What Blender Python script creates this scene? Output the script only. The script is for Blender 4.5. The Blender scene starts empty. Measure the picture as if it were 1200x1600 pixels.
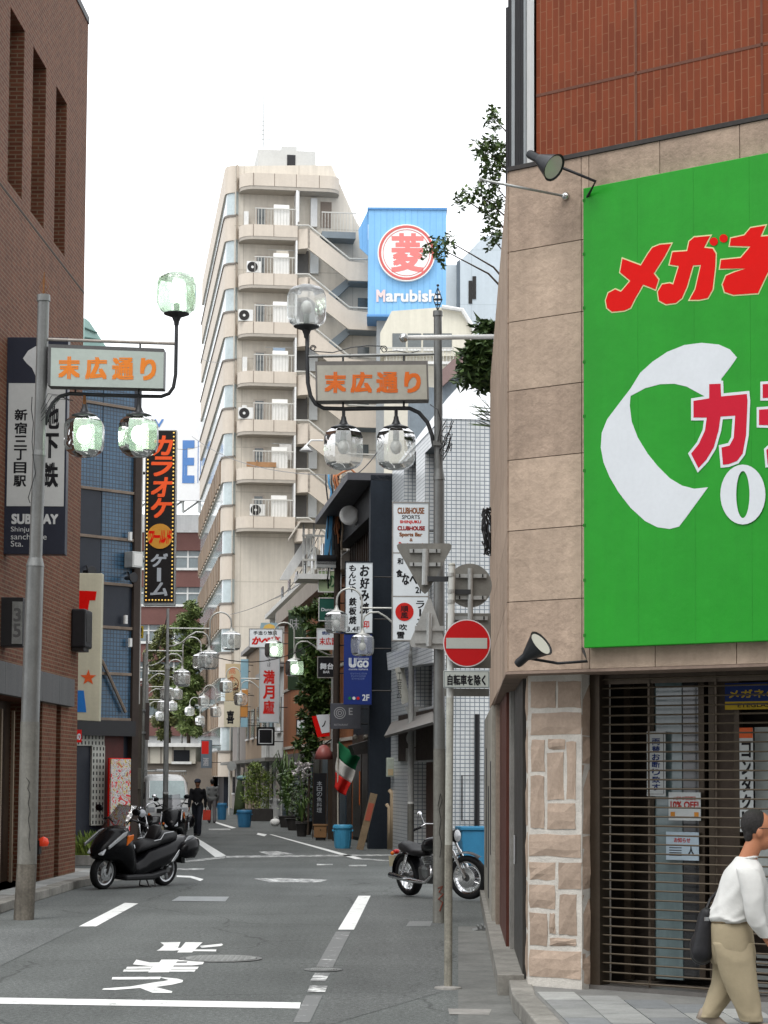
import bpy, bmesh, math, random
from mathutils import Vector, Matrix
random.seed(7)
R = math.radians
scene = bpy.context.scene
col = scene.collection
# ------------------------------------------------------------------ camera
FPX, W0, H0 = 3300.0, 1200.0, 1600.0
SHIFT = 173.0
PITCH = math.atan(242.0 / FPX)
ROLL = R(0.30)
CAMH = 1.8
cam = bpy.data.cameras.new('camera')
camo = bpy.data.objects.new('camera', cam)
col.objects.link(camo)
cam.sensor_fit = 'VERTICAL'
cam.sensor_height = 36.0
cam.lens = FPX / H0 * 36.0
cam.shift_y = SHIFT / H0
cam.clip_start, cam.clip_end = 0.2, 3000
camo.matrix_world = Matrix.Translation((0, 0, CAMH)) @ Matrix.Rotation(math.pi / 2 + PITCH, 4, 'X') @ Matrix.Rotation(ROLL, 4, 'Z')
scene.camera = camo
scene.render.resolution_x, scene.render.resolution_y = 768, 1024
# ------------------------------------------------------------------ sky and sun (bright overcast)
world = bpy.data.worlds.new('World')
scene.world = world
world.use_nodes = True
nt = world.node_tree
bg = nt.nodes['Background']
sky = nt.nodes.new('ShaderNodeTexSky')
sky.sky_type = 'NISHITA'
sky.sun_disc = False
SUN_EL, SUN_AZ = R(58), R(200)
sky.sun_elevation, sky.sun_rotation = SUN_EL, SUN_AZ
sky.air_density, sky.dust_density, sky.ozone_density = 1.0, 6.0, 1.0
hs = nt.nodes.new('ShaderNodeHueSaturation')
hs.inputs['Saturation'].default_value = 0.10
# overcast cloud sheet: an even white veil over the sky colour
veil = nt.nodes.new('ShaderNodeMix'); veil.data_type = 'RGBA'
veil.inputs['Factor'].default_value = 0.72
veil.inputs['B'].default_value = (11.5, 11.8, 12.2, 1)
nt.links.new(sky.outputs['Color'], hs.inputs['Color'])
nt.links.new(hs.outputs['Color'], veil.inputs['A'])
nt.links.new(veil.outputs['Result'], bg.inputs['Color'])
bg.inputs['Strength'].default_value = 0.15
sl = bpy.data.lights.new('sun', 'SUN')
sl.energy, sl.angle, sl.color = 1.1, R(24), (1.0, 0.97, 0.92)
so = bpy.data.objects.new('sun', sl)
col.objects.link(so)
# light comes from high behind the camera, slightly to the left
so.rotation_euler = Vector((0.30, 0.62, -1.15)).to_track_quat('-Z', 'Y').to_euler()
vs = scene.view_settings
vs.view_transform, vs.look, vs.exposure, vs.gamma = 'Standard', 'None', 0.30, 1.0
vs.use_curve_mapping = False

# ------------------------------------------------------------------ measuring: photo pixel -> point in the place
_rot = camo.matrix_world.to_3x3()
CAM = Vector((0, 0, CAMH))
def ray(px, py):
    return _rot @ Vector(((px - W0 / 2) / FPX, (H0 / 2 + SHIFT - py) / FPX, -1.0))
def at(px, py, Y):
    d = ray(px, py)
    return CAM + d * (Y / d.y)
def gr(px, py, z=0.0):
    d = ray(px, py)
    return CAM + d * ((z - CAMH) / d.z)

# ------------------------------------------------------------------ materials
MATS = {}
def _nodes(name):
    m = bpy.data.materials.new(name); m.use_nodes = True
    n = m.node_tree.nodes; return m, n, m.node_tree.links, n['Principled BSDF']
def _mul(n, l, a, b):
    x = n.new('ShaderNodeMix'); x.data_type = 'RGBA'; x.blend_type = 'MULTIPLY'; x.inputs['Factor'].default_value = 1
    l.new(a, x.inputs['A']); l.new(b, x.inputs['B']); return x.outputs['Result']
def _ramp(n, l, src, p0, c0, p1, c1):
    r = n.new('ShaderNodeValToRGB'); r.color_ramp.elements[0].position = p0; r.color_ramp.elements[1].position = p1
    r.color_ramp.elements[0].color = (c0, c0, c0, 1); r.color_ramp.elements[1].color = (c1, c1, c1, 1)
    l.new(src, r.inputs['Fac']); return r.outputs['Color']
def _noise(n, l, vec, scale, detail=5, rough=.6, sc=None):
    t = n.new('ShaderNodeTexNoise'); t.inputs['Scale'].default_value = scale; t.inputs['Detail'].default_value = detail; t.inputs['Roughness'].default_value = rough
    if sc:
        mp = n.new('ShaderNodeMapping'); mp.inputs['Scale'].default_value = sc; l.new(vec, mp.inputs['Vector']); vec = mp.outputs['Vector']
    l.new(vec, t.inputs['Vector']); return t.outputs['Fac']
def _wear(n, l, vec, base, var, scale, stain):
    """colour variation, fine speckle and vertical run-off stains"""
    c = base
    if var:
        c = _mul(n, l, c, _ramp(n, l, _noise(n, l, vec, scale), .25, 1 - var, .75, 1 + var * .4))
        c = _mul(n, l, c, _ramp(n, l, _noise(n, l, vec, scale * 9, 3), .3, 1 - var * .5, .7, 1 + var * .2))
    if stain:
        c = _mul(n, l, c, _ramp(n, l, _noise(n, l, vec, 1.0, 6, .7, (3.2, 3.2, .22)), .40, 1 - stain, .62, 1.0))
    return c
def _bump(n, l, fac, bsdf, strength, dist=.01):
    b = n.new('ShaderNodeBump'); b.inputs['Strength'].default_value = strength; b.inputs['Distance'].default_value = dist
    l.new(fac, b.inputs['Height']); l.new(b.outputs['Normal'], bsdf.inputs['Normal'])
def mat(name, c, rough=.7, var=.12, scale=3., bump=0., bscale=60., metal=0., spec=.4, stain=0., emit=0., coat=0., bdist=.01, each=0.):
    if name in MATS: return MATS[name]
    m, n, l, b = _nodes(name)
    tc = n.new('ShaderNodeTexCoord'); vec = tc.outputs['Object']
    rgb = n.new('ShaderNodeRGB'); rgb.outputs[0].default_value = (*c, 1)
    cc = _wear(n, l, vec, rgb.outputs[0], var, scale, stain)
    if each:                                     # every piece its own shade
        oi = n.new('ShaderNodeObjectInfo'); cc = _mul(n, l, cc, _ramp(n, l, oi.outputs['Random'], 0, 1-each, 1, 1+each))
    l.new(cc, b.inputs['Base Color'])
    b.inputs['Metallic'].default_value = metal; b.inputs['Specular IOR Level'].default_value = (spec if spec != .4 else (.28 if rough < .58 else .15))
    if var:
        rr = n.new('ShaderNodeMapRange'); rr.inputs['To Min'].default_value = max(.02, rough - .12); rr.inputs['To Max'].default_value = min(1, rough + .12)
        l.new(_noise(n, l, vec, scale * 3), rr.inputs['Value']); l.new(rr.outputs['Result'], b.inputs['Roughness'])
    else: b.inputs['Roughness'].default_value = rough
    if bump: _bump(n, l, _noise(n, l, vec, bscale, 6), b, bump, bdist)
    if coat: b.inputs['Coat Weight'].default_value = coat; b.inputs['Coat Roughness'].default_value = .08
    if emit:
        l.new(cc, b.inputs['Emission Color']); b.inputs['Emission Strength'].default_value = emit
    MATS[name] = m; return m
def _wallvec(n, l, rot=0., ground=False):
    """(along wall, height) whichever way a wall face looks"""
    tc = n.new('ShaderNodeTexCoord')
    s = n.new('ShaderNodeSeparateXYZ'); l.new(tc.outputs['Object'], s.inputs[0])
    if ground:
        return tc.outputs['Object'], tc.outputs['Object']
    sn = n.new('ShaderNodeSeparateXYZ'); l.new(tc.outputs['Normal'], sn.inputs[0])
    ab = n.new('ShaderNodeMath'); ab.operation = 'ABSOLUTE'; l.new(sn.outputs['X'], ab.inputs[0])
    gt = n.new('ShaderNodeMath'); gt.operation = 'GREATER_THAN'; gt.inputs[1].default_value = .6; l.new(ab.outputs[0], gt.inputs[0])
    mx = n.new('ShaderNodeMix'); mx.data_type = 'FLOAT'; l.new(gt.outputs[0], mx.inputs['Factor']); l.new(s.outputs['X'], mx.inputs['A']); l.new(s.outputs['Y'], mx.inputs['B'])
    cb = n.new('ShaderNodeCombineXYZ')
    if rot: l.new(s.outputs['Z'], cb.inputs['X']); l.new(mx.outputs['Result'], cb.inputs['Y'])
    else: l.new(mx.outputs['Result'], cb.inputs['X']); l.new(s.outputs['Z'], cb.inputs['Y'])
    return cb.outputs[0], tc.outputs['Object']
def tiled(name, c1, c2, mortar, bw, bh, ms, rough=.6, offset=.5, vertical=False, var=.12, stain=0., bump=.6, scale=.6, spec=.4, ground=False):
    if name in MATS: return MATS[name]
    m, n, l, b = _nodes(name)
    v, ov = _wallvec(n, l, vertical, ground)
    t = n.new('ShaderNodeTexBrick'); t.offset = offset
    t.inputs['Color1'].default_value = (*c1, 1); t.inputs['Color2'].default_value = (*c2, 1); t.inputs['Mortar'].default_value = (*mortar, 1)
    t.inputs['Scale'].default_value = 1; t.inputs['Brick Width'].default_value = bw; t.inputs['Row Height'].default_value = bh
    t.inputs['Mortar Size'].default_value = ms; t.inputs['Mortar Smooth'].default_value = .1
    l.new(v, t.inputs['Vector'])
    l.new(_wear(n, l, ov, t.outputs['Color'], var, scale, stain), b.inputs['Base Color'])
    b.inputs['Roughness'].default_value = rough; b.inputs['Specular IOR Level'].default_value = spec if spec != .4 else .22
    inv = n.new('ShaderNodeMath'); inv.operation = 'SUBTRACT'; inv.inputs[0].default_value = 1; l.new(t.outputs['Fac'], inv.inputs[1])
    _bump(n, l, inv.outputs[0], b, bump, .008)
    MATS[name] = m; return m
def glassy(name, tint, gloss=.14, body=.12, bodycol=(.8, .85, .83), rough=.08):
    """clear moulded glass: see-through, a little milky, with reflections"""
    if name in MATS: return MATS[name]
    m, n, l, b = _nodes(name); n.remove(b)
    out = n['Material Output']
    tr = n.new('ShaderNodeBsdfTransparent'); tr.inputs['Color'].default_value = (*tint, 1)
    gl = n.new('ShaderNodeBsdfGlossy'); gl.inputs['Roughness'].default_value = rough
    df = n.new('ShaderNodeBsdfTranslucent'); df.inputs['Color'].default_value = (*bodycol, 1)
    d2 = n.new('ShaderNodeBsdfDiffuse'); d2.inputs['Color'].default_value = (*bodycol, 1)
    ad = n.new('ShaderNodeMixShader'); ad.inputs[0].default_value = .5; l.new(df.outputs[0], ad.inputs[1]); l.new(d2.outputs[0], ad.inputs[2])
    m1 = n.new('ShaderNodeMixShader'); m1.inputs[0].default_value = body; l.new(tr.outputs[0], m1.inputs[1]); l.new(ad.outputs[0], m1.inputs[2])
    fr = n.new('ShaderNodeFresnel'); fr.inputs['IOR'].default_value = 1.35
    ma = n.new('ShaderNodeMath'); ma.operation = 'ADD'; ma.inputs[1].default_value = gloss; ma.use_clamp = True; l.new(fr.outputs[0], ma.inputs[0])
    tc = n.new('ShaderNodeTexCoord')
    bp = n.new('ShaderNodeBump'); bp.inputs['Strength'].default_value = .5; bp.inputs['Distance'].default_value = .02
    l.new(_noise(n, l, tc.outputs['Object'], 6, 2), bp.inputs['Height']); l.new(bp.outputs[0], gl.inputs['Normal'])
    m2 = n.new('ShaderNodeMixShader'); l.new(ma.outputs[0], m2.inputs[0]); l.new(m1.outputs[0], m2.inputs[1]); l.new(gl.outputs[0], m2.inputs[2])
    l.new(m2.outputs[0], out.inputs['Surface'])
    MATS[name] = m; return m
def leafmat(name, c1, c2):
    if name in MATS: return MATS[name]
    m, n, l, b = _nodes(name)
    g = n.new('ShaderNodeNewGeometry')
    mx = n.new('ShaderNodeMix'); mx.data_type = 'RGBA'; mx.inputs['A'].default_value = (*c1, 1); mx.inputs['B'].default_value = (*c2, 1)
    l.new(g.outputs['Random Per Island'], mx.inputs['Factor']); l.new(mx.outputs['Result'], b.inputs['Base Color'])
    b.inputs['Roughness'].default_value = .5; b.inputs['Subsurface Weight'].default_value = 0
    MATS[name] = m; return m

# ------------------------------------------------------------------ mesh building
class MB:
    def __init__(s): s.v = []; s.f = []; s.mi = []; s.k = 0; s.M = None
    def mat(s, k): s.k = k; return s
    def add(s, vs, fs):
        o = len(s.v)
        if s.M is not None: vs = [s.M @ Vector(p) for p in vs]
        s.v += [tuple(p) for p in vs]; s.f += [tuple(i + o for i in f) for f in fs]; s.mi += [s.k] * len(fs); return s
    def box(s, x0, x1, y0, y1, z0, z1):
        if x0 > x1: x0, x1 = x1, x0
        if y0 > y1: y0, y1 = y1, y0
        if z0 > z1: z0, z1 = z1, z0
        return s.add([(x0,y0,z0),(x1,y0,z0),(x1,y1,z0),(x0,y1,z0),(x0,y0,z1),(x1,y0,z1),(x1,y1,z1),(x0,y1,z1)],
            [(0,3,2,1),(4,5,6,7),(0,1,5,4),(1,2,6,5),(2,3,7,6),(3,0,4,7)])
    def quad(s, a, b, c, d): return s.add([a, b, c, d], [(0,1,2,3)])
    def prism(s, poly, y0, y1):
        """polygon in x,z (counter-clockwise as seen from -y) with depth y0..y1"""
        n = len(poly)
        a = sum(poly[i][0]*poly[(i+1)%n][1]-poly[(i+1)%n][0]*poly[i][1] for i in range(n))
        if a < 0: poly = poly[::-1]
        vs = [(x, y0, z) for x, z in poly] + [(x, y1, z) for x, z in poly]
        return s.add(vs, [tuple(range(n)), tuple(range(2*n-1, n-1, -1))] + [((i+1)%n, i, i+n, (i+1)%n+n) for i in range(n)])
    def cyl(s, a, b, r0, r1=None, n=12, caps=True):
        r1 = r0 if r1 is None else r1
        a, b = Vector(a), Vector(b); d = (b - a)
        if d.length < 1e-6: return s
        q = d.to_track_quat('Z', 'Y'); vs = []
        for c, r in ((a, r0), (b, r1)):
            for i in range(n):
                t = 2*math.pi*i/n; vs.append(c + q @ Vector((r*math.cos(t), r*math.sin(t), 0)))
        fs = [(i, (i+1)%n, (i+1)%n+n, i+n) for i in range(n)]
        if caps: fs += [tuple(range(n-1, -1, -1)), tuple(range(n, 2*n))]
        return s.add(vs, fs)
    def tube(s, pts, r, n=8, closed=False):
        pts = [Vector(p) for p in pts]; rs = r if isinstance(r, (list, tuple)) else [r]*len(pts)
        vs, fs = [], []; N = len(pts); up = None
        for k, p in enumerate(pts):
            if closed: t = pts[(k+1)%N] - pts[k-1]
            else: t = pts[min(k+1, N-1)] - pts[max(k-1, 0)]
            t.normalize()
            if up is None: up = t.orthogonal().normalized()
            up = (up - t*up.dot(t))
            if up.length < 1e-5: up = t.orthogonal()
            up.normalize(); w = t.cross(up)
            for i in range(n):
                a = 2*math.pi*i/n; vs.append(p + (up*math.cos(a) + w*math.sin(a))*rs[k])
        for k in range(N if closed else N-1):
            k2 = (k+1) % N
            for i in range(n): fs.append((k*n+i, k*n+(i+1)%n, k2*n+(i+1)%n, k2*n+i))
        if not closed: fs += [tuple(range(n-1, -1, -1)), tuple(range((N-1)*n, N*n))]
        return s.add(vs, fs)
    def lathe(s, prof, c=(0,0,0), n=16, axis='Z', rot0=0., caps=True):
        """profile [(r,z)...] turned about a vertical (or X/Y) axis through c"""
        vs, fs = [], []; c = Vector(c)
        for r, z in prof:
            for i in range(n):
                a = 2*math.pi*i/n + rot0; p = Vector((r*math.cos(a), r*math.sin(a), z))
                if axis == 'X': p = Vector((p.z, p.x, p.y))
                if axis == 'Y': p = Vector((p.x, -p.z, p.y))
                vs.append(c + p)
        N = len(prof)
        for k in range(N-1):
            for i in range(n): fs.append((k*n+i, k*n+(i+1)%n, (k+1)*n+(i+1)%n, (k+1)*n+i))
        if caps and prof[0][0] > 1e-5: fs.append(tuple(range(n-1, -1, -1)))
        if caps and prof[-1][0] > 1e-5: fs.append(tuple(range((N-1)*n, N*n)))
        return s.add(vs, fs)
    def ball(s, c, r, sc=(1,1,1), n=12, m=8):
        vs, fs = [], []; c = Vector(c)
        for k in range(m+1):
            t = math.pi*k/m
            for i in range(n):
                a = 2*math.pi*i/n; vs.append(c + Vector((r*sc[0]*math.sin(t)*math.cos(a), r*sc[1]*math.sin(t)*math.sin(a), -r*sc[2]*math.cos(t))))
        for k in range(m):
            for i in range(n): fs.append((k*n+i, k*n+(i+1)%n, (k+1)*n+(i+1)%n, (k+1)*n+i))
        return s.add(vs, fs)
    def holed(s, x0, x1, z0, z1, holes, y=0., depth=.15, thick=None):
        """wall sheet in x,z at y with rectangular openings (hx0,hx1,hz0,hz1) and their reveals"""
        xs = sorted({x0, x1, *[max(x0, min(x1, h[i])) for h in holes for i in (0, 1)]}); zs = sorted({z0, z1, *[max(z0, min(z1, h[i])) for h in holes for i in (2, 3)]})
        for i in range(len(xs)-1):
            for j in range(len(zs)-1):
                cx, cz = (xs[i]+xs[i+1])/2, (zs[j]+zs[j+1])/2
                if any(h[0] < cx < h[1] and h[2] < cz < h[3] for h in holes): continue
                s.quad((xs[i], y, zs[j]), (xs[i+1], y, zs[j]), (xs[i+1], y, zs[j+1]), (xs[i], y, zs[j+1]))
        for a, b, c, d in holes:
            Y = y + depth
            s.quad((a,y,c),(a,Y,c),(b,Y,c),(b,y,c)); s.quad((a,y,d),(b,y,d),(b,Y,d),(a,Y,d))
            s.quad((a,y,c),(a,y,d),(a,Y,d),(a,Y,c)); s.quad((b,y,c),(b,Y,c),(b,Y,d),(b,y,d))
        return s
    def mesh(s, name, mats, smooth=False):
        me = bpy.data.meshes.new(name); me.from_pydata(s.v, [], s.f)
        for m in (mats if isinstance(mats, (list, tuple)) else [mats]): me.materials.append(m)
        me.polygons.foreach_set('material_index', s.mi)
        if smooth: me.polygons.foreach_set('use_smooth', [True]*len(s.f))
        me.update(); return me
    def build(s, name, mats, parent=None, smooth=False, bevel=0., loc=None, auto=None):
        o = bpy.data.objects.new(name, s.mesh(name, mats, smooth or auto is not None)); col.objects.link(o)
        if parent is not None: o.parent = parent
        if loc is not None: o.location = loc
        if auto is not None:
            try: o.data.set_sharp_from_angle(angle=R(auto))
            except Exception: pass
        if bevel:
            b = o.modifiers.new('bevel', 'BEVEL'); b.width = bevel; b.segments = 2; b.limit_method = 'ANGLE'; b.angle_limit = R(40)
        return o
def tag(o, label=None, cat=None, group=None, kind=None):
    if label: o['label'] = label
    if cat: o['category'] = cat
    if group: o['group'] = group
    if kind: o['kind'] = kind
    return o
def thing(name, label, cat, loc=(0,0,0), rz=0., group=None):
    o = bpy.data.objects.new(name, None); col.objects.link(o); o.location = loc; o.rotation_euler = (0, 0, rz); o.empty_display_size = .2
    return tag(o, label, cat, group)
def copy_tree(o, parent=None):
    c = o.copy(); col.objects.link(c); c.parent = parent
    for ch in list(o.children): copy_tree(ch, c)
    return c
class Fr:
    """upright plane in plan: origin p, direction d (picture left to right); local x along it, y into the building, z up"""
    def __init__(s, p, d):
        s.p = Vector((p[0], p[1], 0)); s.d = Vector((d[0], d[1], 0)).normalized(); s.n = Vector((-s.d.y, s.d.x, 0)); s.rz = math.atan2(s.d.y, s.d.x)
    def uv(s, px, py, y=0.):
        d = ray(px, py); t = (s.p + s.n*y - CAM).dot(s.n) / d.dot(s.n); q = CAM + d*t - s.p
        return q.dot(s.d), q.z
    def rect(s, x0, y0, x1, y1, y=0.):
        mx, my = (x0+x1)/2, (y0+y1)/2
        return s.uv(x0, my, y)[0], s.uv(x1, my, y)[0], s.uv(mx, y1, y)[1], s.uv(mx, y0, y)[1]
    def poly(s, pts, y=0.): return [s.uv(a, b, y) for a, b in pts]
    def w(s, x, y, z): return s.p + s.d*x + s.n*y + Vector((0, 0, z))
    def thing(s, name, label, cat, group=None): return thing(name, label, cat, s.p, s.rz, group)
    def shift(s, y): return Fr(s.p + s.n*y, s.d)
def frontal(px, Y, dirx=(1, 0)): return Fr(at(px, 1215, Y), dirx)

# ------------------------------------------------------------------ lettering
_GC = {}
def glyph_mesh(txt, bold=0., shear=0.):
    key = (txt, bold, shear)
    if key in _GC: return _GC[key]
    cu = bpy.data.curves.new('lettering', 'FONT'); cu.body = txt; cu.size = 1; cu.offset = bold; cu.shear = shear; cu.resolution_u = 3; cu.fill_mode = 'FRONT'
    o = bpy.data.objects.new('lettering_tmp', cu); col.objects.link(o)
    bpy.context.view_layer.update()
    dg = bpy.context.evaluated_depsgraph_get()
    me = bpy.data.meshes.new_from_object(o.evaluated_get(dg))
    vs = [v.co.copy() for v in me.vertices]; fs = [tuple(p.vertices) for p in me.polygons]
    bpy.data.objects.remove(o); bpy.data.meshes.remove(me)
    if not vs: vs = [Vector((0,0,0))]
    x0, x1 = min(v.x for v in vs), max(v.x for v in vs); y0, y1 = min(v.y for v in vs), max(v.y for v in vs)
    vs = [((v.x-x0)/max(1e-6, x1-x0), (v.y-y0)/max(1e-6, y1-y0)) for v in vs]
    _GC[key] = (vs, fs); return _GC[key]
def put_text(mb, txt, x0, x1, z0, z1, y, bold=0., shear=0.):
    vs, fs = glyph_mesh(txt, 0., shear)
    b = bold*abs(z1-z0)
    sh = [(0, 0)] if not bold else [(-b, -b), (b, -b), (-b, b), (b, b)]
    for k, (ox, oz) in enumerate(sh):      # heavier weight: overlapping strokes, each a hair in front of the last
        mb.add([(x0+b+(x1-x0-2*b)*u+ox, y-k*.0004, z0+b+(z1-z0-2*b)*w+oz) for u, w in vs], fs)
    return mb
def vtext(mb, chars, x0, x1, z0, z1, y, bold=0., gap=.12, shear=0.):
    """characters set one below the other"""
    n = len(chars); h = (z1-z0)/n
    for i, c in enumerate(chars):
        if c == ' ': continue
        zt = z1 - i*h; g = h*gap/2
        a, b = x0, x1
        if c in 'ー一': 
            if c == 'ー': put_text(mb, 'I', x0+(x1-x0)*.38, x1-(x1-x0)*.38, zt-h+g, zt-g, y, bold); continue
            mb.quad((x0, y, zt-h*.58), (x1, y, zt-h*.58), (x1, y, zt-h*.42), (x0, y, zt-h*.42)); continue
        put_text(mb, c, a, b, zt-h+g, zt-g, y, bold, shear)
    return mb
def letters(parent, m, name='lettering'):
    def done(mb): 
        o = mb.build(name, m, parent); o['kind'] = 'stuff'; return o
    return done
# ================================================================== THE SETTING
D1 = Vector((.0348, 1, 0)).normalized()          # near stretch of the street
D2 = Vector((-.1318, 1, 0)).normalized()         # the street beyond the bend
def asphalt_mat(name, c, crack=.75):
    m, n, l, b = _nodes(name); tc = n.new('ShaderNodeTexCoord'); v = tc.outputs['Object']
    rgb = n.new('ShaderNodeRGB'); rgb.outputs[0].default_value = (*c, 1)
    cc = _mul(n, l, rgb.outputs[0], _ramp(n, l, _noise(n, l, v, .45, 6, .6), .3, .78, .7, 1.12))
    cc = _mul(n, l, cc, _ramp(n, l, _noise(n, l, v, 85, 2, .75), .36, .60, .66, 1.45))
    cc = _mul(n, l, cc, _ramp(n, l, _noise(n, l, v, 24, 3, .8), .38, .66, .64, 1.38))          # aggregate
    cc = _mul(n, l, cc, _ramp(n, l, _noise(n, l, v, 2.2, 8, .75), .62, 1., .72, .72))           # oil and damp spots
    cc = _mul(n, l, cc, _ramp(n, l, _noise(n, l, v, 1.0, 4, .6, (1.1, .06, 1)), .35, .86, .65, 1.08))   # wheel tracks along the street
    vo = n.new('ShaderNodeTexVoronoi'); vo.feature = 'DISTANCE_TO_EDGE'; vo.inputs['Scale'].default_value = .33
    nn = n.new('ShaderNodeTexNoise'); nn.inputs['Scale'].default_value = 1.3; nn.inputs['Detail'].default_value = 6; l.new(v, nn.inputs['Vector'])
    ad = n.new('ShaderNodeMix'); ad.data_type = 'RGBA'; ad.blend_type = 'ADD'; ad.inputs['Factor'].default_value = .55; l.new(v, ad.inputs['A']); l.new(nn.outputs['Color'], ad.inputs['B']); l.new(ad.outputs['Result'], vo.inputs['Vector'])
    cc = _mul(n, l, cc, _ramp(n, l, vo.outputs['Distance'], .0015, 1-crack*.6, .006, 1.))
    l.new(cc, b.inputs['Base Color']); b.inputs['Roughness'].default_value = .82; b.inputs['Specular IOR Level'].default_value = .25
    _bump(n, l, _noise(n, l, v, 160, 3), b, .5, .006); return m
asphalt = asphalt_mat('asphalt', (.108, .116, .112))
concrete = mat('concrete', (.30, .29, .27), .85, .25, 2.5, .3, 90, stain=.2)
kerbm = mat('kerb_concrete', (.26, .25, .225), .85, .4, 3, .4, 70, each=.08)
def paint_mat(name, worn):
    m, n, l, b = _nodes(name)
    tc = n.new('ShaderNodeTexCoord')
    f = _ramp(n, l, _noise(n, l, tc.outputs['Object'], 5, 9, .75), worn - .05, 1, worn + .07, 0)
    mx = n.new('ShaderNodeMix'); mx.data_type = 'RGBA'; l.new(f, mx.inputs['Factor'])
    mx.inputs['A'].default_value = (.72, .73, .71, 1); mx.inputs['B'].default_value = (.14, .145, .143, 1)
    l.new(mx.outputs['Result'], b.inputs['Base Color']); b.inputs['Roughness'].default_value = .7
    return m
paint = paint_mat('road_paint', .37); paint_worn = paint_mat('road_paint_worn', .52); paint_faint = paint_mat('road_paint_faint', .62)
road = MB().add([(-80,-10,0),(80,-10,0),(80,520,0),(-80,520,0)], [(0,1,2,3)]).build('road', asphalt); tag(road, kind='structure')
def gpoly(name, pts, m, parent, z=.004):
    vs = [gr(*p, 0.) for p in pts]; vs = [(v.x, v.y, z) for v in vs]
    a = sum(vs[i][0]*vs[(i+1) % len(vs)][1]-vs[(i+1) % len(vs)][0]*vs[i][1] for i in range(len(vs)))
    if a < 0: vs = vs[::-1]
    return MB().add(vs, [tuple(range(len(vs)))]).build(name, m, parent)
gpoly('stop_line', [(-30,1559),(470,1567),(468,1576.5),(-30,1568.5)], paint, road)
gpoly('painted_dash', [(195,1411),(216,1412),(150,1448),(123,1448)], paint, road)
gpoly('painted_dash', [(560,1400),(579,1400),(553,1453),(528,1453)], paint, road)
gpoly('faded_dash', [(525,1456),(548,1456),(520,1512),(494,1511)], paint_faint, road)
gpoly('faded_dash', [(492,1521),(516,1521),(508,1534),(484,1534)], paint_worn, road)
gpoly('faded_dash', [(484,1541),(512,1541),(508,1551),(480,1551)], paint_worn, road, .006)
gpoly('faded_dash', [(478,1556),(504,1556),(484,1598),(458,1598)], paint_faint, road)
gpoly('edge_line', [(294,1306),(302,1306),(353,1337),(338,1341)], paint, road)
gpoly('edge_line', [(286,1345.5),(352,1338),(352,1341),(286,1348)], paint_worn, road)
gpoly('edge_line', [(353,1337.5),(620,1335),(620,1337),(353,1340.5)], paint_worn, road)
gpoly('edge_line', [(421,1304),(425,1304),(566,1341.5),(555,1342.5)], paint, road)
gpoly('edge_line', [(566,1341.5),(640,1346),(640,1348),(555,1342.7)], paint_worn, road)
gpoly('edge_line', [(332,1284.5),(337,1284),(369,1293.5),(362,1294.5)], paint, road)
gpoly('edge_line', [(326,1295),(360,1294.6),(360,1297),(326,1297)], paint_worn, road)
gpoly('edge_line', [(403,1301.5),(417,1304),(413,1307),(401,1304)], paint, road)
gpoly('faded_mark', [(404,1331),(432,1330),(462,1335),(420,1336.2)], paint_worn, road)
gpoly('faded_mark', [(396,1373),(440,1372),(512,1375),(500,1379),(420,1378.5)], paint_worn, road)
gpoly('faded_mark', [(495,1350),(520,1350),(520,1352),(495,1352)], paint_worn, road)
gpoly('faded_mark', [(545,1351.6),(573,1351.6),(572,1353.6),(545,1353.6)], paint_worn, road)
gpoly('edge_line', [(276,1357),(320,1357),(318,1359.5),(276,1359.5)], paint_worn, road)
gpoly('edge_line', [(276,1368),(300,1369),(318,1374),(313,1377),(297,1371.6),(276,1370.6)], paint, road)
# painted characters, read from the far side of the stop line
_zk = 0
for ch in ([[(435,110),(540,108),(528,138),(514,153),(415,153),(430,146),(455,124)], [(566,109),(655,110),(600,163),(523,163),(540,140)], [(508,142),(545,138),(535,152),(508,153)], [(640,129),(755,117),(762,123),(750,130),(650,139)], [(604,147),(727,147),(725,157),(600,156)]],
    [[(310,200),(380,215),(430,214),(440,200),(530,200),(480,266),(370,267),(395,235),(330,229),(292,225)], [(525,203),(640,203),(663,213),(655,225),(600,231),(500,231),(508,218),(572,217),(576,210),(518,210)], [(262,238),(392,236),(385,247),(255,249)], [(495,237),(635,237),(628,250),(485,249)], [(245,252),(382,251),(372,262),(240,263)], [(480,252),(620,252),(612,264),(470,263)]],
    [[(185,292),(440,290),(432,303),(182,305)], [(425,291),(520,298),(553,307),(550,318),(500,330),(410,343),(497,365),(495,374),(395,373),(330,348),(200,358),(130,357),(140,350),(280,340),(400,319),(455,312),(480,306)]]):
    for st_ in ch:
        gpoly('painted_stroke', [(120+a/3.333, 1440+b/3.333) for a, b in st_], paint, road, .004+.0004*(_zk % 4)); _zk += 1
iron = mat('cast_iron', (.16, .165, .16), .55, .35, 14, .6, 40, metal=.3)
def manhole(px, py, r, label):
    p = gr(px, py); t = thing('manhole_cover', label, 'manhole cover', (p.x, p.y, 0))
    MB().lathe([(r+.05, .004), (r+.05, .009), (r, .009), (r, .004)], n=32, caps=False).build('rim', iron, t)
    mb = MB().lathe([(r-.01, .003), (r-.01, .012)], n=32)
    for i in range(-6, 7):
        for j in range(-6, 7):
            x, y = i*r/6.6, j*r/6.6
            if x*x+y*y < (r*.9)**2: mb.box(x-r*.05, x+r*.05, y-r*.05, y+r*.05, .012, .017)
    o = mb.build('lid', mat('lid_pattern', (.30, .31, .30), .6, .3, 20, metal=.2), t)
manhole(345, 1498.5, .36, 'round patterned manhole cover beside the painted road characters')
manhole(505, 1516, .13, 'small round valve cover on the faded lane line')
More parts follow.
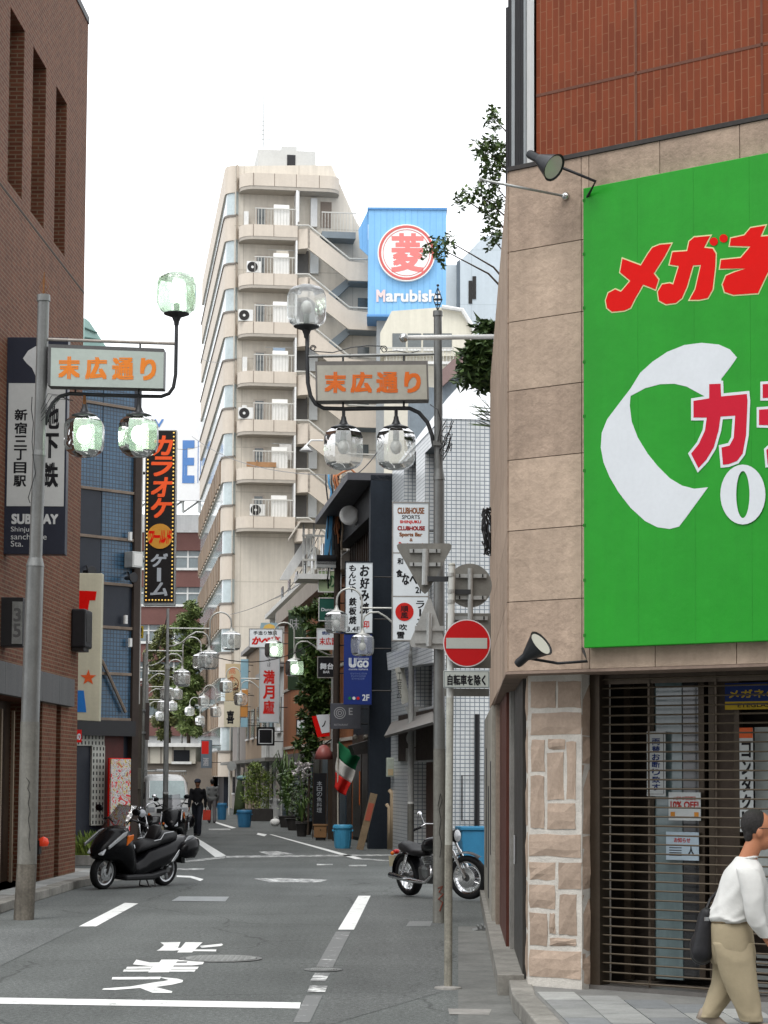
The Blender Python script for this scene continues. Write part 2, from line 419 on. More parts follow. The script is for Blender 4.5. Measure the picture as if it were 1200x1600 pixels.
t = gpoly('utility_cover', [(280,1401),(358,1401.5),(352,1409),(268,1408)], mat('cover_steel', (.27,.29,.30), .5, .3, 6), None, .005); tag(t, 'long rectangular steel cover set in the road ahead of the scooter', 'cover')
tag(gpoly('utility_cover', [(700,1577),(768,1578),(764,1587),(702,1586)], concrete, None, .006), 'pale concrete cover slab at the foot of the corner kerb', 'cover')
gpoly('tarmac_patch', [(-200,1455),(120,1450),(-20,1520),(-200,1530)], asphalt_mat('asphalt_patch', (.130,.138,.135), .3), road, .003)
gpoly('tarmac_patch', [(560,1400),(690,1404),(690,1550),(520,1600),(490,1600),(556,1470)], asphalt_mat('asphalt_patch2', (.106,.112,.109), .4), road, .0025)
gpoly('gutter', [(716,1448),(764,1448),(796,1550),(826,1610),(716,1610)], mat('gutter_concrete', (.17,.172,.162), .85, .35, 2.0, .3, 120), road, .0035)
gpoly('drain_grate', [(640,1440),(676,1440),(672,1448),(634,1448)], iron, road, .0055)

def plan_prism(mb, pts, z0, z1, closed_top=True):
    n = len(pts); a = sum(pts[i][0]*pts[(i+1)%n][1]-pts[(i+1)%n][0]*pts[i][1] for i in range(n))
    if a < 0: pts = pts[::-1]
    vs = [(p[0], p[1], z0) for p in pts] + [(p[0], p[1], z1) for p in pts]
    return mb.add(vs, [tuple(range(n-1, -1, -1)), tuple(range(n, 2*n))] + [(i, (i+1)%n, (i+1)%n+n, i+n) for i in range(n)])
PV = .12
# --- right pavement round the corner building
P0 = gr(825, 1540, PV)
DR = Vector((.795, -.606, 0)).normalized()
FP = Fr(P0, DR)                                   # street-floor front of the corner building
FO = FP.shift(-.28)                               # its overhanging front
K = [gr(803, 1556, PV), gr(771, 1424, PV), gr(752, 1368, PV)]
KA, KB = gr(846, 1606, PV), gr(905, 1672, PV)
kerb_end = KB + DR*8 - FP.n*.6
pts = [K[2], K[1], K[0], KA, KB, kerb_end, kerb_end + FP.n*8, K[2] + Vector((2, 0, 0))]
rp = plan_prism(MB(), pts, -.05, PV).build('right_pavement', mat('pavement_bed', (.20,.20,.19), .9, .25, 3, .3, 80)); tag(rp, kind='structure')
def kerbrow(pts, parent, w=.17, L=.62, h=PV+.012, inward=1):
    for a, b in zip(pts[:-1], pts[1:]):
        d = (b-a); n = max(1, int(d.length/L)); d2 = d/n; nn = Vector((-d2.y, d2.x, 0)).normalized()*inward
        for i in range(n):
            p, q = a+d2*(i+.012), a+d2*(i+.988)
            o = plan_prism(MB(), [p - nn*.012, q - nn*.012, q+nn*w, p+nn*w], .0, h+random.uniform(-.004, .004)).build('kerb_stone', kerbm, parent, bevel=.012)
kerbrow([K[2], K[1], K[0], KA, KB, kerb_end], rp, inward=1)
slabA = [mat('slab_%d' % i, c, .8, .22, 5, .2, 90, each=.08) for i, c in enumerate([(.34,.345,.33), (.21,.22,.225), (.29,.295,.285), (.25,.255,.25)])]
kd = (KB-K[0]).normalized(); kn = Vector((-kd.y, kd.x, 0)); kn = kn if kn.x > 0 else -kn       # square to the kerb of the wide road
for i in range(-1, 10):
    for j in range(12):
        a0 = K[0] + kd*(i*.60 - .25 + (j % 2)*.3) + kn*(.20 + j*.30)
        q = [a0+kd*.005+kn*.005, a0+kd*.595+kn*.005, a0+kd*.595+kn*.295, a0+kd*.005+kn*.295]
        if any((p - FP.p).dot(FP.n) > -.045 for p in q): continue
        plan_prism(MB(), q, PV-.02, PV+.006+random.uniform(0, .003)).build('paving_slab', slabA[(i*3+j*2+(i*j) % 3) % 4], rp)
# --- left pavement
KL = [gr(-60, 1433, PV), gr(0, 1413, PV), gr(60, 1394, PV), gr(122, 1376, PV), gr(158, 1369, PV)]
L0 = gr(117, 1363, PV)
FL = Fr(L0, D1)                                   # front of the brown brick building, x=0 at its far corner
lp = plan_prism(MB(), [*[(p.x, p.y) for p in KL], (L0.x+1.1, L0.y+1.5), (L0.x-6, L0.y+2.0), (-14, 20)], -.05, PV).build('left_pavement', mat('pavement_left', (.30,.29,.27), .85, .25, 3, .3, 80)); tag(lp, kind='structure')
kerbrow(KL, lp, w=.20, L=.75, inward=1)
# pale slabs along the wall
for i in range(14):
    a = FL.w(-7.2+i*.6, -.42, 0); b = FL.w(-7.2+i*.6+.585, -.42, 0); c = FL.w(-7.2+i*.6+.585, -.03, 0); d = FL.w(-7.2+i*.6, -.03, 0)
    plan_prism(MB(), [a, b, c, d], PV-.02, PV+.006).build('paving_slab', slabA[(i*2) % 4], lp)

# ================================================================== RIGHT CORNER BUILDING
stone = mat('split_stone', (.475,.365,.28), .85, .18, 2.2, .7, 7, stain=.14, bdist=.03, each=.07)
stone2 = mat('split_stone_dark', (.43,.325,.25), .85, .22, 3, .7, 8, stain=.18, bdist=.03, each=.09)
mortar = mat('pale_mortar', (.58,.55,.50), .9, .2, 9, .6, 60)
brickv = tiled('vertical_red_brick', (.215,.048,.017), (.165,.035,.012), (.25,.098,.05), .155, .036, .0032, .7, .5, True, .12, .06, .7)
darkmetal = mat('dark_metal', (.035,.033,.032), .45, .2, 6, metal=.6)
blackm = mat('black_paint', (.02,.02,.022), .4, .15, 6)
whitep = mat('white_paint', (.72,.72,.70), .6, .12, 3, stain=.12)
cb = thing('corner_building', 'tan stone and red brick shop building with slatted shutter on the right corner', 'building', P0)
cbo = Vector(P0)
def cbuild(mb, name, m, parent=None, **k):
    """mesh given in world coordinates, hung under the corner building"""
    mb.v = [(v[0]-cbo.x, v[1]-cbo.y, v[2]-cbo.z) for v in mb.v]
    return mb.build(name, m, parent or cb, **k)
xL = FO.uv(797, 700)[0]
C0 = FO.w(xL, 0, 0)
zB = FO.uv(880, 1047)[1]                          # underside of the overhang
zT = FO.uv(880, 252)[1]                           # top of the stone, foot of the brick
LEN = 9.2
back = [C0 + D1*LEN + FP.d*.5 + FP.d*8, C0 + DR*9]
wall = cbuild(plan_prism(MB(), [C0, C0+D1*LEN, C0+D1*LEN+Vector((8, 0, 0)), C0+DR*9], zB, zT), 'overhang_wall', mat('stone_bed', (.26,.195,.15), .9, .2, 4, .4, 50))
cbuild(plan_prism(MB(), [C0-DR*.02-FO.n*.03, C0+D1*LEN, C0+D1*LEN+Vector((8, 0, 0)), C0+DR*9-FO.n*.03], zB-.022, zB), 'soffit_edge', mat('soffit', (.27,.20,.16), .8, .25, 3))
GX0 = FO.uv(918, 660)[0]; GZ0 = FO.uv(925, 1013)[1]; GZ1 = FO.uv(925, 296)[1]
def slab(x0, x1, z0, z1, fr=FO, m=stone, proud=.022, par=wall):
    mb = MB(); g = .0035
    q = [fr.w(x0+g, -proud, z0+g), fr.w(x1-g, -proud, z0+g), fr.w(x1-g, -proud, z1-g), fr.w(x0+g, -proud, z1-g)]
    bq = [fr.w(x0+g, .01, z0+g), fr.w(x1-g, .01, z0+g), fr.w(x1-g, .01, z1-g), fr.w(x0+g, .01, z1-g)]
    mb.add(q+bq, [(0,1,2,3),(0,4,5,1),(1,5,6,2),(2,6,7,3),(3,7,4,0)])
    o = cbuild(mb, 'stone_slab', m, par); o.matrix_parent_inverse = Matrix.Identity(4); return o
xs = [xL, FO.uv(911, 660)[0], GX0+.03]
zs = [zB] + [FO.uv(855, y)[1] for y in (938, 826, 714, 605, 496, 385)] + [zT]
for j in range(len(zs)-1):
    slab(xs[0], xs[1], zs[j], zs[j+1], m=stone if j % 3 else stone2)
    slab(xs[1], xs[2], zs[j], zs[j+1], m=stone2)
zS = FO.uv(1000, 1013)[1]; zU = FO.uv(1000, 292)[1]
px = [GX0+.03] + [FO.uv(p, 1035)[0] for p in (1026, 1153, 1280, 1400)]
for i in range(len(px)-1): slab(px[i], px[i+1], zB, zS+.05)
px = [GX0+.03] + [FO.uv(p, 240)[0] for p in (1033, 1158, 1285, 1400)]
for i in range(len(px)-1): slab(px[i], px[i+1], zU-.12, zT, m=stone2)
FS = Fr(C0 + D1*LEN, -D1)                         # flank of the overhang, towards the side street
for j in range(len(zs)-1):
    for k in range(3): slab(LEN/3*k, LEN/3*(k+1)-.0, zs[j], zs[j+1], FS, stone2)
# red brick above, set back on a ledge
FB = FO.shift(.07)
xB = FB.uv(838, 150)[0]; B0 = FB.w(xB, 0, 0); zTop = 10.5
bw = cbuild(plan_prism(MB(), [B0, B0+D1*8.7, B0+D1*8.7+Vector((8, 0, 0)), B0+DR*9], zT, zTop), 'brick_wall', brickv)
cbuild(plan_prism(MB(), [C0-FO.n*.035, C0+D1*LEN, C0+D1*LEN+Vector((1, 0, 0)), C0+DR*9-FO.n*.035], zT, zT+.035), 'ledge', mat('lead_ledge', (.055,.05,.048), .7, .3, 4))
jm = mat('movement_joint', (.15,.07,.05), .9, .2, 6)
zj = FB.uv(1000, 113)[1]; xj = FB.uv(994, 150)[0]
for (a, b, c, d) in ((xB, 9, zj-.012, zj+.012), (xj-.01, xj+.01, zT, zTop), (xj+1.1, xj+1.12, zT, zTop)):
    q = [FB.w(a, -.004, c), FB.w(b, -.004, c), FB.w(b, -.004, d), FB.w(a, -.004, d)]
    cbuild(MB().add(q, [(0,1,2,3)]), 'wall_joint', jm, bw)
# white flank of the brick storey with its cable ducts
FW = Fr(B0 + D1*8.7 - FB.d*.012, -D1)
cbuild(MB().add([FW.w(0, -.01, zT), FW.w(8.72, -.01, zT), FW.w(8.72, -.01, zTop), FW.w(0, -.01, zTop)], [(0,1,2,3)]), 'flank_cladding', whitep)
for i, (u, r) in enumerate([(2.4,.03), (3.7,.035), (5.0,.03), (6.2,.03), (7.0,.022), (7.75,.018), (8.35,.014)]):
    mb = MB().cyl(FW.w(u, -.07, zT+.04), FW.w(u, -.07, zTop), r, n=8)
    cbuild(mb, 'cable_duct', blackm if i % 4 != 2 else mat('grey_duct', (.3,.32,.33), .6))
# ---- green hoarding (a thing of its own)
green = mat('green_vinyl', (.016,.285,.018), .42, .10, .9, .35, 1.6, spec=.22, bdist=.03, stain=.07)
SFr = FO.shift(-.05)
t = SFr.thing('shop_sign', 'big bright green shop sign with red and white lettering on the corner building', 'sign')
gx0 = SFr.uv(919, 660)[0]; gz0 = SFr.uv(925, 1013)[1]; gz1 = SFr.uv(925, 296)[1]; gx1 = gx0 + 3.2
panel = MB().box(gx0, gx1, -.07, .02, gz0, gz1).build('panel', green, t, bevel=.006)
for px_ in (1004, 1092, 1180): x = SFr.uv(px_, 650)[0]; MB().box(x-.0015, x+.0015, -.0712, -.07, gz0, gz1).build('seam', mat('seam_green', (.014,.25,.016), .5), panel)
for k in range(9): MB().box(gx0-.004, gx0+.018, -.073, -.069, gz0+.1+k*(gz1-gz0-.2)/8-.012, gz0+.1+k*(gz1-gz0-.2)/8+.012).build('clip', mat('clip_green', (.02,.16,.02), .6), panel)
redv = mat('red_vinyl', (.62,.004,.002), .5, .05, 4, spec=.12); crimson = mat('crimson_vinyl', (.50,.008,.028), .5, .05, 4, spec=.15)
whitev = mat('white_vinyl', (.62,.65,.68), .4, .06, 3); creamv = mat('cream_outline', (.62,.60,.30), .4)
def sp(pts, y=0): return SFr.poly([(740+a/2.609, b) for a, b in pts], -.07+y)
def zoomA(pts): return [(a, b/2.609) for a, b in pts]            # measured in the upper enlargement
def zoomB(pts): return [(a, 500+b/2.609) for a, b in pts]
def outline(pts, g, cx=None):
    n = len(pts); out = []
    a = sum(pts[i][0]*pts[(i+1)%n][1]-pts[(i+1)%n][0]*pts[i][1] for i in range(n)); s = 1 if a > 0 else -1
    for i in range(n):
        p, q, r = Vector(pts[i-1]), Vector(pts[i]), Vector(pts[(i+1)%n])
        e1, e2 = (q-p).normalized(), (r-q).normalized(); n1, n2 = Vector((e1.y, -e1.x))*s, Vector((e2.y, -e2.x))*s
        m = n1+n2; m = m.normalized() if m.length > 1e-4 else n1
        k = g/max(.45, m.dot(n1)); out.append((q.x+m.x*k, q.y+m.y*k))
    return out
def arc(cx, cy, r, a0, a1, n=8): return [(cx+r*math.cos(R(a0+(a1-a0)*i/n)), cy-r*math.sin(R(a0+(a1-a0)*i/n))) for i in range(n+1)]
me_ = [(608,1055),(683,1083),(712,1035),(730,1010),(760,998),(806,994),(780,1045),(735,1115),(754,1140),(742,1180),(692,1160),(660,1215),(640,1255),(615,1266),(565,1271),(545,1255),(540,1225),(550,1195),(578,1180),(602,1190),(640,1145),(598,1110)]
ga_ = [(812,1028),(872,1024),(880,985),(900,968),(965,962),(940,1010),(975,1014),(988,1035),(986,1085),(975,1180),(955,1215),(920,1222),(882,1222),(905,1180),(928,1080),(895,1082),(870,1170),(850,1215),(825,1235),(785,1240),(757,1225),(752,1190),(770,1160),(800,1155),(815,1160),(838,1085),(800,1078)]
ne_ = [(1105,960),(1130,930),(1190,920),(1170,965),(1300,955),(1290,1010),(1215,1060),(1205,1085),(1290,1110),(1280,1150),(1200,1110),(1160,1195),(1060,1202),(1025,1190),(1016,1160),(1030,1125),(1065,1110),(1110,1095),(1005,1095),(1010,1060),(1090,1052),(1130,1005),(1045,1002),(1050,972)]
for nm, poly in (('me', me_), ('ga', ga_), ('ne', ne_)):
    p = sp(zoomA(poly), 0)
    MB().prism(outline(p, .010), -.0725, -.07).build('letter_outline', creamv, panel)
    MB().prism(p, -.075, -.0726).build('letter', redv, panel)
for cx, cy in ((980,985),(1020,972)):
    p = sp(zoomA(arc(cx, cy, 17, 0, 360, 14)[:-1])); MB().prism(p, -.075, -.0712).build('letter_dot', redv, panel)
c_ = [(1074,153),(1045,120),(1000,100),(930,93),(860,102),(790,130),(730,170),(680,215),(640,280),(590,345),(545,405),(523,460),(519,520),(530,580),(555,640),(590,700),(640,765),(700,820),(750,845),(800,852),(838,842),(870,800),(910,745),(956,682),(900,688),(850,675),(800,645),(750,595),(710,545),(670,480),(645,415),(637,350),(640,310),(700,278),(760,262),(820,260),(870,272),(930,305),(960,320),(1010,300),(1010,240),(1045,195)]
MB().prism(sp(zoomB(c_)), -.0722, -.07).build('ribbon_emblem', whitev, panel)
ka_ = [(962,262),(1008,260),(1010,312),(1115,302),(1118,330),(1112,470),(1098,545),(1075,575),(1040,588),(1018,590),(1012,520),(1045,512),(1062,480),(1068,390),(1008,394),(1000,450),(980,520),(950,570),(918,604),(888,545),(920,505),(945,450),(952,398),(898,398),(898,330),(962,320)]
p = sp(zoomB(ka_)); MB().prism(outline(p, .022), -.0745, -.0723).build('letter_outline', whitev, panel); MB().prism(p, -.0765, -.0746).build('letter', crimson, panel)
for rect in ([(1180,262),(1290,256),(1290,316),(1180,318)], [(1165,366),(1310,356),(1316,430),(1290,520),(1240,585),(1200,590),(1195,530),(1230,500),(1246,430),(1165,428)]):
    p = sp(zoomB(rect)); MB().prism(outline(p, .020), -.0745, -.0723).build('letter_outline', whitev, panel); MB().prism(p, -.0765, -.0746).build('letter', crimson, panel)
p = sp(zoomB([(x, y) for x, y in [(1100+92*math.cos(a*math.pi/16), 712-122*math.sin(a*math.pi/16)) for a in range(32)]]))
q = sp(zoomB([(x, y) for x, y in [(1100+27*math.cos(a*math.pi/16), 712-96*math.sin(a*math.pi/16)) for a in range(32)]]))
mb = MB(); n = 32
mb.add([(x, -.079, z) for x, z in p]+[(x, -.079, z) for x, z in q], [((i+1)%n, i, i+n, (i+1)%n+n) for i in range(n)]); mb.build('numeral', whitev, panel)
# ---- pillar of coursed stones
pl_x0, pl_x1 = 0.0, FP.uv(909, 1300)[0]
pil = cbuild(plan_prism(MB(), [FP.w(0, 0, 0), FP.w(pl_x1, 0, 0), FP.w(pl_x1, .45, 0), FP.w(0, 0, 0)+D1*.45], PV, zB), 'pillar', mortar)
st = [(235,105,335,212),(345,105,440,212),(235,230,440,320),(235,340,290,470),(305,340,372,380),(303,395,368,585),(380,350,418,585),(232,488,288,700),(300,602,415,706),(228,728,438,818),(228,842,332,912),(346,842,440,950),(228,932,332,1028),(350,972,420,1138),(228,1048,300,1178),(310,1050,334,1130),(310,1150,418,1182),(228,1200,438,1312)]
def rough_block(fr, x0, x1, z0, z1, proud, m, par, name='stone_block'):
    mb = MB(); j = lambda: random.uniform(-.006, .006)
    nx, nz = 4, 4; g = []
    for b in range(nz):
        for a in range(nx):
            e = 0 if 0 < a < nx-1 and 0 < b < nz-1 else .012
            g.append(fr.w(x0+(x1-x0)*a/(nx-1)+(j() if 1 else 0), -proud+e+random.uniform(-.004, .004), z0+(z1-z0)*b/(nz-1)+j()))
    k = len(g); ring = [0,1,2,3,7,11,15,14,13,12,8,4]
    fs = [(b*nx+a, b*nx+a+1, (b+1)*nx+a+1, (b+1)*nx+a) for b in range(nz-1) for a in range(nx-1)]
    bk = [g[i] + fr.n*(proud+.02) for i in ring]
    fs += [(ring[(i+1) % 12], ring[i], k+i, k+(i+1) % 12) for i in range(12)]
    mb.add(g+bk, fs); return cbuild(mb, name, m, par)
for a, b, c, d in st:
    x0, x1, z0, z1 = FP.rect(740+a/2.609, 1025+b/2.609, 740+c/2.609, 1025+d/2.609)
    x0 = max(x0, .012); x1 = min(x1, pl_x1-.004)
    rough_block(FP, x0, x1, z0, z1, .016, mat('pillar_stone', (.42,.325,.255), .85, .22, 4, .5, 12, stain=.08, bdist=.02, each=.10), pil)
FR = Fr(FP.w(pl_x1, 0, 0), FP.n)                  # return of the pillar, facing the shutter
for a, b in ((105,325),(328,440),(444,725),(735,960),(975,1200),(1210,1338)):
    z1, z0 = FR.uv(918, 1025+a/2.609)[1], FR.uv(918, 1025+b/2.609)[1]
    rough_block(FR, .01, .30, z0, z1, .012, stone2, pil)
FLs = Fr(FP.w(0, 0, 0)+D1*.45, -D1)            # street side of the pillar
for j in range(6):
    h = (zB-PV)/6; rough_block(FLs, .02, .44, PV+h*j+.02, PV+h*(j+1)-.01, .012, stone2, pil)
# ---- shutter recess and shop inside
SH = FP.shift(.16)
sx0 = SH.uv(942, 1300)[0]; sx1 = sx0+4.2
zsill = SH.uv(1000, 1545)[1]
cbuild(plan_prism(MB(), [FP.w(pl_x1-.02, -.04, 0), FP.w(9, -.04, 0), FP.w(9, .5, 0), FP.w(pl_x1-.02, .5, 0)], 0, zsill-.05), 'shop_step', mat('granite_step', (.28,.24,.20), .7, .3, 6, .2, 60))
cbuild(plan_prism(MB(), [FP.w(pl_x1+.004, .10, 0), FP.w(9, .10, 0), FP.w(9, .30, 0), FP.w(pl_x1+.004, .30, 0)], zsill-.05, zsill+.01), 'shutter_rail', mat('rail_metal', (.17,.16,.15), .45, .2, 6, metal=.6))
bronze = mat('bronze_metal', (.062,.047,.034), .35, .2, 5, metal=.55)
rodm = mat('shutter_rod', (.095,.075,.052), .45, .2, 8, metal=.4)
cbuild(plan_prism(MB(), [SH.w(sx0-.09, -.05, 0), SH.w(sx0, -.05, 0), SH.w(sx0, .1, 0), SH.w(sx0-.09, .1, 0)], zsill, zB), 'shutter_guide', bronze)
shut = cbuild(MB().add([SH.w(sx0, .02, zB-.1), SH.w(sx1, .02, zB-.1), SH.w(sx1, .02, zB), SH.w(sx0, .02, zB)], [(0,1,2,3)]), 'shutter', bronze)
nb = 34
for i in range(nb):
    z = zsill+.04+(zB-zsill-.10)*i/(nb-1)
    cbuild(MB().cyl(SH.w(sx0, 0, z), SH.w(sx1, 0, z+random.uniform(-.003, .003)), .0078, n=6), 'shutter_bar', rodm, shut)
for u in (.42, 1.02, 1.62, 2.2, 2.8):
    cbuild(MB().add([SH.w(sx0+u-.009, .012, zsill), SH.w(sx0+u+.009, .012, zsill), SH.w(sx0+u+.009, .012, zB), SH.w(sx0+u-.009, .012, zB)], [(0,1,2,3)]), 'shutter_chain', bronze, shut)
for i in range(6):
    z = zsill+.02+i*.055; x = SH.uv(1178, 1500)[0]
    cbuild(MB().add([SH.w(x, .05, z), SH.w(x+.9, .05, z), SH.w(x+.9, .03, z+.035), SH.w(x, .03, z+.035)], [(0,1,2,3)]), 'shutter_bottom_slat', mat('pale_slat', (.45,.48,.47), .4, metal=.3), shut)
IN = FP.shift(.75)
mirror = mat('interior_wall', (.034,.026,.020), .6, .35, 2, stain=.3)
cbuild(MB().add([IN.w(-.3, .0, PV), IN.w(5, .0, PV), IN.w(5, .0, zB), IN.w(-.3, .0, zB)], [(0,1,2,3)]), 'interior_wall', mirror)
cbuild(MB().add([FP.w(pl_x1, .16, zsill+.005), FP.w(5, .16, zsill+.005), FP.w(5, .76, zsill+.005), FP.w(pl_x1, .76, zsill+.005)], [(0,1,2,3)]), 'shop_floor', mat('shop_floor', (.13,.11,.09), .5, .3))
DG = FP.shift(.55)
glassd = mat('door_glass', (.16,.225,.235), .12, .25, 1.5, spec=.8, stain=.25)
def inner(px0, py0, px1, py1, m, name, par=None, y=0., th=.03):
    x0, x1, z0, z1 = DG.rect(px0, py0, px1, py1, y)
    return cbuild(plan_prism(MB(), [DG.w(x0, y, 0), DG.w(x1, y, 0), DG.w(x1, y+th, 0), DG.w(x0, y+th, 0)], max(z0, zsill+.006), min(z1, zB-.01)), name, m, par)
inner(1022, 1060, 1066, 1530, glassd, 'glass_door')
inner(1066, 1060, 1092, 1530, mat('dark_glass', (.018,.018,.02), .08, .1, spec=.8), 'dark_pane', None, .01)
for a, b in ((975,985),(1014,1022),(1092,1101),(1108,1117),(1148,1156)): inner(a, 1060, b, 1530, bronze, 'door_mullion', None, -.02, .06)
inner(1117, 1060, 1148, 1530, mat('brown_panel', (.07,.052,.04), .6, .2, 4), 'door_panel', None, .02)
inner(1180, 1136, 1230, 1400, mat('bright_inside', (.42,.45,.44), .6, .2, 3), 'display_panel', None, .05)
# papers stuck inside (each a thing)
def poster(px0, py0, px1, py1, label, base, fn=None, y=-.05, name='poster'):
    x0, x1, z0, z1 = DG.rect(px0, py0, px1, py1, y); f = DG.shift(y)
    t = f.thing(name, label, 'poster'); MB().box(x0, x1, -.003, .003, z0, z1).build('sheet', base, t)
    if fn: fn(t, x0, x1, z0, z1, -.004)
    return t
paper = mat('paper', (.55,.58,.58), .8, .08, 6); navy = mat('navy_ink', (.02,.04,.16), .7); redink = mat('red_ink', (.42,.03,.025), .7); blackink = mat('black_ink', (.012,.012,.014), .6); yellowink = mat('yellow_ink', (.55,.38,.03), .6)
def f1(t, x0, x1, z0, z1, y):
    w = x1-x0; h = z1-z0
    letters(t, navy)(vtext(MB(), '両替お断り致す', x0+w*.28, x1-w*.28, z0+h*.08, z1-h*.10, y, .03))
    mb = MB(); 
    for a, b, c, d in ((.10,.90,.03,.036),(.10,.90,.964,.97),(.08,.11,.04,.96),(.89,.92,.04,.96)): mb.quad((x0+w*a,y,z0+h*c),(x0+w*b,y,z0+h*c),(x0+w*b,y,z0+h*d),(x0+w*a,y,z0+h*d))
    letters(t, blackink, 'border')(mb)
poster(1011, 1143, 1040, 1244, 'white vertical notice with blue characters behind the shutter', paper, f1)
def f2(t, x0, x1, z0, z1, y):
    w = x1-x0; h = z1-z0
    mb = put_text(MB(), 'メガネの特別割引', x0+w*.15, x1-w*.15, z0+h*.72, z0+h*.86, y, .03)
    put_text(mb, '10% OFF!', x0+w*.06, x1-w*.06, z0+h*.42, z0+h*.68, y, .04); letters(t, redink)(mb)
    letters(t, mat('orange_ink', (.6,.25,.04), .7), 'picture')(MB().quad((x0+w*.06,y,z0+h*.1),(x0+w*.2,y,z0+h*.1),(x0+w*.2,y,z0+h*.3),(x0+w*.06,y,z0+h*.3)).quad((x0+w*.8,y,z0+h*.1),(x0+w*.94,y,z0+h*.1),(x0+w*.94,y,z0+h*.3),(x0+w*.8,y,z0+h*.3)))
poster(1045, 1238, 1095, 1282, 'white discount poster with red print behind the shutter', paper, f2)
def f3(t, x0, x1, z0, z1, y):
    w = x1-x0; h = z1-z0
    letters(t, redink)(put_text(MB(), 'お知らせ', x0+w*.25, x1-w*.25, z0+h*.62, z0+h*.80, y, .03))
    mb = MB()
    for k in range(4): mb.quad((x0+w*.1,y,z0+h*(.15+.09*k)),(x0+w*.48,y,z0+h*(.15+.09*k)),(x0+w*.48,y,z0+h*(.18+.09*k)),(x0+w*.1,y,z0+h*(.18+.09*k)))
    put_text(mb, '人', x0+w*.68, x1-w*.14, z0+h*.2, z0+h*.52, y, .03); letters(t, blackink)(mb)
poster(1041, 1300, 1092, 1344, 'pale blue notice with small print below the discount poster', mat('paper_blue', (.42,.52,.60), .8, .08, 6), f3)
def f4(t, x0, x1, z0, z1, y):
    w = x1-x0; h = z1-z0
    letters(t, yellowink)(put_text(MB(), 'メガネの修理', x0+w*.05, x1-w*.02, z0+h*.42, z0+h*.75, y, .03))
    letters(t, yellowink, 'stripe')(MB().quad((x0,y,z0),(x1,y,z0),(x1,y,z0+h*.30),(x0,y,z0+h*.30)))
    letters(t, blackink)(put_text(MB(), 'EYEGLASS SERVICE', x0+w*.16, x1, z0+h*.08, z0+h*.24, y-.001, .02))
poster(1133, 1066, 1260, 1108, 'navy and yellow banner across the top of the shop window', navy, f4, -.06, 'banner')
def f5(t, x0, x1, z0, z1, y):
    w = x1-x0; h = z1-z0
    letters(t, mat('orange_vinyl', (.75,.12,.02), .5), 'cap')(MB().quad((x0,y,z1-h*.10),(x1,y,z1-h*.10),(x1,y,z1),(x0,y,z1)))
    letters(t, blackink)(vtext(MB(), 'コンタクト', x0+w*.15, x1-w*.15, z0+h*.04, z1-h*.13, y, .03))
poster(1156, 1137, 1177, 1300, 'tall white sign with orange top and black characters inside the shop', paper, f5, -.06, 'upright_sign')
# ---- side-street ground floor: dark door, red-brown post, pale wall
S0 = FP.w(0, 0, 0) + D1*.45
def sidebox(t0, t1, off, m, name, z1=None, z0=PV, th=.25):
    a, b = S0 + D1*t0, S0 + D1*t1; nn = Vector((-D1.y, D1.x, 0))
    return cbuild(plan_prism(MB(), [a+nn*off, b+nn*off, b+nn*(off-th), a+nn*(off-th)], z0, z1 or zB), name, m)
redb = mat('red_brown_post', (.095,.028,.018), .5, .25, 3, stain=.3)
sd = sidebox(.02, 2.6, .03, mat('grey_steel_door', (.055,.052,.048), .45, .25, 2, stain=.3, metal=.2), 'steel_door', zB-.01)
cbuild(MB().cyl(S0 + D1*.9+Vector((-.07,0,1.05)), S0 + D1*.9+Vector((-.07,0,1.30)), .012), 'handle', mat('handle_steel', (.5,.5,.5), .3, metal=.9), sd)
sidebox(2.6, 2.9, .07, concrete, 'door_jamb')
sidebox(2.9, 6.0, .10, redb, 'red_brown_wall')
sidebox(6.0, 6.6, .14, mat('tan_trim', (.30,.24,.19), .8, .3, 3, stain=.3), 'wall_trim')
pw = sidebox(6.6, 13.2, .18, mat('pale_weathered_wall', (.40,.38,.33), .85, .3, 2, .3, 50, stain=.35), 'pale_wall', zB-.02)
for k, (a, b, c, d) in enumerate(((7.2,7.6,.9,2.0),(8.8,9.3,.3,1.7),(10.8,11.2,.6,2.2))):
    sidebox(a, b, .186, blackm, 'dark_slot', d, c, .02)
sidebox(-.1, 13.4, .24, kerbm, 'side_step', PV+.05, .0, .22)
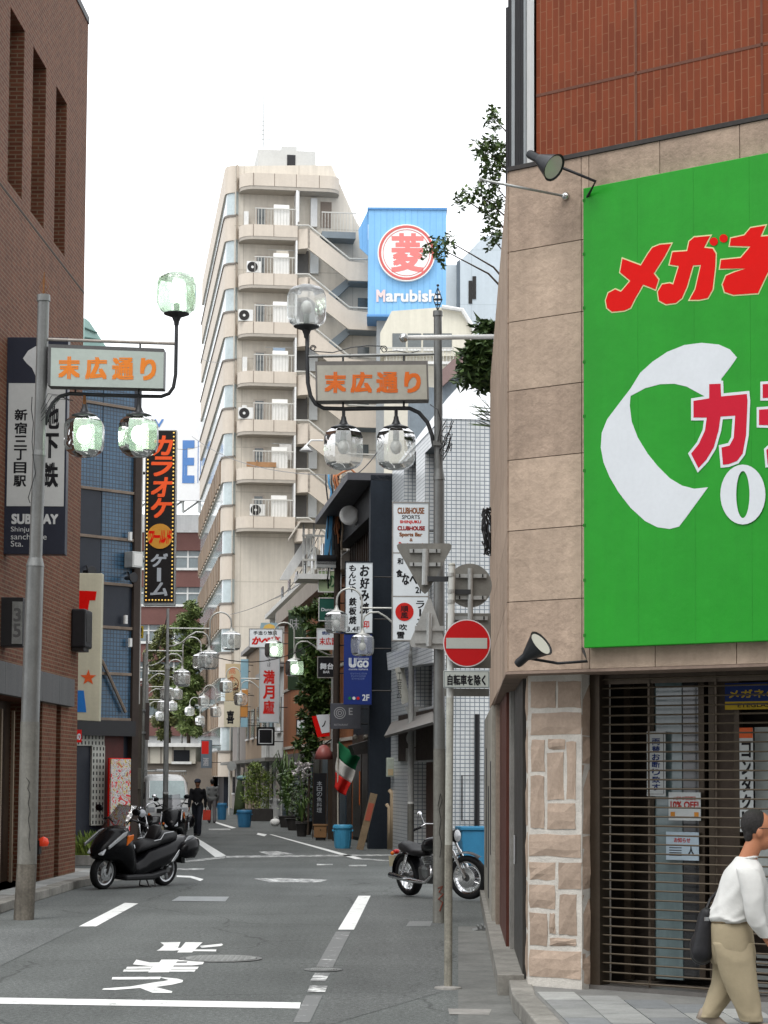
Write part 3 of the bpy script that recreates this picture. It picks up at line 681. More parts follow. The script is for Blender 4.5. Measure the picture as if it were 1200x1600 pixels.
# ---- rod, floodlights
chrome = mat('chrome', (.55,.55,.54), .18, .1, 8, metal=1.); galv = mat('galvanised', (.42,.43,.42), .42, .22, 5, metal=.5, spec=.5)
def floodlight(px, py, ax, ay, tipx, tipy, wall_px, wall_py, label, dr):
    """arm from the wall to a bell-shaped lamp; pixel points give their places, the lamp hangs .3 m off the wall"""
    fa = FO.shift(-.36)
    head = fa.w(*((lambda u: (u[0], 0, u[1]))(fa.uv(px, py)))); tail = fa.w(*((lambda u: (u[0], 0, u[1]))(fa.uv(ax, ay)))); foot = FO.w(*((lambda u: (u[0], -.075, u[1]))(FO.uv(wall_px, wall_py))))
    t = thing('floodlight', label, 'floodlight', foot); rel = lambda p: Vector(p)-foot
    elbow = fa.w(*((lambda u: (u[0], .12, u[1]))(fa.uv(tipx, tipy))))
    MB().tube([(0,0,0), rel(elbow)*.3, rel(elbow), (rel(elbow)+rel(tail))/2+FO.n*.09, rel(tail.lerp(head, .30))+FO.n*.07, rel(tail.lerp(head, .28))], .012, 8).build('arm', blackm, t, smooth=True)
    d = (head-tail).normalized(); q = d.to_track_quat('Z', 'Y'); L = (head-tail).length
    def lat(prof, name, m):
        mb = MB().lathe(prof, n=20); mb.v = [tuple(rel(tail)+q @ Vector(v)) for v in mb.v]; return mb.build(name, m, t, auto=35)
    lat([(.03,0),(.036,.02),(.036,L*.36),(.045,L*.42),(.06,L*.55),(.11,L*.97),(.116,L),(.104,L*.985),(.05,L*.6)], 'shade', mat('lamp_black', (.02,.022,.025), .4, .1, 6, spec=.25))
    lat([(.0,L*.93),(.07,L*.95),(.098,L*.97)], 'lens', mat('lens_glass', (.55,.55,.50), .15, .05, spec=.8))
floodlight(866, 262, 826, 240, 918, 278, 922, 318, 'black bell floodlight on a bent arm above the green sign', 1)
floodlight(846, 1005, 808, 1038, 905, 1032, 918, 1014, 'black bell floodlight below the lower corner of the green sign', 1)
p = FO.uv(887, 308); q = FO.shift(-.62).uv(752, 281)
a, b = FO.w(p[0], -.03, p[1]), FO.shift(-.62).w(q[0], 0, q[1])
t = thing('wall_rod', 'thin steel rod with ball end sticking out beside the green sign', 'rod', a)
MB().cyl((0,0,0), b-a, .011, n=8).build('rod', galv, t, smooth=True); MB().ball((0,0,0), .035).build('rose', chrome, t, smooth=True); MB().cyl(b-a, (b-a)*1.02, .022, n=8).build('tip', galv, t)
p = at(631, 528, 25.0); a = at(776, 526, 25.9)
t = thing('wall_rod', 'pale steel flag rod with ball end crossing in front of the roofs', 'rod', a)
MB().cyl((0,0,0), p-a, .030, n=8).build('rod', whitep, t, smooth=True); MB().ball(p-a, .055).build('ball_end', chrome, t, smooth=True)
# tangle of black cable on the flank
random.seed(3); base = at(764, 830, 25.3)
t = thing('cable_tangle', 'coiled black cables hanging on the flank of the corner building', 'cable', base)
for k in range(7):
    pts = []
    for i in range(18):
        a = i/17*2*math.pi*1.4 + k; pts.append((-.02+.055*math.cos(a)+random.uniform(-.02,.02), .05*math.sin(a*1.3), .27*math.sin(a*.7+k*.5)+random.uniform(-.03,.03)))
    MB().tube(pts, .010, 6).build('cable', blackm, t, smooth=True)
# ================================================================== LEFT: BROWN BRICK BUILDING
brownb = tiled('brown_brick_tile', (.160,.058,.031), (.108,.036,.020), (.185,.122,.078), .215, .066, .0105, .75, .5, False, .2, .14, .8, .35, spec=.14)
granite = mat('grey_granite', (.115,.115,.115), .6, .25, 20, stain=.15)
lb = FL.thing('brick_building', 'brown brick-tiled building with tall slit windows on the left', 'building')
zl = FL.uv(134, 30)[1]
hol = []
for a, b in ((13, 36), (50, 71), (87, 104)):
    hol.append((FL.uv(a, 200)[0], FL.uv(b, 200)[0], FL.uv(95, 393)[1], FL.uv(95, 146)[1]))
xg0, xg1 = FL.uv(62, 1250)[0], FL.uv(117, 1250)[0]
zb0 = FL.uv(54, 1095)[1]; zb1 = FL.uv(54, 1048)[1]
gh = [(-9, FL.uv(64, 1250)[0], PV, zb0), (FL.uv(86, 1250)[0], FL.uv(93, 1250)[0], PV, zb0)]
mb = MB().holed(-10, 0, PV, zl, hol+gh, 0, .55)
mb.quad((0,0,PV),(0,9,PV),(0,9,zl),(0,0,zl)).quad((-10,0,zl),(0,0,zl),(0,9,zl),(-10,9,zl)).quad((0,9,PV),(-10,9,PV),(-10,9,zl),(0,9,zl))
bw_ = mb.build('brick_wall', brownb, lb)
darkglass = mat('dark_window_glass', (.018,.02,.024), .06, .1, spec=.6)
for h in hol:
    w = MB().box(h[0], h[1], .50, .54, h[2], h[3]).build('window', darkglass, lb)
    for k in range(4): MB().box(h[0], h[1], .485, .499, h[2]+(h[3]-h[2])*(k+.5)/4-.02, h[2]+(h[3]-h[2])*(k+.5)/4+.02).build('transom', darkmetal, w)
zj = FL.uv(66, 373)[1]
MB().box(-10, 0, -.004, .0, zj-.018, zj+.018).build('wall_joint', mat('dark_joint', (.06,.045,.04), .9), lb)
MB().box(-10, 0.0, -.02, .4, zl, zl+.12).build('coping', granite, lb)
xb = FL.uv(108, 1075)[0]
for k in range(6):
    MB().box(xb-1.4*(k+1), xb-1.4*k-.012, -.10, .02, zb0, zb1).build('granite_block', granite, lb, bevel=.006)
wood = mat('dark_wood', (.055,.035,.022), .55, .3, 2, stain=.4)
MB().box(-9, 0, .52, .56, PV, zb0).build('recess_wall', wood, lb)
dr = MB().box(-7.4, FL.uv(30, 1250)[0], .40, .45, PV, zb0-.15).build('door', mat('bronze_door', (.10,.07,.045), .4, .2, 3), lb)
for k in range(5): MB().box(-7.2+k*.9, -7.12+k*.9, .36, .40, PV, zb0-.15).build('door_stile', mat('tan_stile', (.22,.17,.12), .5), dr)
MB().cyl((FL.uv(26,1155)[0], .36, FL.uv(26,1155)[1]), (FL.uv(26,1155)[0]+.2, .36, FL.uv(26,1155)[1]), .02).build('door_bar', chrome, dr)
# wall-mounted boxes
x0, x1, z0, z1 = FL.rect(108, 953, 124, 1013)
o = FL.thing('wall_lantern', 'black box lantern on the far corner of the brown brick building', 'lantern')
MB().box(-.75, -.1, -.26, 0, z0, z1).build('case', blackm, o, bevel=.03); MB().box(-.72, -.2, -.22, -.02, z0-.06, z0).build('bracket', darkmetal, o); MB().box(-.70,-.2,-.268,-.26,z0+.1,z1-.08).build('grille', darkmetal, o)
fs_ = frontal(0, 30.8); x0, x1, z0, z1 = fs_.rect(-40, 933, 36, 1010)
o = fs_.thing('light_box', 'black-framed light box at the left picture edge', 'light box')
MB().box(x0, x1, 0, .35, z0, z1).build('case', blackm, o, bevel=.01)
a = fs_.rect(19, 940, 35, 1006); MB().box(a[0], a[1], -.012, 0, a[2], a[3]).build('face', mat('milky_face', (.26,.27,.26), .4, .45, 9), o)
letters(o, mat('faint_ink', (.12,.12,.12), .6))(vtext(MB(), '35', a[0]+.02, a[1]-.02, a[2]+.08, a[3]-.08, -.014, .03))
red_ = FL.rect(58, 1298, 72, 1322, .0)
o = FL.thing('fire_lamp', 'small red lamp low on the brick pier behind the left post', 'lamp')
MB().lathe([(.0,.0),(.07,.01),(.09,.06),(.07,.13),(.0,.16)], (red_[0]+.12, -.08, red_[2]), 10).build('globe', mat('red_glass', (.6,.05,.02), .2, emit=.25), o, smooth=True)
MB().box(red_[0]+.02, red_[0]+.22, -.03, 0, red_[2]-.12, red_[2]+.1).build('backplate', darkmetal, o)
# subway sign projecting from the wall
fs_ = frontal(0, 30.9)
o = fs_.thing('subway_sign', 'tall dark projecting subway station sign with white panel on the brick building', 'sign')
x0, x1, z0, z1 = fs_.rect(4, 527, 104, 866)
navyb = mat('sign_navy', (.022,.026,.042), .35, .1, 3); signgrey = mat('sign_grey', (.42,.43,.42), .4, .08, 2, emit=.12)
bd = MB().box(x0, x1, 0, .22, z0, z1).build('case', navyb, o, bevel=.008)
a = fs_.rect(12, 599, 101, 791); MB().box(a[0], a[1], -.006, 0, a[2], a[3]).build('white_panel', signgrey, o)
mb = MB()
for px0, px1, py0, py1, tx in ((65, 92, 628, 765, '地下鉄'), (22, 42, 638, 762, '新宿三丁目駅')):
    q = fs_.rect(px0, py0, px1, py1); vtext(mb, tx, q[0], q[1], q[2], q[3], -.008, .03, .14)
letters(o, blackink)(mb)
mb = MB()
for px0, px1, py0, py1, tx, bo in ((18, 91, 803, 819, 'SUBWAY', .05), (17, 62, 823, 833, 'Shinjuku-', .0), (17, 73, 834, 843, 'sanchome', .0), (17, 36, 845, 854, 'Sta.', .0)):
    q = fs_.rect(px0, py0, px1, py1); put_text(mb, tx, q[0], q[1], q[2], q[3], -.004, bo)
letters(o, mat('sign_white', (.6,.62,.62), .5))(mb)
MB().prism(fs_.poly([(36,560),(44,548),(56,541),(72,541),(78,552),(72,566),(60,576),(56,588),(50,575),(42,568)]), -.004, 0).build('fan_emblem', mat('sign_white', (.6,.62,.62), .5), o)
MB().cyl((x0-.4, .1, z0+.5), (x0, .1, z0+.5), .03).cyl((x0-.4, .1, z1-.5), (x0, .1, z1-.5), .03).build('bracket', darkmetal, o)

# ================================================================== BLUE TILED STAIR TOWER
FBL = Fr(at(112, 1215, 43.2), (.7, .71))
bl = FBL.thing('blue_tiled_building', 'narrow blue mosaic-tiled building with pale bands behind the brick building', 'building')
bluet = tiled('blue_mosaic', (.045,.125,.215), (.036,.10,.18), (.016,.038,.065), .085, .085, .010, .35, 0, False, .25, .15, .6, 1.0, spec=.6)
slate = mat('dark_panel', (.018,.022,.032), .4, .2, 3)
tanb = mat('tan_band', (.24,.19,.15), .7, .25, 4, stain=.2)
ys = [610, 635, 768, 842, 913, 981, 1053, 1124]
zz = [FBL.uv(180, y)[1] for y in ys]; zz[0] = zz[1]+1.1
xr = FBL.uv(206, 900)[0]; xm = FBL.uv(157, 900)[0]
MB().box(-2.5, xr+.25, .06, 6, PV, zz[0]).build('core_wall', slate, bl)
for k in range(len(zz)-1):
    zt, zb_ = zz[k]-.03, zz[k+1]+.03
    MB().box(-2.5, xm-.01, .0, .07, zb_, zt).build('tile_panel', slate if k in (2, 3) else bluet, bl)
    MB().box(xm+.01, xr, .0, .07, zb_, zt).build('tile_panel', slate if k == 4 else bluet, bl)
    MB().box(-2.5, xr, -.05, .06, zz[k+1]-.03, zz[k+1]+.03).build('band', tanb, bl, bevel=.006)
MB().box(xr, xr+.17, -.08, .3, PV, FBL.uv(212, 660)[1]).build('column', mat('brown_column', (.050,.038,.032), .6, .2, 2), bl)
MB().box(xr+.17, xr+.215, -.06, .25, FBL.uv(212, 1100)[1], FBL.uv(212, 700)[1]).build('edge_strip', mat('edge_strip', (.35,.34,.32), .6), bl)
a = FBL.uv(159, 1031, -.09); b = FBL.uv(196, 1113, -.09); MB().tube([(a[0], -.09, a[1]), (b[0], -.09, b[1])], .035, 6).build('brace', tanb, bl)
MB().box(-2.5, xr, -.2, .06, FBL.uv(170,1150)[1], zz[-1]-.03).build('fascia', blackm, bl)
for px_, py_ in ((203,1004),(203,838),(196,968)):
    q = FBL.uv(px_, py_, -.1); MB().box(q[0]-.03, q[0]+.03, -.14, -.08, q[1]-.09, q[1]+.09).build('small_box', whitep, bl)
# glazed pitched roof glimpsed above the blue tower
rf = [FBL.uv(133, 497, 2), FBL.uv(140, 503, 2), FBL.uv(168, 545, 2), FBL.uv(168, 560, 2), FBL.uv(130, 560, 2)]
gr_ = MB().prism([(x, z) for x, z in rf], 2.0, 2.4).build('glass_roof', mat('green_roof_glass', (.30,.46,.42), .2, .1, 3), bl)
for k, (p_, q_) in enumerate((((133,512),(152,520)), ((133,527),(158,531)), ((133,541),(166,545)))):
    u, v = FBL.uv(*p_, 1.96), FBL.uv(*q_, 1.96); MB().tube([(u[0], 1.97, u[1]), (v[0], 1.97, v[1])], .02, 5).build('glazing_bar', mat('bar_green', (.10,.18,.16), .5), gr_)
q = FBL.rect(206, 862, 223, 887, -.3)
o = FBL.thing('meter_box', 'grey box fixed high on the edge of the blue building', 'box'); MB().box(q[0], q[1], -.32, -.05, q[2], q[3]).build('case', galv, o, bevel=.01); MB().box(q[0]+.04, q[1]-.04, -.328, -.32, q[2]+.04, q[3]-.04).build('lid', whitep, o)
for px_, py_, lab in ((203,903,'black spotlight at the right edge of the blue building'), (138,893,'black spotlight above the cream star sign')):
    q = FBL.uv(px_, py_, -.25); o = FBL.thing('spotlight', lab, 'spotlight')
    MB().lathe([(.04,-.14),(.05,0),(.11,.13),(.10,.13)], (0,0,0), 12, 'Y').build('housing', blackm, o, smooth=True, loc=(q[0], -.25, q[1])); MB().cyl((q[0], -.25, q[1]), (q[0]+.12, -.03, q[1]+.14), .02).build('bracket', blackm, o)
# cream star sign
fs_ = frontal(0, 42.4)
o = fs_.thing('star_sign', 'tall cream sign with orange star and red and blue letters', 'sign')
x0, x1, z0, z1 = fs_.rect(92, 895, 159, 1126); x0b = fs_.rect(92, 895, 154, 1126)
cr = MB().prism([fs_.uv(100, 895), fs_.uv(160, 896), fs_.uv(155, 1127), fs_.uv(96, 1124)], 0, .25).build('panel', mat('cream_enamel', (.56,.53,.40), .4, .1, 2, stain=.1), o, bevel=.01)
MB().prism(fs_.poly([(104,922),(151,924),(149,938),(140,938),(131,990),(112,990)]), -.006, 0).build('red_letter', redv, cr)
q = fs_.uv(138, 1059); r_ = .165
MB().prism([(q[0]+(r_ if k % 2 == 0 else r_*.40)*math.sin(k*math.pi/5), q[1]+(r_ if k % 2 == 0 else r_*.40)*math.cos(k*math.pi/5)) for k in range(10)], -.006, 0).build('star', mat('orange_star', (.68,.10,.02), .5), cr)
MB().prism(fs_.poly([(104,1078),(131,1079),(135,1113),(104,1112)]), -.006, 0).build('blue_letter', mat('blue_letter', (.02,.17,.52), .5), cr)
# entrance under the blue tower
FE = FBL.shift(-.25)
o = bl
pb = mat('pierced_block', (.50,.51,.46), .7, .15, 5)
frm = None
for nm, rc in (('top', (126,1139,175,1165)), ('leg', (155,1165,175,1290))):
    q = FE.rect(*rc); fm = MB().box(q[0], q[1], -.0, .12, q[2], q[3]).build('pierced_block_panel', pb, bl)
    mb = MB(); nx = max(2, round((q[1]-q[0])/.085)); nz = max(3, round((q[3]-q[2])/.125))
    for i in range(nx):
        for j in range(nz):
            cx, cz = q[0]+(i+.5)*(q[1]-q[0])/nx, q[2]+(j+.5)*(q[3]-q[2])/nz; mb.box(cx-.014, cx+.014, -.006, 0, cz-.035, cz+.035)
    ob = mb.build('piercing', blackm, fm); ob['kind'] = 'stuff'
q = FE.rect(100, 1163, 155, 1330); MB().box(q[0], q[1], .14, .18, PV, q[3]).build('dark_door', mat('door_dark', (.03,.026,.024), .3, .2, 3), bl)
q = FE.rect(117, 1248, 141, 1256.5, .1); MB().box(q[0], q[1], .125, .135, q[2], q[3]).build('blue_stripe', mat('stripe_blue', (.02,.16,.36), .5), bl)
q = FE.rect(117, 1257, 141, 1266, .1); MB().box(q[0], q[1], .125, .135, q[2], q[3]).build('yellow_stripe', mat('stripe_yellow', (.55,.45,.04), .5), bl)
q = FE.rect(128, 1207, 137, 1232, .1); MB().box(q[0], q[1], .12, .13, q[2], q[3]).build('door_notice', paper, bl)
q = FE.rect(174, 1150, 206, 1330); MB().box(q[0], q[1], .05, .1, PV, q[3]).build('red_brown_panel', mat('maroon_panel', (.09,.022,.018), .5, .2, 3), bl)
q = FE.rect(110, 1140, 126, 1160); o = FE.thing('red_sign', 'small red sign peeping out beside the pierced white blocks', 'sign'); MB().box(q[0], q[1], -.03, .1, q[2], q[3]).build('panel', redv, o); letters(o, whitev)(put_text(MB(), 'の', q[1]-.12, q[1]-.02, q[2]+.05, q[3]-.08, -.034, .04))
# swirl poster
def swirlmat():
    m, n, l, b = _nodes('swirl_print'); tc = n.new('ShaderNodeTexCoord')
    v = n.new('ShaderNodeTexNoise'); v.inputs['Scale'].default_value = 4.5; v.inputs['Detail'].default_value = 3; v.inputs['Distortion'].default_value = 2.5; l.new(tc.outputs['Object'], v.inputs['Vector'])
    r = n.new('ShaderNodeValToRGB'); r.color_ramp.interpolation = 'CONSTANT'; e = r.color_ramp.elements
    e[0].color = (.6,.03,.03,1); e[1].position = .40; e[1].color = (.55,.56,.55,1)
    for p_, c_ in ((.47, (.10,.10,.11,1)), (.50, (.6,.55,.5,1)), (.56, (.55,.42,.08,1)), (.61, (.15,.14,.14,1)), (.64, (.55,.05,.04,1))): k = e.new(p_); k.color = c_
    l.new(v.outputs['Fac'], r.inputs['Fac']); l.new(r.outputs['Color'], b.inputs['Base Color']); return m
q = FE.rect(172, 1186, 203, 1290, -.1); o = FE.thing('swirl_poster', 'red and grey swirl-patterned poster panel beside the pierced blocks', 'poster')
MB().box(q[0], q[1], -.12, -.08, PV+.25, q[3]).build('board', swirlmat(), o); MB().box(q[0]-.02, q[1]+.02, -.08, -.04, PV, q[3]+.02).build('frame', redv, o)
# karaoke sign
Yk = 50.0; fs_ = frontal(0, Yk)
o = fs_.thing('karaoke_sign', 'tall black karaoke sign edged with yellow bulbs', 'sign')
x0, x1, z0, z1 = fs_.rect(227, 673, 273, 941)
bd = MB().box(x0, x1, 0, .3, z0, z1).build('case', mat('sign_black', (.014,.012,.012), .35, .1), o); MB().box(x0-.02, x1+.02, .02, .28, z0-.07, z1+.02).build('casing', galv, o)
bulb = mat('yellow_bulb', (.80,.52,.12), .4, 0, emit=.5); mb = MB()
nz_ = 44
for k in range(nz_):
    z = z0+.05+(z1-z0-.1)*k/(nz_-1)
    for x in (x0+.045, x1-.045): mb.ball((x, -.012, z), .021, (1,1,1), 6, 4)
for k in range(9):
    x = x0+.045+(x1-x0-.09)*k/8; mb.ball((x, -.012, z0+.05), .021, (1,1,1), 6, 4)
ob = mb.build('bulb_border', bulb, bd); ob['kind'] = 'stuff'
q = fs_.rect(236, 680, 270, 810); letters(bd, mat('orange_letter', (.75,.09,.02), .4, emit=.1))(vtext(MB(), 'カラオケ', q[0], q[1], q[2], q[3], -.006, .035, .04, .18))
c_ = fs_.uv(250, 838); MB().lathe([(0, .0), (.30, .0), (.30, .012)], (c_[0], -.012, c_[1]), 28, 'Y').build('disc', mat('orange_disc', (.55,.25,.03), .5, .2, 5), bd)
q = fs_.rect(232, 828, 269, 850); letters(bd, redv)(put_text(MB(), 'ワールド', q[0], q[1], q[2], q[3], -.026, .05, .25))
q = fs_.rect(235, 864, 262, 932); letters(bd, mat('silver_letter', (.36,.38,.41), .35))(vtext(MB(), 'ゲーム', q[0], q[1], q[2], q[3], -.006, .035, .06, .25))
for z in (z0+1., z1-1.): MB().cyl((x0-.35, .15, z), (x0, .15, z), .035).build('bracket', darkmetal, o)

# ================================================================== FAR LEFT BUILDINGS
beige = mat('beige_cladding', (.50,.45,.38), .7, .10, 1.2, stain=.10)
skyglass = mat('window_glass', (.42,.49,.50), .07, .2, .8, spec=.9)
whitec = mat('white_cladding', (.74,.74,.73), .6, .10, .8, stain=.10)
fs_ = frontal(200, 158.)
o = fs_.thing('ribbon_window_block', 'brown and white office block with ribbon windows beyond the lamp posts', 'building')
x0, x1, zt, _ = fs_.rect(195, 835, 335, 835); ztop = fs_.uv(265, 836)[1]
MB().box(x0, x1, .4, 14, 0, ztop+1.6).build('core_wall', whitec, o)
mar = mat('maroon_tile', (.17,.085,.075), .7, .15, 1)
rows = [(832,860),(891,917),(948,976),(1006,1034),(1064,1092),(1122,1150)]
for a, b in rows:
    za, zb_ = fs_.uv(265, a)[1], fs_.uv(265, b)[1]; MB().box(x0, x1, 0, .4, zb_, za).build('spandrel', mar, o); MB().box(x0, x1, -.12, 0, za-.0, za+.18).build('sill', whitep, o)
for k in range(len(rows)-1):
    za, zb_ = fs_.uv(265, rows[k][1])[1], fs_.uv(265, rows[k+1][0])[1]+.18
    for j in range(7):
        xa = x0+(x1-x0)*j/7; xb_ = x0+(x1-x0)*(j+1)/7-.12
        w = MB().box(xa, xb_, .28, .34, zb_, za).build('window', mat('far_glass', (.16,.20,.21), .1, .35, .6, spec=.8), o)
        MB().box(xb_, xb_+.12, .2, .4, zb_, za).build('mullion', whitep, w); MB().box(xa, xb_, .2, .28, (za+zb_)/2-.05+.2, (za+zb_)/2+.05+.2).build('transom', whitep, w)
fs2 = frontal(200, 156.)
MB().box(0,0,0,0,0,0) if False else None
oo = fs2.thing('rooftop_billboard', 'white rooftop billboard with big blue letters behind the karaoke sign', 'billboard')
q = fs2.rect(195, 652, 325, 782); bb = MB().box(q[0], q[1], 0, .5, q[2], q[3]).build('panel', mat('billboard_white', (.80,.80,.80), .6, .05), oo)
bluel = mat('blue_channel_letter', (.10,.23,.52), .4, .1, 2)
for tx, a, b, c, d in (('S', 243, 272, 690, 757), ('E', 285, 304, 688, 755), ('I', 309, 314, 688, 755), ('V', 240, 256, 655, 668)):
    e = fs2.rect(a, c, b, d); letters(bb, bluel, 'letter')(put_text(MB(), tx, e[0], e[1], e[2], e[3], -.03, .03))
for k in range(5):
    xk = q[0]+(q[1]-q[0])*(k+.5)/5; MB().tube([(xk, .3, ztop+1.5), (xk, .3, q[2]+.1)], .12, 6).build('strut', galv, oo); MB().tube([(xk, .3, ztop+1.5), (xk+1.2, .3, q[2])], .08, 6).build('strut', galv, oo)
fs_ = frontal(200, 128.)
o = fs_.thing('beige_house', 'low beige house at the far end of the street behind the van', 'house')
q = fs_.rect(218, 1168, 332, 1290); MB().box(q[0], q[1], 0, 6, 0, fs_.uv(270, 1190)[1]).build('wall', mat('house_taupe', (.22,.19,.16), .8, .15, 2), o)
q2 = fs_.rect(214, 1167, 306, 1193); MB().box(q2[0], q2[1], -.25, 5, q2[2], q2[3]).build('upper_wall', mat('house_beige', (.50,.47,.40), .8, .1, 2), o)
for a in range(5): xx = q2[0]+(q2[1]-q2[0])*a/5; MB().box(xx, xx+.1, -.29, -.25, q2[2], q2[3]).build('panel_joint', mat('joint_tan', (.25,.22,.19), .8), o)
q3 = fs_.rect(272, 1172, 297, 1190); w = MB().box(q3[0], q3[1], -.30, -.25, q3[2], q3[3]).build('window', darkglass, o); MB().box(q3[0]-.12, q3[1]+.12, -.32, -.25, q3[2]-.15, q3[2]).build('window_sill', whitep, w)
MB().box(q2[0], q2[1]+.4, -.6, 5.4, q2[3], q2[3]+.22).build('eaves', whitep, o)

# ================================================================== APARTMENT TOWER
TW = Fr(at(372, 1215, 121.), (.9914, .1307))
tw = TW.thing('apartment_tower', 'tall beige apartment tower with rounded balconies and outside stair', 'building')
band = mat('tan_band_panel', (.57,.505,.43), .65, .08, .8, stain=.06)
wallb = tiled('beige_wall_tile', (.64,.59,.51), (.62,.57,.495), (.50,.455,.39), 3.2, 2.6, .03, .7, 0, False, .10, .12, .3, .4)
T = lambda px, py, y=0.: TW.uv(px, py, y)
zroof = T(430, 262)[1]; xw1 = T(592, 600)[0]
prof = [(T(367, 400)[0], 0), (xw1, 0), (xw1, T(592, 402)[1]), (T(556, 345)[0], T(556, 345)[1]), (T(518, 258)[0], T(518, 258)[1]), (T(367, 300)[0], zroof)]
MB().prism(prof, 0, 16).build('front_wall', wallb, tw)
# left flank and rounded corner: spandrels and ribbon windows
xc = T(350, 500)[0]; rad = .75
path = [(xc-.0, 30.)] + [(xc, 1.2+k*4.) for k in range(6, -1, -1)] + [(xc+rad-rad*math.cos(a), rad-rad*math.sin(a)) for a in [i*math.pi/2/8 for i in range(1, 9)]] + [(T(367, 500)[0], 0.)]
def strip(path, z0, z1, off, name, m, depth=.3, par=None, smooth=False):
    mb = MB(); n = len(path); pts = []
    for i, (x, y) in enumerate(path):
        a, b = path[max(0, i-1)], path[min(n-1, i+1)]; d = Vector((b[0]-a[0], b[1]-a[1])).normalized(); nn = Vector((d.y, -d.x))*-1
        pts.append(((x-nn.x*off, y-nn.y*off), (x+nn.x*depth, y+nn.y*depth)))
    o_ = [p[0] for p in pts]; i_ = [p[1] for p in pts]
    vs = [(p[0], p[1], z0) for p in o_]+[(p[0], p[1], z1) for p in o_]+[(p[0], p[1], z0) for p in i_]+[(p[0], p[1], z1) for p in i_]
    fs = []
    for k in range(n-1):
        fs += [(k, k+1, n+k+1, n+k), (2*n+k+1, 2*n+k, 3*n+k, 3*n+k+1), (n+k, n+k+1, 3*n+k+1, 3*n+k), (k+1, k, 2*n+k, 2*n+k+1)]
    mb.add(vs, fs); return mb.build(name, m, par or tw, auto=50)
st_h = (T(420, 807)[1]-T(420, 731)[1])
st_h = abs(st_h); z_top_sp = T(358, 300)[1]
strip(path, z_top_sp, T(358, 258)[1], 0, 'spandrel', band)
nfl = 14
for k in range(nfl):
    zw1 = z_top_sp - k*st_h; zw0 = zw1 - st_h*.48; zs0 = zw1 - st_h
    if zs0 < .2: break
    strip(path, zw0, zw1, -.10, 'window', skyglass)
    strip(path, zs0, zw0, 0, 'spandrel', band)
    strip(path, zw0-.08, zw0+.03, .06, 'sill', mat('sill_dark', (.20,.18,.16), .7))
MB().box(xc+.3, T(372, 500)[0], .5, 29, 0, T(358, 258)[1]-.4).build('inner_core', slate, tw)
for fl in range(1, nfl):
    zs_ = z_top_sp - fl*st_h
    if zs_ < .3: break
    if fl < 6: continue
    for k in range(15): MB().box(xc-.10, xc-.0, 1.6+k*1.9, 2.5+k*1.9, zs_+.05, zs_+st_h*.50).build('flank_rib', mat('brown_fin', (.25,.19,.14), .7, .15, 2, each=.15), tw)
# balconies
doorb = mat('brown_sash', (.20,.16,.13), .5, .15); railm = mat('rail_white', (.52,.51,.47), .5, .1)
def rail(x0, x1, y0, z0, h, par, y1=None, step=.17, lname='railing'):
    mb = MB(); n = max(2, int((x1-x0)/step))
    for i in range(n+1):
        x = x0+(x1-x0)*i/n; mb.box(x-.014, x+.014, y0-.014, y0+.014, z0, z0+h)
    mb.box(x0-.03, x1+.03, y0-.03, y0+.03, z0+h, z0+h+.06)
    o = mb.build(lname, railm, par); o['kind'] = 'stuff'; return o
bx0, bx1 = T(374, 500)[0]-.1, T(461, 500)[0]; dep = 1.25
plan = [(bx1, 0), (bx1, -dep)] + [(bx0+.9-.9*math.sin(a), -dep+.9-.9*math.cos(a)) for a in [i*math.pi/2/8 for i in range(9)]] + [(bx0, 0)]
def bandplan(pl, z0, z1, m, name, par, bottom=None):
    o = plan_prism(MB(), pl, z0, z1).build(name, m, par, auto=40); return o
bal_y = [351, 427, 503, 580, 656, 731, 807]
for k, y in enumerate(bal_y):
    z1, z0 = T(420, y, -dep)[1], T(420, y+23, -dep)[1]
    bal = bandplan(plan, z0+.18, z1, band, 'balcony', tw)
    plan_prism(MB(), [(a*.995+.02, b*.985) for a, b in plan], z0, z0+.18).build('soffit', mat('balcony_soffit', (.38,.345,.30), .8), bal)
    for px_ in (396, 428): xj_ = T(px_, y, -dep)[0]; MB().box(xj_-.02, xj_+.02, -dep-.006, -dep, z0+.18, z1).build('panel_joint', mat('joint_brown', (.22,.18,.15), .8), bal)
    rail(bx0+.9, bx1-.1, -dep+.12, z1, .95, bal)
    MB().box(bx1-.10, bx1, -dep+.02, 0, z1, z1+2.1).build('side_screen', whitec, bal)
    zf = z0+.2
    w = MB().box(T(398,400)[0], T(417,400)[0], -.06, .02, zf, zf+2.05).build('balcony_door', mat('pale_frame', (.52,.46,.40), .6), bal)
    MB().box(T(401,400)[0], T(414,400)[0], -.075, -.06, zf+.1, zf+1.95).build('door_pane', mat('sash_glass', (.10,.115,.115), .1, .3, 1, spec=.8), w)
    MB().box(T(425,400)[0], T(449,400)[0], -dep+.20, -dep+.25, z1+.02, z1+1.25).build('privacy_board', mat('board_white', (.78,.77,.74), .6, .06), bal)
    if k in (0,3,4): MB().box(T(380,400)[0], T(387,400)[0], -.5, -.1, zf, zf+1.6).build('tall_cabinet', whitep, bal)
def aircon(px_, y, k, lab):
    z1 = T(420, y, -dep)[1]; q = T(px_, y-12, -dep+.3)[0]
    o = TW.thing('air_conditioner', lab, 'air conditioner', 'air conditioners on the tower balconies')
    MB().box(q-.42, q+.42, -dep+.16, -dep+.46, z1+.05, z1+.72).build('case', whitep, o, bevel=.02); MB().lathe([(.30,.0),(.30,.02),(.25,.02),(.25,.0)], (q-.1, -dep+.158, z1+.38), 20, 'Y', caps=False).lathe([(.25,.0),(.08,.0)], (q-.1,-dep+.155,z1+.38), 16, 'Y', caps=False).build('fan_grille', darkmetal, o)
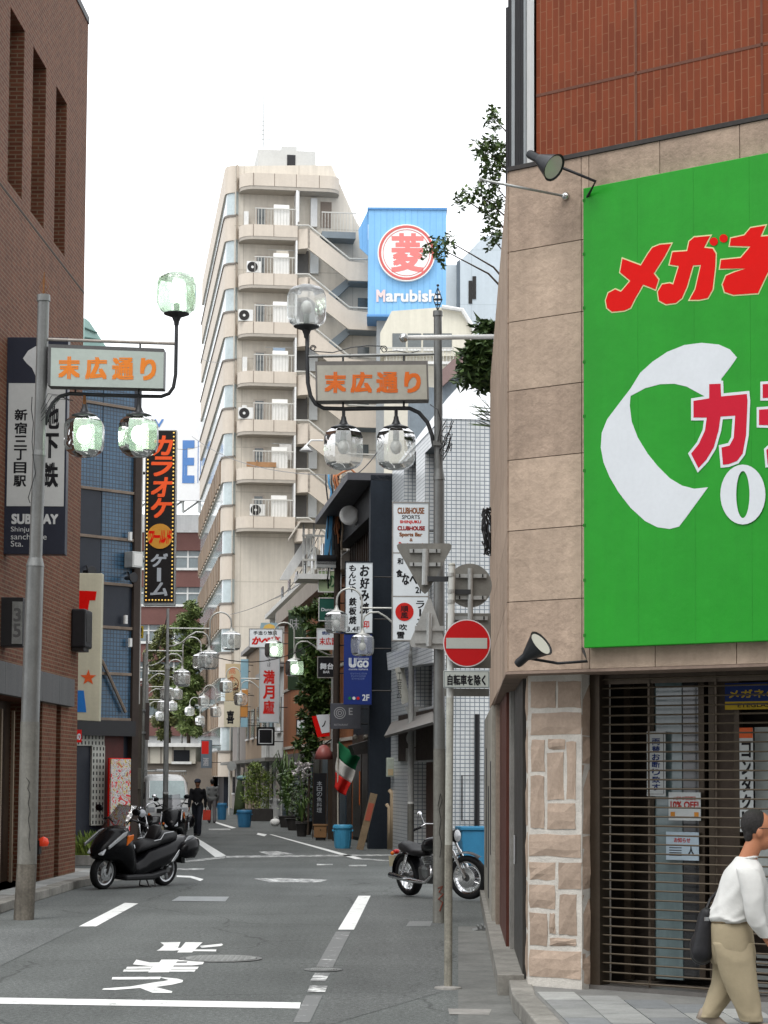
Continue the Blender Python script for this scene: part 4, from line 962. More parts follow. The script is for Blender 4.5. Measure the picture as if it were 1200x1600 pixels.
aircon(397, 427, 1, 'white air conditioner on the second balcony from the top of the tower'); aircon(402, 807, 6, 'white air conditioner on the lowest balcony of the tower'); 
aircon(384, 503, 2, 'white air conditioner on the third balcony from the top of the tower'); aircon(384, 656, 4, 'white air conditioner on the fifth balcony from the top of the tower')
for k, (px_, y, cl_) in enumerate(((441, 427, (.55,.50,.42)), (436, 580, (.30,.38,.48)), (446, 731, (.60,.58,.55)))):
    z1 = T(420, y, -dep)[1]; o = TW.thing('laundry', ['beige cloth hung on the second tower balcony', 'blue cloth hung on the fourth tower balcony', 'pale cloth hung on the sixth tower balcony'][k], 'laundry'); q = T(px_, y-20, -.9)[0]; MB().box(q-.35, q+.35, -.92, -.90, z1+.55, z1+1.45).build('cloth', mat('laundry_%d' % k, cl_, .9, .15, 3, .5, 6), o); MB().cyl((q-.8,-.91,z1+1.46),(q+.8,-.91,z1+1.46), .02, n=6).build('pole', galv, o)
o = TW.thing('plank', 'long brown plank lying along a balcony of the tower', 'plank'); z1 = T(420, 731, -dep)[1]; MB().box(T(383,725)[0], T(429,725)[0], -dep+.02, -dep+.09, z1+.05, z1+.33).build('board', mat('plank_wood', (.36,.20,.10), .7, .2, 3), o); MB().box(T(398,725)[0], T(400,725)[0], -dep-.0, -dep+.02, z1, z1+.42).build('strap', mat('plank_wood2', (.3,.17,.09), .7), o)
# roof canopy slab, parapet block, penthouse
z1, z0 = T(450, 272, -dep)[1], T(450, 297, -dep)[1]; rx1 = T(532, 290, -dep)[0]
rp_ = [(rx1, 0), (rx1, -dep+.7)] + [(rx1-.7+.7*math.cos(a), -dep+.7-.7*math.sin(a)) for a in [i*math.pi/2/6 for i in range(1, 7)]] + [(bx0+.9-.9*math.sin(a), -dep+.9-.9*math.cos(a)) for a in [i*math.pi/2/8 for i in range(9)]] + [(bx0, 0)]
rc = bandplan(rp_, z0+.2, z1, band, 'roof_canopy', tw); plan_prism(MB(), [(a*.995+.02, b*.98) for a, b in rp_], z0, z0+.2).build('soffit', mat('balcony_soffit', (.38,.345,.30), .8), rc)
for px_ in (396, 429, 463, 499): xj_ = T(px_, 290, -dep)[0]; MB().box(xj_-.02, xj_+.02, -dep-.006, -dep, z0+.2, z1).build('panel_joint', mat('joint_brown', (.22,.18,.15), .8), rc)
whitec_ = whitec; whitec = mat('penthouse_grey', (.50,.50,.48), .7, .1, 1)
ph = MB().box(T(403,250,4)[0], T(493,250,4)[0], 4, 9, zroof-1, T(450,235,4)[1]).build('penthouse', whitec, tw)
MB().box(T(441,250,4)[0], T(465,250,4)[0], 4.5, 8, T(450,235,4)[1], T(450,225,4)[1]).build('penthouse_top', whitec, ph); whitec = whitec_; q = T(455, 255, 4); MB().box(q[0]-.25, q[0]+.25, 3.96, 4.02, q[1]-.5, q[1]+.5).build('opening', blackm, ph)
a = T(411, 230, 5); 
o = TW.thing('antenna_mast', 'thin antenna mast on the roof of the apartment tower', 'antenna'); MB().cyl((a[0], 5, a[1]), (a[0], 5, T(411,135,5)[1]), .045, .02, 6).build('mast', galv, o)
for k in range(5): MB().cyl((a[0]-.5+.06*k, 5, a[1]+.5+.28*k), (a[0]+.5-.06*k, 5, a[1]+.5+.28*k), .025, n=5).build('crossbar', galv, o)
# outside stair
sy = -1.5
for k in range(7):
    dy = k*76.2; pz = [T(x, y+dy, sy) for x, y in ((481,356),(545,408),(586,413),(592,428),(592,440),(545,438),(481,388))]
    fl = MB().prism(pz, sy, sy+.16).build('stair_parapet', band, tw)
    pz = [T(x, y+dy, sy) for x, y in ((463,356),(481,356),(481,388),(463,388))]
    lan = plan_prism(MB(), [(pz[1][0], sy), (pz[1][0], -.1), (pz[0][0], -.1), (pz[0][0], sy+.8)] + [(pz[0][0]+.8-.8*math.cos(a), sy+.8-.8*math.sin(a)) for a in [i*math.pi/2/5 for i in range(1, 6)]], pz[2][1], pz[0][1]).build('stair_landing', band, tw, auto=40)
    MB().tube([(T(463,352+dy,sy)[0], sy, T(463,352+dy,sy)[1]), (T(482,352+dy,sy)[0], sy, T(482,352+dy,sy)[1]), (T(546,404+dy,sy)[0], sy, T(546,404+dy,sy)[1]), (T(588,406+dy,sy)[0], sy, T(588,406+dy,sy)[1])], .05, 6).build('handrail', railm, fl)
    a, b = T(545, 438+dy, sy), T(592, 440+dy, sy); MB().box(a[0], b[0], sy+.16, 0, a[1]-.05, a[1]+.2).build('landing_slab', mat('stair_grey', (.20,.23,.25), .7), fl)
    a0, b0 = T(500, 470+dy, -.4), T(546, 436+dy, -.4); MB().prism([(a0[0], a0[1]), (a0[0]+.3, a0[1]-.5), (b0[0]+.2, b0[1]-.2), (b0[0], b0[1]+.1)], -.7, -.1).build('stair_flight', mat('stair_grey', (.20,.23,.25), .7), fl)
    za, zb_ = T(484, 392+dy, -.1)[1], T(484, 428+dy, -.1)[1]
    MB().box(T(484,400)[0], T(497,400)[0], -.3, -.0, zb_, za).build('riser_duct', mat('duct_pale', (.60,.62,.62), .6), fl); MB().box(T(464,400)[0], T(482,400)[0], -.05, 0, zb_, za).build('stair_recess', mat('recess_grey', (.16,.155,.15), .8), fl)
    MB().box(T(559,465)[0], T(577,465)[0], -.05, .01, T(565,483+dy)[1], T(565,466+dy)[1]).build('stair_window', mat('sash_glass', (.10,.115,.115), .1, .3, 1, spec=.8), fl)
# top-floor door
MB().box(T(501,320)[0], T(518,320)[0], -.05, 0, T(510,356)[1], T(510,316)[1]).build('top_door', doorb, tw); rail(T(500,350)[0], T(552,350)[0], -1.2, T(520,362,-1.2)[1], 1.1, tw)
MB().box(T(500,360)[0], T(552,360)[0], -1.25, 0, T(520,372,-1.2)[1], T(520,362,-1.2)[1]).build('top_landing', mat('stair_grey', (.20,.23,.25), .7), tw)
MB().box(T(461.5,300)[0], T(465,300)[0], -1.2, -.1, T(463,355)[1], T(463,296)[1]).build('screen_post', whitec, tw)
MB().box(T(485,320)[0], T(495,320)[0], -.3, 0, T(490,356)[1], T(490,312)[1]).build('duct', whitec, tw)

# ================================================================== ROOFS AND BILLBOARD RIGHT OF THE TOWER
FM = frontal(600, 118.)
o = FM.thing('blue_billboard', 'sky-blue rooftop billboard with round red emblem and white name', 'billboard')
sb = tiled('blue_sheet', (.22,.46,.74), (.21,.445,.72), (.165,.38,.65), .35, 40, .02, .45, 0, False, .08, .06, .4)
q = FM.rect(575, 328, 697, 492); MB().box(q[0]+.5, q[1]-.5, 1, 2.8, 0, q[2]).build('support_tower', mat('support_grey', (.35,.37,.38), .7), o); bb = MB().box(q[0], q[1], 0, 3.2, q[2], q[3]).build('panel_box', sb, o)
MB().prism(FM.poly([(560,360),(575,329),(575,400),(562,388)], 1.5), 1.4, 1.5).build('side_panel', sb, o)
for a in ((q[0], q[1], q[3], q[3]+.12), (q[0], q[1], q[2]-.12, q[2])): MB().box(a[0]-.05, a[1]+.05, -.08, 3.2, a[2], a[3]).build('edge_trim', mat('trim_blue', (.10,.26,.52), .5), bb)
c_ = FM.uv(635, 396.5); rr = abs(FM.uv(680, 396)[0]-FM.uv(590, 396)[0])/2
em = MB().lathe([(0, .25), (rr, .25), (rr, .0)], (c_[0], 0, c_[1]), 48, 'Y').build('emblem_disc', mat('enamel_white', (.80,.80,.79), .5, .04), bb)
ringm = mat('emblem_red', (.55,.12,.11), .5, .1, 1)
for r1, r2, y in ((rr*.96, rr*.875, .02), (rr*.82, rr*.80, .02)): MB().lathe([(r2, 0), (r2, .02), (r1, .02), (r1, 0)], (c_[0], -.25, c_[1]), 48, 'Y', caps=False).build('ring', ringm, em)
q = FM.rect(611, 366, 662, 427); letters(em, mat('emblem_pink', (.70,.20,.19), .5, .1, 1), 'emblem_character')(put_text(MB(), '菱', q[0], q[1], q[2], q[3], -.262, .028))
for tx, xa, xb_, m in (('M', 588, 602, mat('pale_red_letter', (.72,.55,.54), .5)), ('arubishi', 603, 688, whitec)):
    q = FM.rect(xa, 453, xb_, 472); letters(bb, m, 'letter')(put_text(MB(), tx, q[0], q[1], q[2], q[3], -.06, .04))
FM2 = frontal(600, 108.)
o = FM2.thing('cream_roof_building', 'cream rounded-roof building below the blue billboard', 'building')
cream = mat('cream_render', (.66,.63,.53), .7, .08, .6, stain=.08)
rfc = MB().prism(FM2.poly([(594,520),(612,486),(690,480),(700,478),(718,482),(740,520),(745,556),(594,556)]), 0, 9).build('roof', cream, o)
MB().prism(FM2.poly([(600,556),(742,556),(742,1262),(600,1262)]), .3, 9).build('wall', mat('cream_wall', (.58,.55,.47), .7, .1, .6), o)
q = FM2.rect(612, 520, 706, 545)
for k in range(4):
    a, b = 613+k*24, 613+k*24+21; q = FM2.rect(a, 521, b, 545); w = MB().box(q[0], q[1], -.03, .02, q[2], q[3]).build('window', mat('sash_glass', (.10,.115,.115), .1, .3, 1, spec=.8), o); MB().box(q[0], q[1], -.07, -.02, q[2]-.12, q[2]).build('window_sill', whitep, w)
rail(FM2.uv(604, 560)[0], FM2.uv(708, 560)[0], -.5, FM2.uv(650, 570)[1], .75, o)
MB().box(FM2.uv(604,560)[0], FM2.uv(708,560)[0], -.6, 0, FM2.uv(650,572)[1], FM2.uv(650,568)[1]).build('balcony_slab', whitep, o)
MB().tube([(FM2.uv(690,481)[0],-.2,FM2.uv(690,481)[1]),(FM2.uv(722,486)[0],-.2,FM2.uv(722,486)[1]),(FM2.uv(740,515)[0],-.2,FM2.uv(740,515)[1]),(FM2.uv(745,550)[0],-.2,FM2.uv(745,550)[1])], .12, 6).build('roof_edge', whitep, o)
FM3 = frontal(600, 135.)
gb = tiled('pale_panel', (.52,.58,.63), (.50,.565,.61), (.44,.50,.54), 5.5, 3.6, .03, .6, 0, False, .08, .06, .3)
o = FM3.thing('pale_grey_block', 'pale blue-grey windowless block seen behind the plants', 'building')
MB().prism(FM3.poly([(697,408),(714,408),(714,1250),(697,1250)]), 1, 12).build('stair_core', gb, o)
MB().prism(FM3.poly([(719,408),(755,370),(800,362),(800,1250),(719,1250)]), 0, 14).build('wall', gb, o)
MB().prism(FM3.poly([(714,408),(719,404),(719,1250),(714,1250)]), .2, 1).build('shadow_gap', mat('gap_slate', (.14,.17,.20), .7), o)
for px_, py_ in ((735,453),(741,446)): q = FM3.uv(px_, py_); MB().box(q[0]-.12, q[0]+.12, -.05, 0, q[1]-.9, q[1]+.6).build('vent', darkmetal, o)
FM4 = frontal(600, 75.)
o = FM4.thing('mauve_roof_building', 'grey-blue building with a sloping mauve roof edge behind the lamp post', 'building')
MB().prism(FM4.poly([(688,580),(742,530),(745,556),(690,604)]), 0, 4).build('roof', mat('mauve_roof', (.24,.17,.16), .7, .15, 2), o)
MB().prism(FM4.poly([(640,600),(690,604),(745,556),(745,1285),(640,1285)]), .3, 6).build('wall', mat('slate_blue_wall', (.20,.235,.265), .7, .2, 1, stain=.2), o)
# ================================================================== RIGHT SIDE BEYOND THE BEND
def R2(Y, off=0.): return Vector((7.27-.1318*Y-off, Y, 0))
def RS(Yfar, Ynear, off=0.):
    f = Fr(R2(Yfar, off), -D2); f.L = (R2(Yfar)-R2(Ynear)).length; return f
def FF(Y, off=0.): return Fr(R2(Y, off), (.9914, .1307))            # faces square to the street
wtile = tiled('white_square_tile', (.70,.72,.72), (.64,.66,.67), (.20,.24,.27), .105, .088, .010, .3, 0, False, .10, .12, .5, .8, spec=.6)
# ---- white tiled building
WF = FF(45.7)
wt = WF.thing('white_tiled_building', 'white square-tiled building with sloping roof behind the right lamp post', 'building')
zE = WF.uv(730, 655)[1]; D_ = 8.07
WS = Fr(R2(53.7), -D2)
def onWS(rc, y=0.): return WS.rect(*rc, y)
fl_holes = []
for rc in ((631,715,650,850), (664,700,680,850)): fl_holes.append(onWS(rc))
fl_holes.append(onWS((650,1036,675,1106))); q = onWS((646,1190,686,1322)); fl_holes.append((q[0], q[1], .05, q[3]))
loc = lambda f, x, y, z: (WF.d.dot(f.w(x,y,z)-WF.p), WF.n.dot(f.w(x,y,z)-WF.p), z)
mb = MB().holed(0, D_, 0, zE, [(max(.05,h[0]), min(D_-.02,h[1]), h[2], h[3]) for h in fl_holes], 0, .35)
mb.v = [loc(WS, *v) for v in mb.v]; mb.build('side_wall', wtile, wt)
MB().quad((0,0,0),(6,0,0),(6,0,zE),(0,0,zE)).quad((0,D_,0),(0,D_,zE),(6,D_,zE),(6,D_,0)).quad((6,0,0),(6,D_,0),(6,D_,zE),(6,0,zE)).build('front_wall', wtile, wt)
MB().add([(-.02,-.02,zE),(6,-.02,zE),(6,3.2,zE+1.9),(1.4,3.2,zE+1.9),(1.4,D_,zE+1.9),(-.02,D_,zE),(6,D_,zE+1.9),(6,D_,zE)], [(0,1,2,3),(5,0,3,4),(3,2,6,4)]).build('sloping_roof', tiled('white_roof_tile', (.74,.75,.75), (.70,.71,.72), (.40,.42,.44), .20, .16, .008, .35, 0, False, .08, .08, .5), wt)
for k, h in enumerate(fl_holes):
    m_ = MB().box(max(.05,h[0]), min(D_-.02,h[1]), .30, .34, h[2], h[3]); m_.v = [loc(WS, *v) for v in m_.v]
    m_.build('window' if k < 3 else 'brown_door', darkglass if k < 3 else mat('brown_door', (.075,.030,.016), .5, .25, 2, stain=.2), wt)
cn = MB().prism([WS.uv(604,1020,-.3), WS.uv(676,1004,-.3), WS.uv(676,1035,-.3), WS.uv(606,1047,-.3)], -.3, 0); cn.v = [loc(WS, *v) for v in cn.v]; cn.build('tile_canopy', wtile, wt)
sl_ = MB().add([(x, y, z) for x, y, z in [(WS.uv(600,1150,-.7)[0],-.7,WS.uv(600,1150,-.7)[1]), (WS.uv(676,1128,-.7)[0],-.7,WS.uv(676,1128,-.7)[1]), (WS.uv(676,1110)[0],0,WS.uv(676,1110)[1]), (WS.uv(612,1128)[0],0,WS.uv(612,1128)[1])]], [(0,1,2,3)]); sl_.v = [loc(WS, *v) for v in sl_.v]
so_ = sl_.build('door_canopy', mat('canopy_grey', (.16,.15,.14), .7), wt); sm_ = so_.modifiers.new('solid', 'SOLIDIFY'); sm_.thickness = .06
m_ = MB().box(onWS((626,1112,688,1190))[0], D_-.06, -.06, -.0, onWS((626,1112,688,1188))[2], onWS((626,1112,688,1190))[3]); m_.v = [loc(WS, *v) for v in m_.v]; m_.build('dark_lintel', mat('lintel_dark', (.045,.032,.026), .6, .3, 3), wt)
# iron drainpipe and cage on the front
MB().cyl((WF.uv(745,1200)[0], -.06, 0), (WF.uv(745,1200)[0], -.06, WF.uv(745,1116)[1]), .055, n=8).build('drainpipe', blackm, wt)
q = WF.rect(722, 1212, 762, 1282, -.1)
mb = MB(); mb.tube([(q[0],-.08,q[2]),(q[0],-.08,q[3]),(q[1],-.08,q[3]),(q[1],-.08,q[2])], .018, 6, True); mb.build('iron_frame', blackm, wt)
o = WF.thing('blue_crate_bin', 'large blue plastic bin behind the parked motorcycle', 'bin')
bluep = mat('blue_plastic', (.035,.20,.36), .45, .15, 4)
q = WF.rect(716, 1290, 757, 1345, -1.6); b_ = MB().prism([(q[0]+.04, .0), (q[1]-.04, .0), (q[1], .72), (q[0], .72)], -2.0, -1.4).build('tub', bluep, o, bevel=.03); MB().box(q[0]-.03, q[1]+.03, -2.03, -1.37, .72, .80).build('rim', bluep, o, bevel=.02)

# ---- dark slate building with fin and timber slats
navyw = mat('slate_render', (.019,.025,.034), .65, .2, 1.5, stain=.15)
DS = RS(62., 53.72); Ld = DS.L
ds = DS.thing('slate_building', 'dark slate building with overhanging roof and timber slats', 'building')
zD = FF(53.7).uv(600, 742)[1]
MB().box(0, Ld, 0.02, 6, 0, zD-.15).build('wall', navyw, ds)
fx0 = Ld-.12
MB().box(Ld-.35, Ld-.02, -.55, .02, 0, zD).build('fin_wall', navyw, ds)
MB().prism([(0,zD-.30),(0,zD-.12),(Ld-.02,zD+.05),(Ld-.02,zD-.14)], -1.15, .3).build('roof', mat('roof_edge_grey', (.085,.085,.095), .6, .15, 2), ds)
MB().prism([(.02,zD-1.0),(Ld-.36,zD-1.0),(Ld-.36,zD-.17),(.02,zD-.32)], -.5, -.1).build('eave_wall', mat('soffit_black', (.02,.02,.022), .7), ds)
for k in range(16):
    x = .3+k*.42
    if x < Ld-.6: MB().box(x, x+.10, -.16, -.04, zD-3.6, zD-1.0).build('timber_slat', mat('slat_wood', (.055,.036,.026), .6, .25, 2), ds)
MB().box(.2, Ld-.4, -.03, .02, 2.7, 3.0).build('shopfront_beam', wood, ds)
for k, (a, b) in enumerate(((.3,2.2),(2.5,4.4),(4.7,7.4))): MB().box(a, b, -.02, .019, .1, 2.6).build('shopfront', mat('shop_dark', (.022,.018,.016), .4, .2, 3), ds)
# ---- terracotta building with ivy
terr = mat('terracotta_render', (.33,.135,.062), .8, .22, 1.2, .3, 40, stain=.15)
TB = RS(86., 62.05); Lt = TB.L
tb = TB.thing('terracotta_building', 'orange terracotta building overgrown with ivy', 'building')
zTb = FF(70.).uv(470, 925)[1]
MB().box(0, Lt, 0.0, 6, 0, zTb).build('wall', terr, tb)
MB().box(-.05, Lt-.05, -.35, 5.9, zTb, zTb+.55).build('cornice', mat('stone_cornice', (.33,.29,.25), .8, .15, 2), tb)
for z in (2.9, 5.2): MB().box(0, Lt, -.05, 0, z, z+.1).build('string_course', mat('pale_trim', (.5,.46,.40), .7), tb)
MB().box(0, Lt-.03, -.03, .0, .0, 2.7).build('shopfront', mat('shop_brown', (.030,.020,.016), .5, .3, 2), tb)
for k in range(9): MB().box(.6+k*2.6, 2.2+k*2.6, -.06, -.03, .15, 2.4).build('shop_door', mat('shop_dark', (.022,.018,.016), .4, .2, 3) if k % 2 else mat('teal_door', (.035,.055,.075), .4, .2, 3), tb)
# ---- cream building with white stair above it
CBF = RS(98., 60., -.8); Lc = CBF.L
cbd = CBF.thing('cream_stair_building', 'cream plastered building with white outside stair above the ivy', 'building')
zc1 = FF(64.).uv(520, 838)[1]; zc0 = zTb+.56
MB().box(0, Lc, 0, 5, zc0-.0, zc1).build('wall', mat('cream_plaster', (.60,.56,.47), .8, .15, .8, stain=.25), cbd)
MB().box(0, Lc, .02, 4.9, 0, zc0).build('lower_wall', mat('cream_plaster', (.60,.56,.47), .8, .15, .8, stain=.25), cbd)
MB().box(-.1, Lc, -.7, 5, zc1, zc1+.18).build('roof_slab', mat('pale_roof', (.52,.52,.49), .7, .15, 2), cbd)
for k in range(10): MB().box(1+k*3.6, 1.9+k*3.6, -.04, .01, zc0+.5, zc0+2.0).build('window', darkglass, cbd)
for k in range(11): MB().prism([(.2+k*3.5,zc1-.9),(.5+k*3.5,zc1-.9),(.5+k*3.5,zc1),(.2+k*3.5,zc1)], -.5, 0).build('bracket', whitep, cbd)
# white stair tower with rails (frontal)
SW = FF(63., .6)
sw = SW.thing('white_stair', 'white steel stair and landing on the roof of the cream building', 'stair')
z0_ = zc1+.18
MB().prism(SW.poly([(438,905),(446,890),(482,833),(489,833),(489,850),(452,905)]), .2, .35).build('stringer', whitep, sw)
a = SW.rect(466, 897, 515, 905); MB().box(a[0], a[1], -.1, 1.4, a[2], a[3]).build('landing', whitep, sw)
for yy in (868, 906):
    x0, x1 = SW.uv(473, yy)[0], SW.uv(514, yy)[0]; zb_ = SW.uv(495, yy-2)[1]
    rail(x0, x1, -.05, zb_, .52, sw, step=.11)
for px_ in (474, 490, 513): p_ = SW.uv(px_, 905); MB().box(p_[0]-.03, p_[0]+.03, 0, .06, z0_-1.5, SW.uv(px_, 818)[1]).build('post', whitep, sw)
c_ = SW.rect(468, 816, 520, 836); MB().prism([SW.uv(455,836),(c_[0],c_[3]),(c_[1],c_[3]),(c_[1],c_[3]-.06),(c_[0],c_[3]-.06),(SW.uv(455,839))], -.4, 1.2).build('canopy', mat('canopy_beige', (.44,.40,.34), .7), sw)
# ---- far shops up to the tower
far_cols = [((.62,.62,.60), 'white'), ((.40,.30,.21), 'tan'), ((.30,.27,.25), 'taupe')]
ysp = [(98., 86.05, 6.3, 0, 'white three-storey shop building past the ivy house'), (109., 98.05, 8.0, 1, 'tan shop building with stacked signs near the tower'), (120., 109.05, 5.2, 2, 'low taupe shop building just before the apartment tower')]
for Ya, Yb, h, ci, lab in ysp:
    f = RS(Ya, Yb); o = f.thing('shop_building', lab, 'building', None)
    MB().box(0, f.L, 0, 7, 0, h).build('wall', mat('far_wall_%d' % ci, far_cols[ci][0], .8, .15, 1, stain=.2), o); MB().box(-.1, f.L-.02, -.3, 7, h, h+.2).build('roof', mat('far_roof', (.30,.29,.28), .8), o)
    for lv in range(int(h//2.8)):
        for k in range(3):
            x = f.L*(k+.25)/3; w = MB().box(x, x+f.L/6, -.04, .02, .9+lv*2.8, 2.3+lv*2.8).build('window', darkglass, o); MB().box(x-.05, x+f.L/6+.05, -.1, -.04, .82+lv*2.8, .9+lv*2.8).build('window_sill', whitep, w)
    MB().box(.2, f.L-.4, -.7, 0, 2.45, 2.6).build('awning', mat('awning_grey_%d' % ci, (.25,.24,.22), .7), o)

# ================================================================== SIGNS ON THE RIGHT SIDE
SG = {}
def sign(name, label, rc, Y, face, th=.18, frame=None, bracket=True, arm=None):
    f = frontal(rc[0], Y); t = f.thing(name, label, 'sign'); q = f.rect(*rc)
    MB().box(q[0], q[1], 0, th, q[2], q[3]).build('panel', face, t, bevel=.008)
    if frame:
        w = .025; fr_ = MB()
        for a in ((q[0]-w, q[1]+w, q[3], q[3]+w), (q[0]-w, q[1]+w, q[2]-w, q[2]), (q[0]-w, q[0], q[2], q[3]), (q[1], q[1]+w, q[2], q[3])): fr_.box(a[0], a[1], -.015, th+.01, a[2], a[3])
        o = fr_.build('frame', frame, t)
    if bracket:
        L = arm or .5; mb = MB()
        for k in (.2, .8): mb = MB().cyl((q[1], th/2, q[2]+(q[3]-q[2])*k), (q[1]+L, th/2+.05, q[2]+(q[3]-q[2])*k), .02, n=6).build('bracket', darkmetal, t)
    def tx(s, a, b, c, d, m, bold=.03, vert=False, shear=0., y=-.004):
        e = f.rect(a, c, b, d); mbx = MB()
        (vtext(mbx, s, e[0], e[1], e[2], e[3], y, bold, .1, shear) if vert else put_text(mbx, s, e[0], e[1], e[2], e[3], y, bold, shear)); letters(t, m)(mbx)
    def patch(a, b, c, d, m, nm='colour_field', y=-.003):
        e = f.rect(a, c, b, d); MB().box(e[0], e[1], y, 0, e[2], e[3]).build(nm, m, t)
    return t, f, tx, patch
whites = mat('sign_white_face', (.60,.64,.66), .4, .06, 2, emit=.10); greyf = mat('sign_frame', (.30,.29,.27), .5, .15, 5, metal=.3)
brown_ink = mat('brown_ink', (.25,.10,.04), .6); red_ink = mat('bright_red_ink', (.55,.02,.015), .6)
t, f, tx, pt = sign('club_sign', 'tall white sports bar sign in a grey frame left of the lamp post', (614,786,669,1000), 47.1, whites, .22, greyf, arm=.3)
tx('CLUBHOUSE', 621, 663, 793, 803, brown_ink, .04); tx('SPORTS', 628, 656, 805, 811, blackink, .02); tx('SHINJUKU', 625, 658, 813, 819, red_ink, .05)
tx('CLUBHOUSE', 621, 664, 822, 829, mat('maroon_ink', (.30,.02,.02), .6), .06); tx('Sports Bar', 624, 660, 832, 840, brown_ink, .05); tx('&', 640, 645, 841, 846, brown_ink, .03); tx('Restaurant', 623, 662, 847, 854, red_ink, .04)
pt(614, 669, 863, 865, greyf, 'divider'); pt(614, 669, 931, 933, greyf, 'divider')
tx('和', 621, 630, 872, 882, blackink, .03); tx('食', 619, 629, 890, 902, blackink, .04); tx('なべ', 628, 652, 896, 914, blackink, .03); tx('2F', 649, 661, 917, 927, blackink, .03)
c_ = f.uv(632, 956); MB().lathe([(0,.01),(.205,.01),(.205,0)], (c_[0], 0, c_[1]), 24, 'Y').build('red_disc', red_ink, t); tx('順風', 626, 638, 946, 967, blackink, .02, True, 0, -.014)
tx('ラーメン', 650, 663, 938, 990, blackink, .02, True); tx('吹', 624, 636, 975, 985, blackink, .03); tx('雪', 620, 632, 987, 998, blackink, .03)
t, f, tx, pt = sign('pancake_sign', 'white vertical sign with black brush characters above the blue sign', (540,879,582,989), 53.1, whites, .16, navyw)
tx('お好み焼', 562, 577, 882, 960, blackink, .03, True, .1); tx('もんじゃ', 545, 556, 882, 926, blackink, .03, True, .15); tx('鉄板焼', 545, 557, 933, 976, blackink, .03, True, .1); tx('3.4F', 542, 562, 979, 987, blackink, .03); tx('印', 568, 577, 970, 982, red_ink, .03)
t, f, tx, pt = sign('ristorante_sign', 'deep blue vertical restaurant sign under the brush-character sign', (537,991,581,1101), 53.1, mat('royal_blue', (.012,.030,.17), .4, .08, 3), .16)
tx('U', 545, 557, 1028, 1043, whitev, .08); tx('GO', 558, 576, 1032, 1043, whitev, .06); tx('ristorante', 558, 576, 1027, 1031, whitev, 0.); tx('cucina italiana', 545, 575, 1044, 1047, whitev, 0.)
for k in range(3): tx('ピッツァとパスタ', 548+k, 573-k*2, 1051+k*4, 1054+k*4, mat('pale_blue_ink', (.25,.32,.5), .6), 0.)
tx('2F', 566, 577, 1085, 1095, whitev, .03)
for k, m in enumerate((mat('flag_green', (.01,.16,.06), .6), whitev, red_ink)):
    c_ = f.uv(546.5+k*6.5, 1091); MB().lathe([(0,.008),(.04,.008),(.04,0)], (c_[0], 0, c_[1]), 14, 'Y').build('dot', m, t)
t, f, tx, pt = sign('pale_green_sign', 'pale green square sign at the top of the stacked signs', (498,892,532,924), 63., mat('pale_green_enamel', (.33,.42,.25), .45, .12, 3), .2, whitep); tx('茶', 502, 512, 896, 908, mat('green_ink', (.05,.14,.06), .6), .02); tx('の', 512, 524, 899, 918, mat('green_ink', (.05,.14,.06), .6), .02)
t, f, tx, pt = sign('dark_green_sign', 'dark green square sign second in the stacked signs', (499,935,529,969), 63., mat('bottle_green', (.012,.085,.062), .4, .1, 3), .2, whitep); tx('Dannel', 502, 524, 950, 955, whitev, .03)
t, f, tx, pt = sign('square_white_sign', 'white square sign with red characters third in the stacked signs', (496,983,529,1014), 63., whites, .2, whitep); tx('焼肉', 503, 515, 986, 992, mat('blue_ink', (.05,.08,.2), .6), .03); tx('末広園', 499, 527, 996, 1008, red_ink, .02)
t, f, tx, pt = sign('black_square_sign', 'black square sign with white characters lowest in the stacked signs', (497,1027,524,1058), 63., blackink, .2, greyf); tx('舞台', 500, 521, 1036, 1046, whitev, .03); tx('BAR', 505, 515, 1048, 1052, whitev, .02)
t, f, tx, pt = sign('rosette_sign', 'grey sign with white rosette below the blue sign', (516,1099,564,1139), 54.5, mat('charcoal_face', (.07,.072,.085), .5, .15, 3), .1); c_ = f.uv(531, 1114)
for k in range(3): MB().lathe([(.155-.05*k,.0),(.155-.05*k,.006),(.135-.05*k,.006),(.135-.05*k,.0)], (c_[0], 0, c_[1]), 16, 'Y', caps=False).build('rosette_ring', mat('grey_ink', (.33,.33,.34), .6), t)
tx('E', 545, 551, 1106, 1117, mat('grey_ink', (.33,.33,.34), .6), .02); tx('RESTAURANT', 522, 544, 1131, 1134, mat('grey_ink', (.33,.33,.34), .6), 0.)
t, f, tx, pt = sign('pale_plate_sign', 'narrow pale plate hanging under the blue sign', (576,1104,580,1128), 54., whites, .06)
f = frontal(487, 64.); t = f.thing('red_white_sign', 'slanted red and white sign in front of the ivy', 'sign')
MB().prism(f.poly([(487,1119),(515,1117),(515,1150),(496,1152)]), 0, .12).build('panel', redv, t); MB().prism(f.poly([(494,1117),(515,1116),(515,1144),(503,1146)]), -.01, 0).build('white_field', whitev, t); e = f.rect(503, 1126, 509, 1136); letters(t, blackink)(put_text(MB(), 'ノ', e[0], e[1], e[2], e[3], -.014, .03)); MB().cyl(f.poly([(515,1130)])[0][:1]+(.06,)+f.poly([(515,1130)])[0][1:], (f.uv(530,1130)[0], .06, f.uv(530,1130)[1]), .02).build('bracket', darkmetal, t)
t, f, tx, pt = sign('ivy_sign', 'tall dark green sign half hidden by ivy', (450,954,478,1078), 74., mat('moss_green', (.022,.045,.020), .5, .25, 3), .2); tx('味', 453, 468, 966, 984, mat('grey_ink', (.33,.33,.34), .6), .0); c_ = f.uv(461, 1024); MB().lathe([(.26,.0),(.26,.01),(.22,.01),(.22,.0)], (c_[0], 0, c_[1]), 20, 'Y', caps=False).build('ring', darkmetal, t)
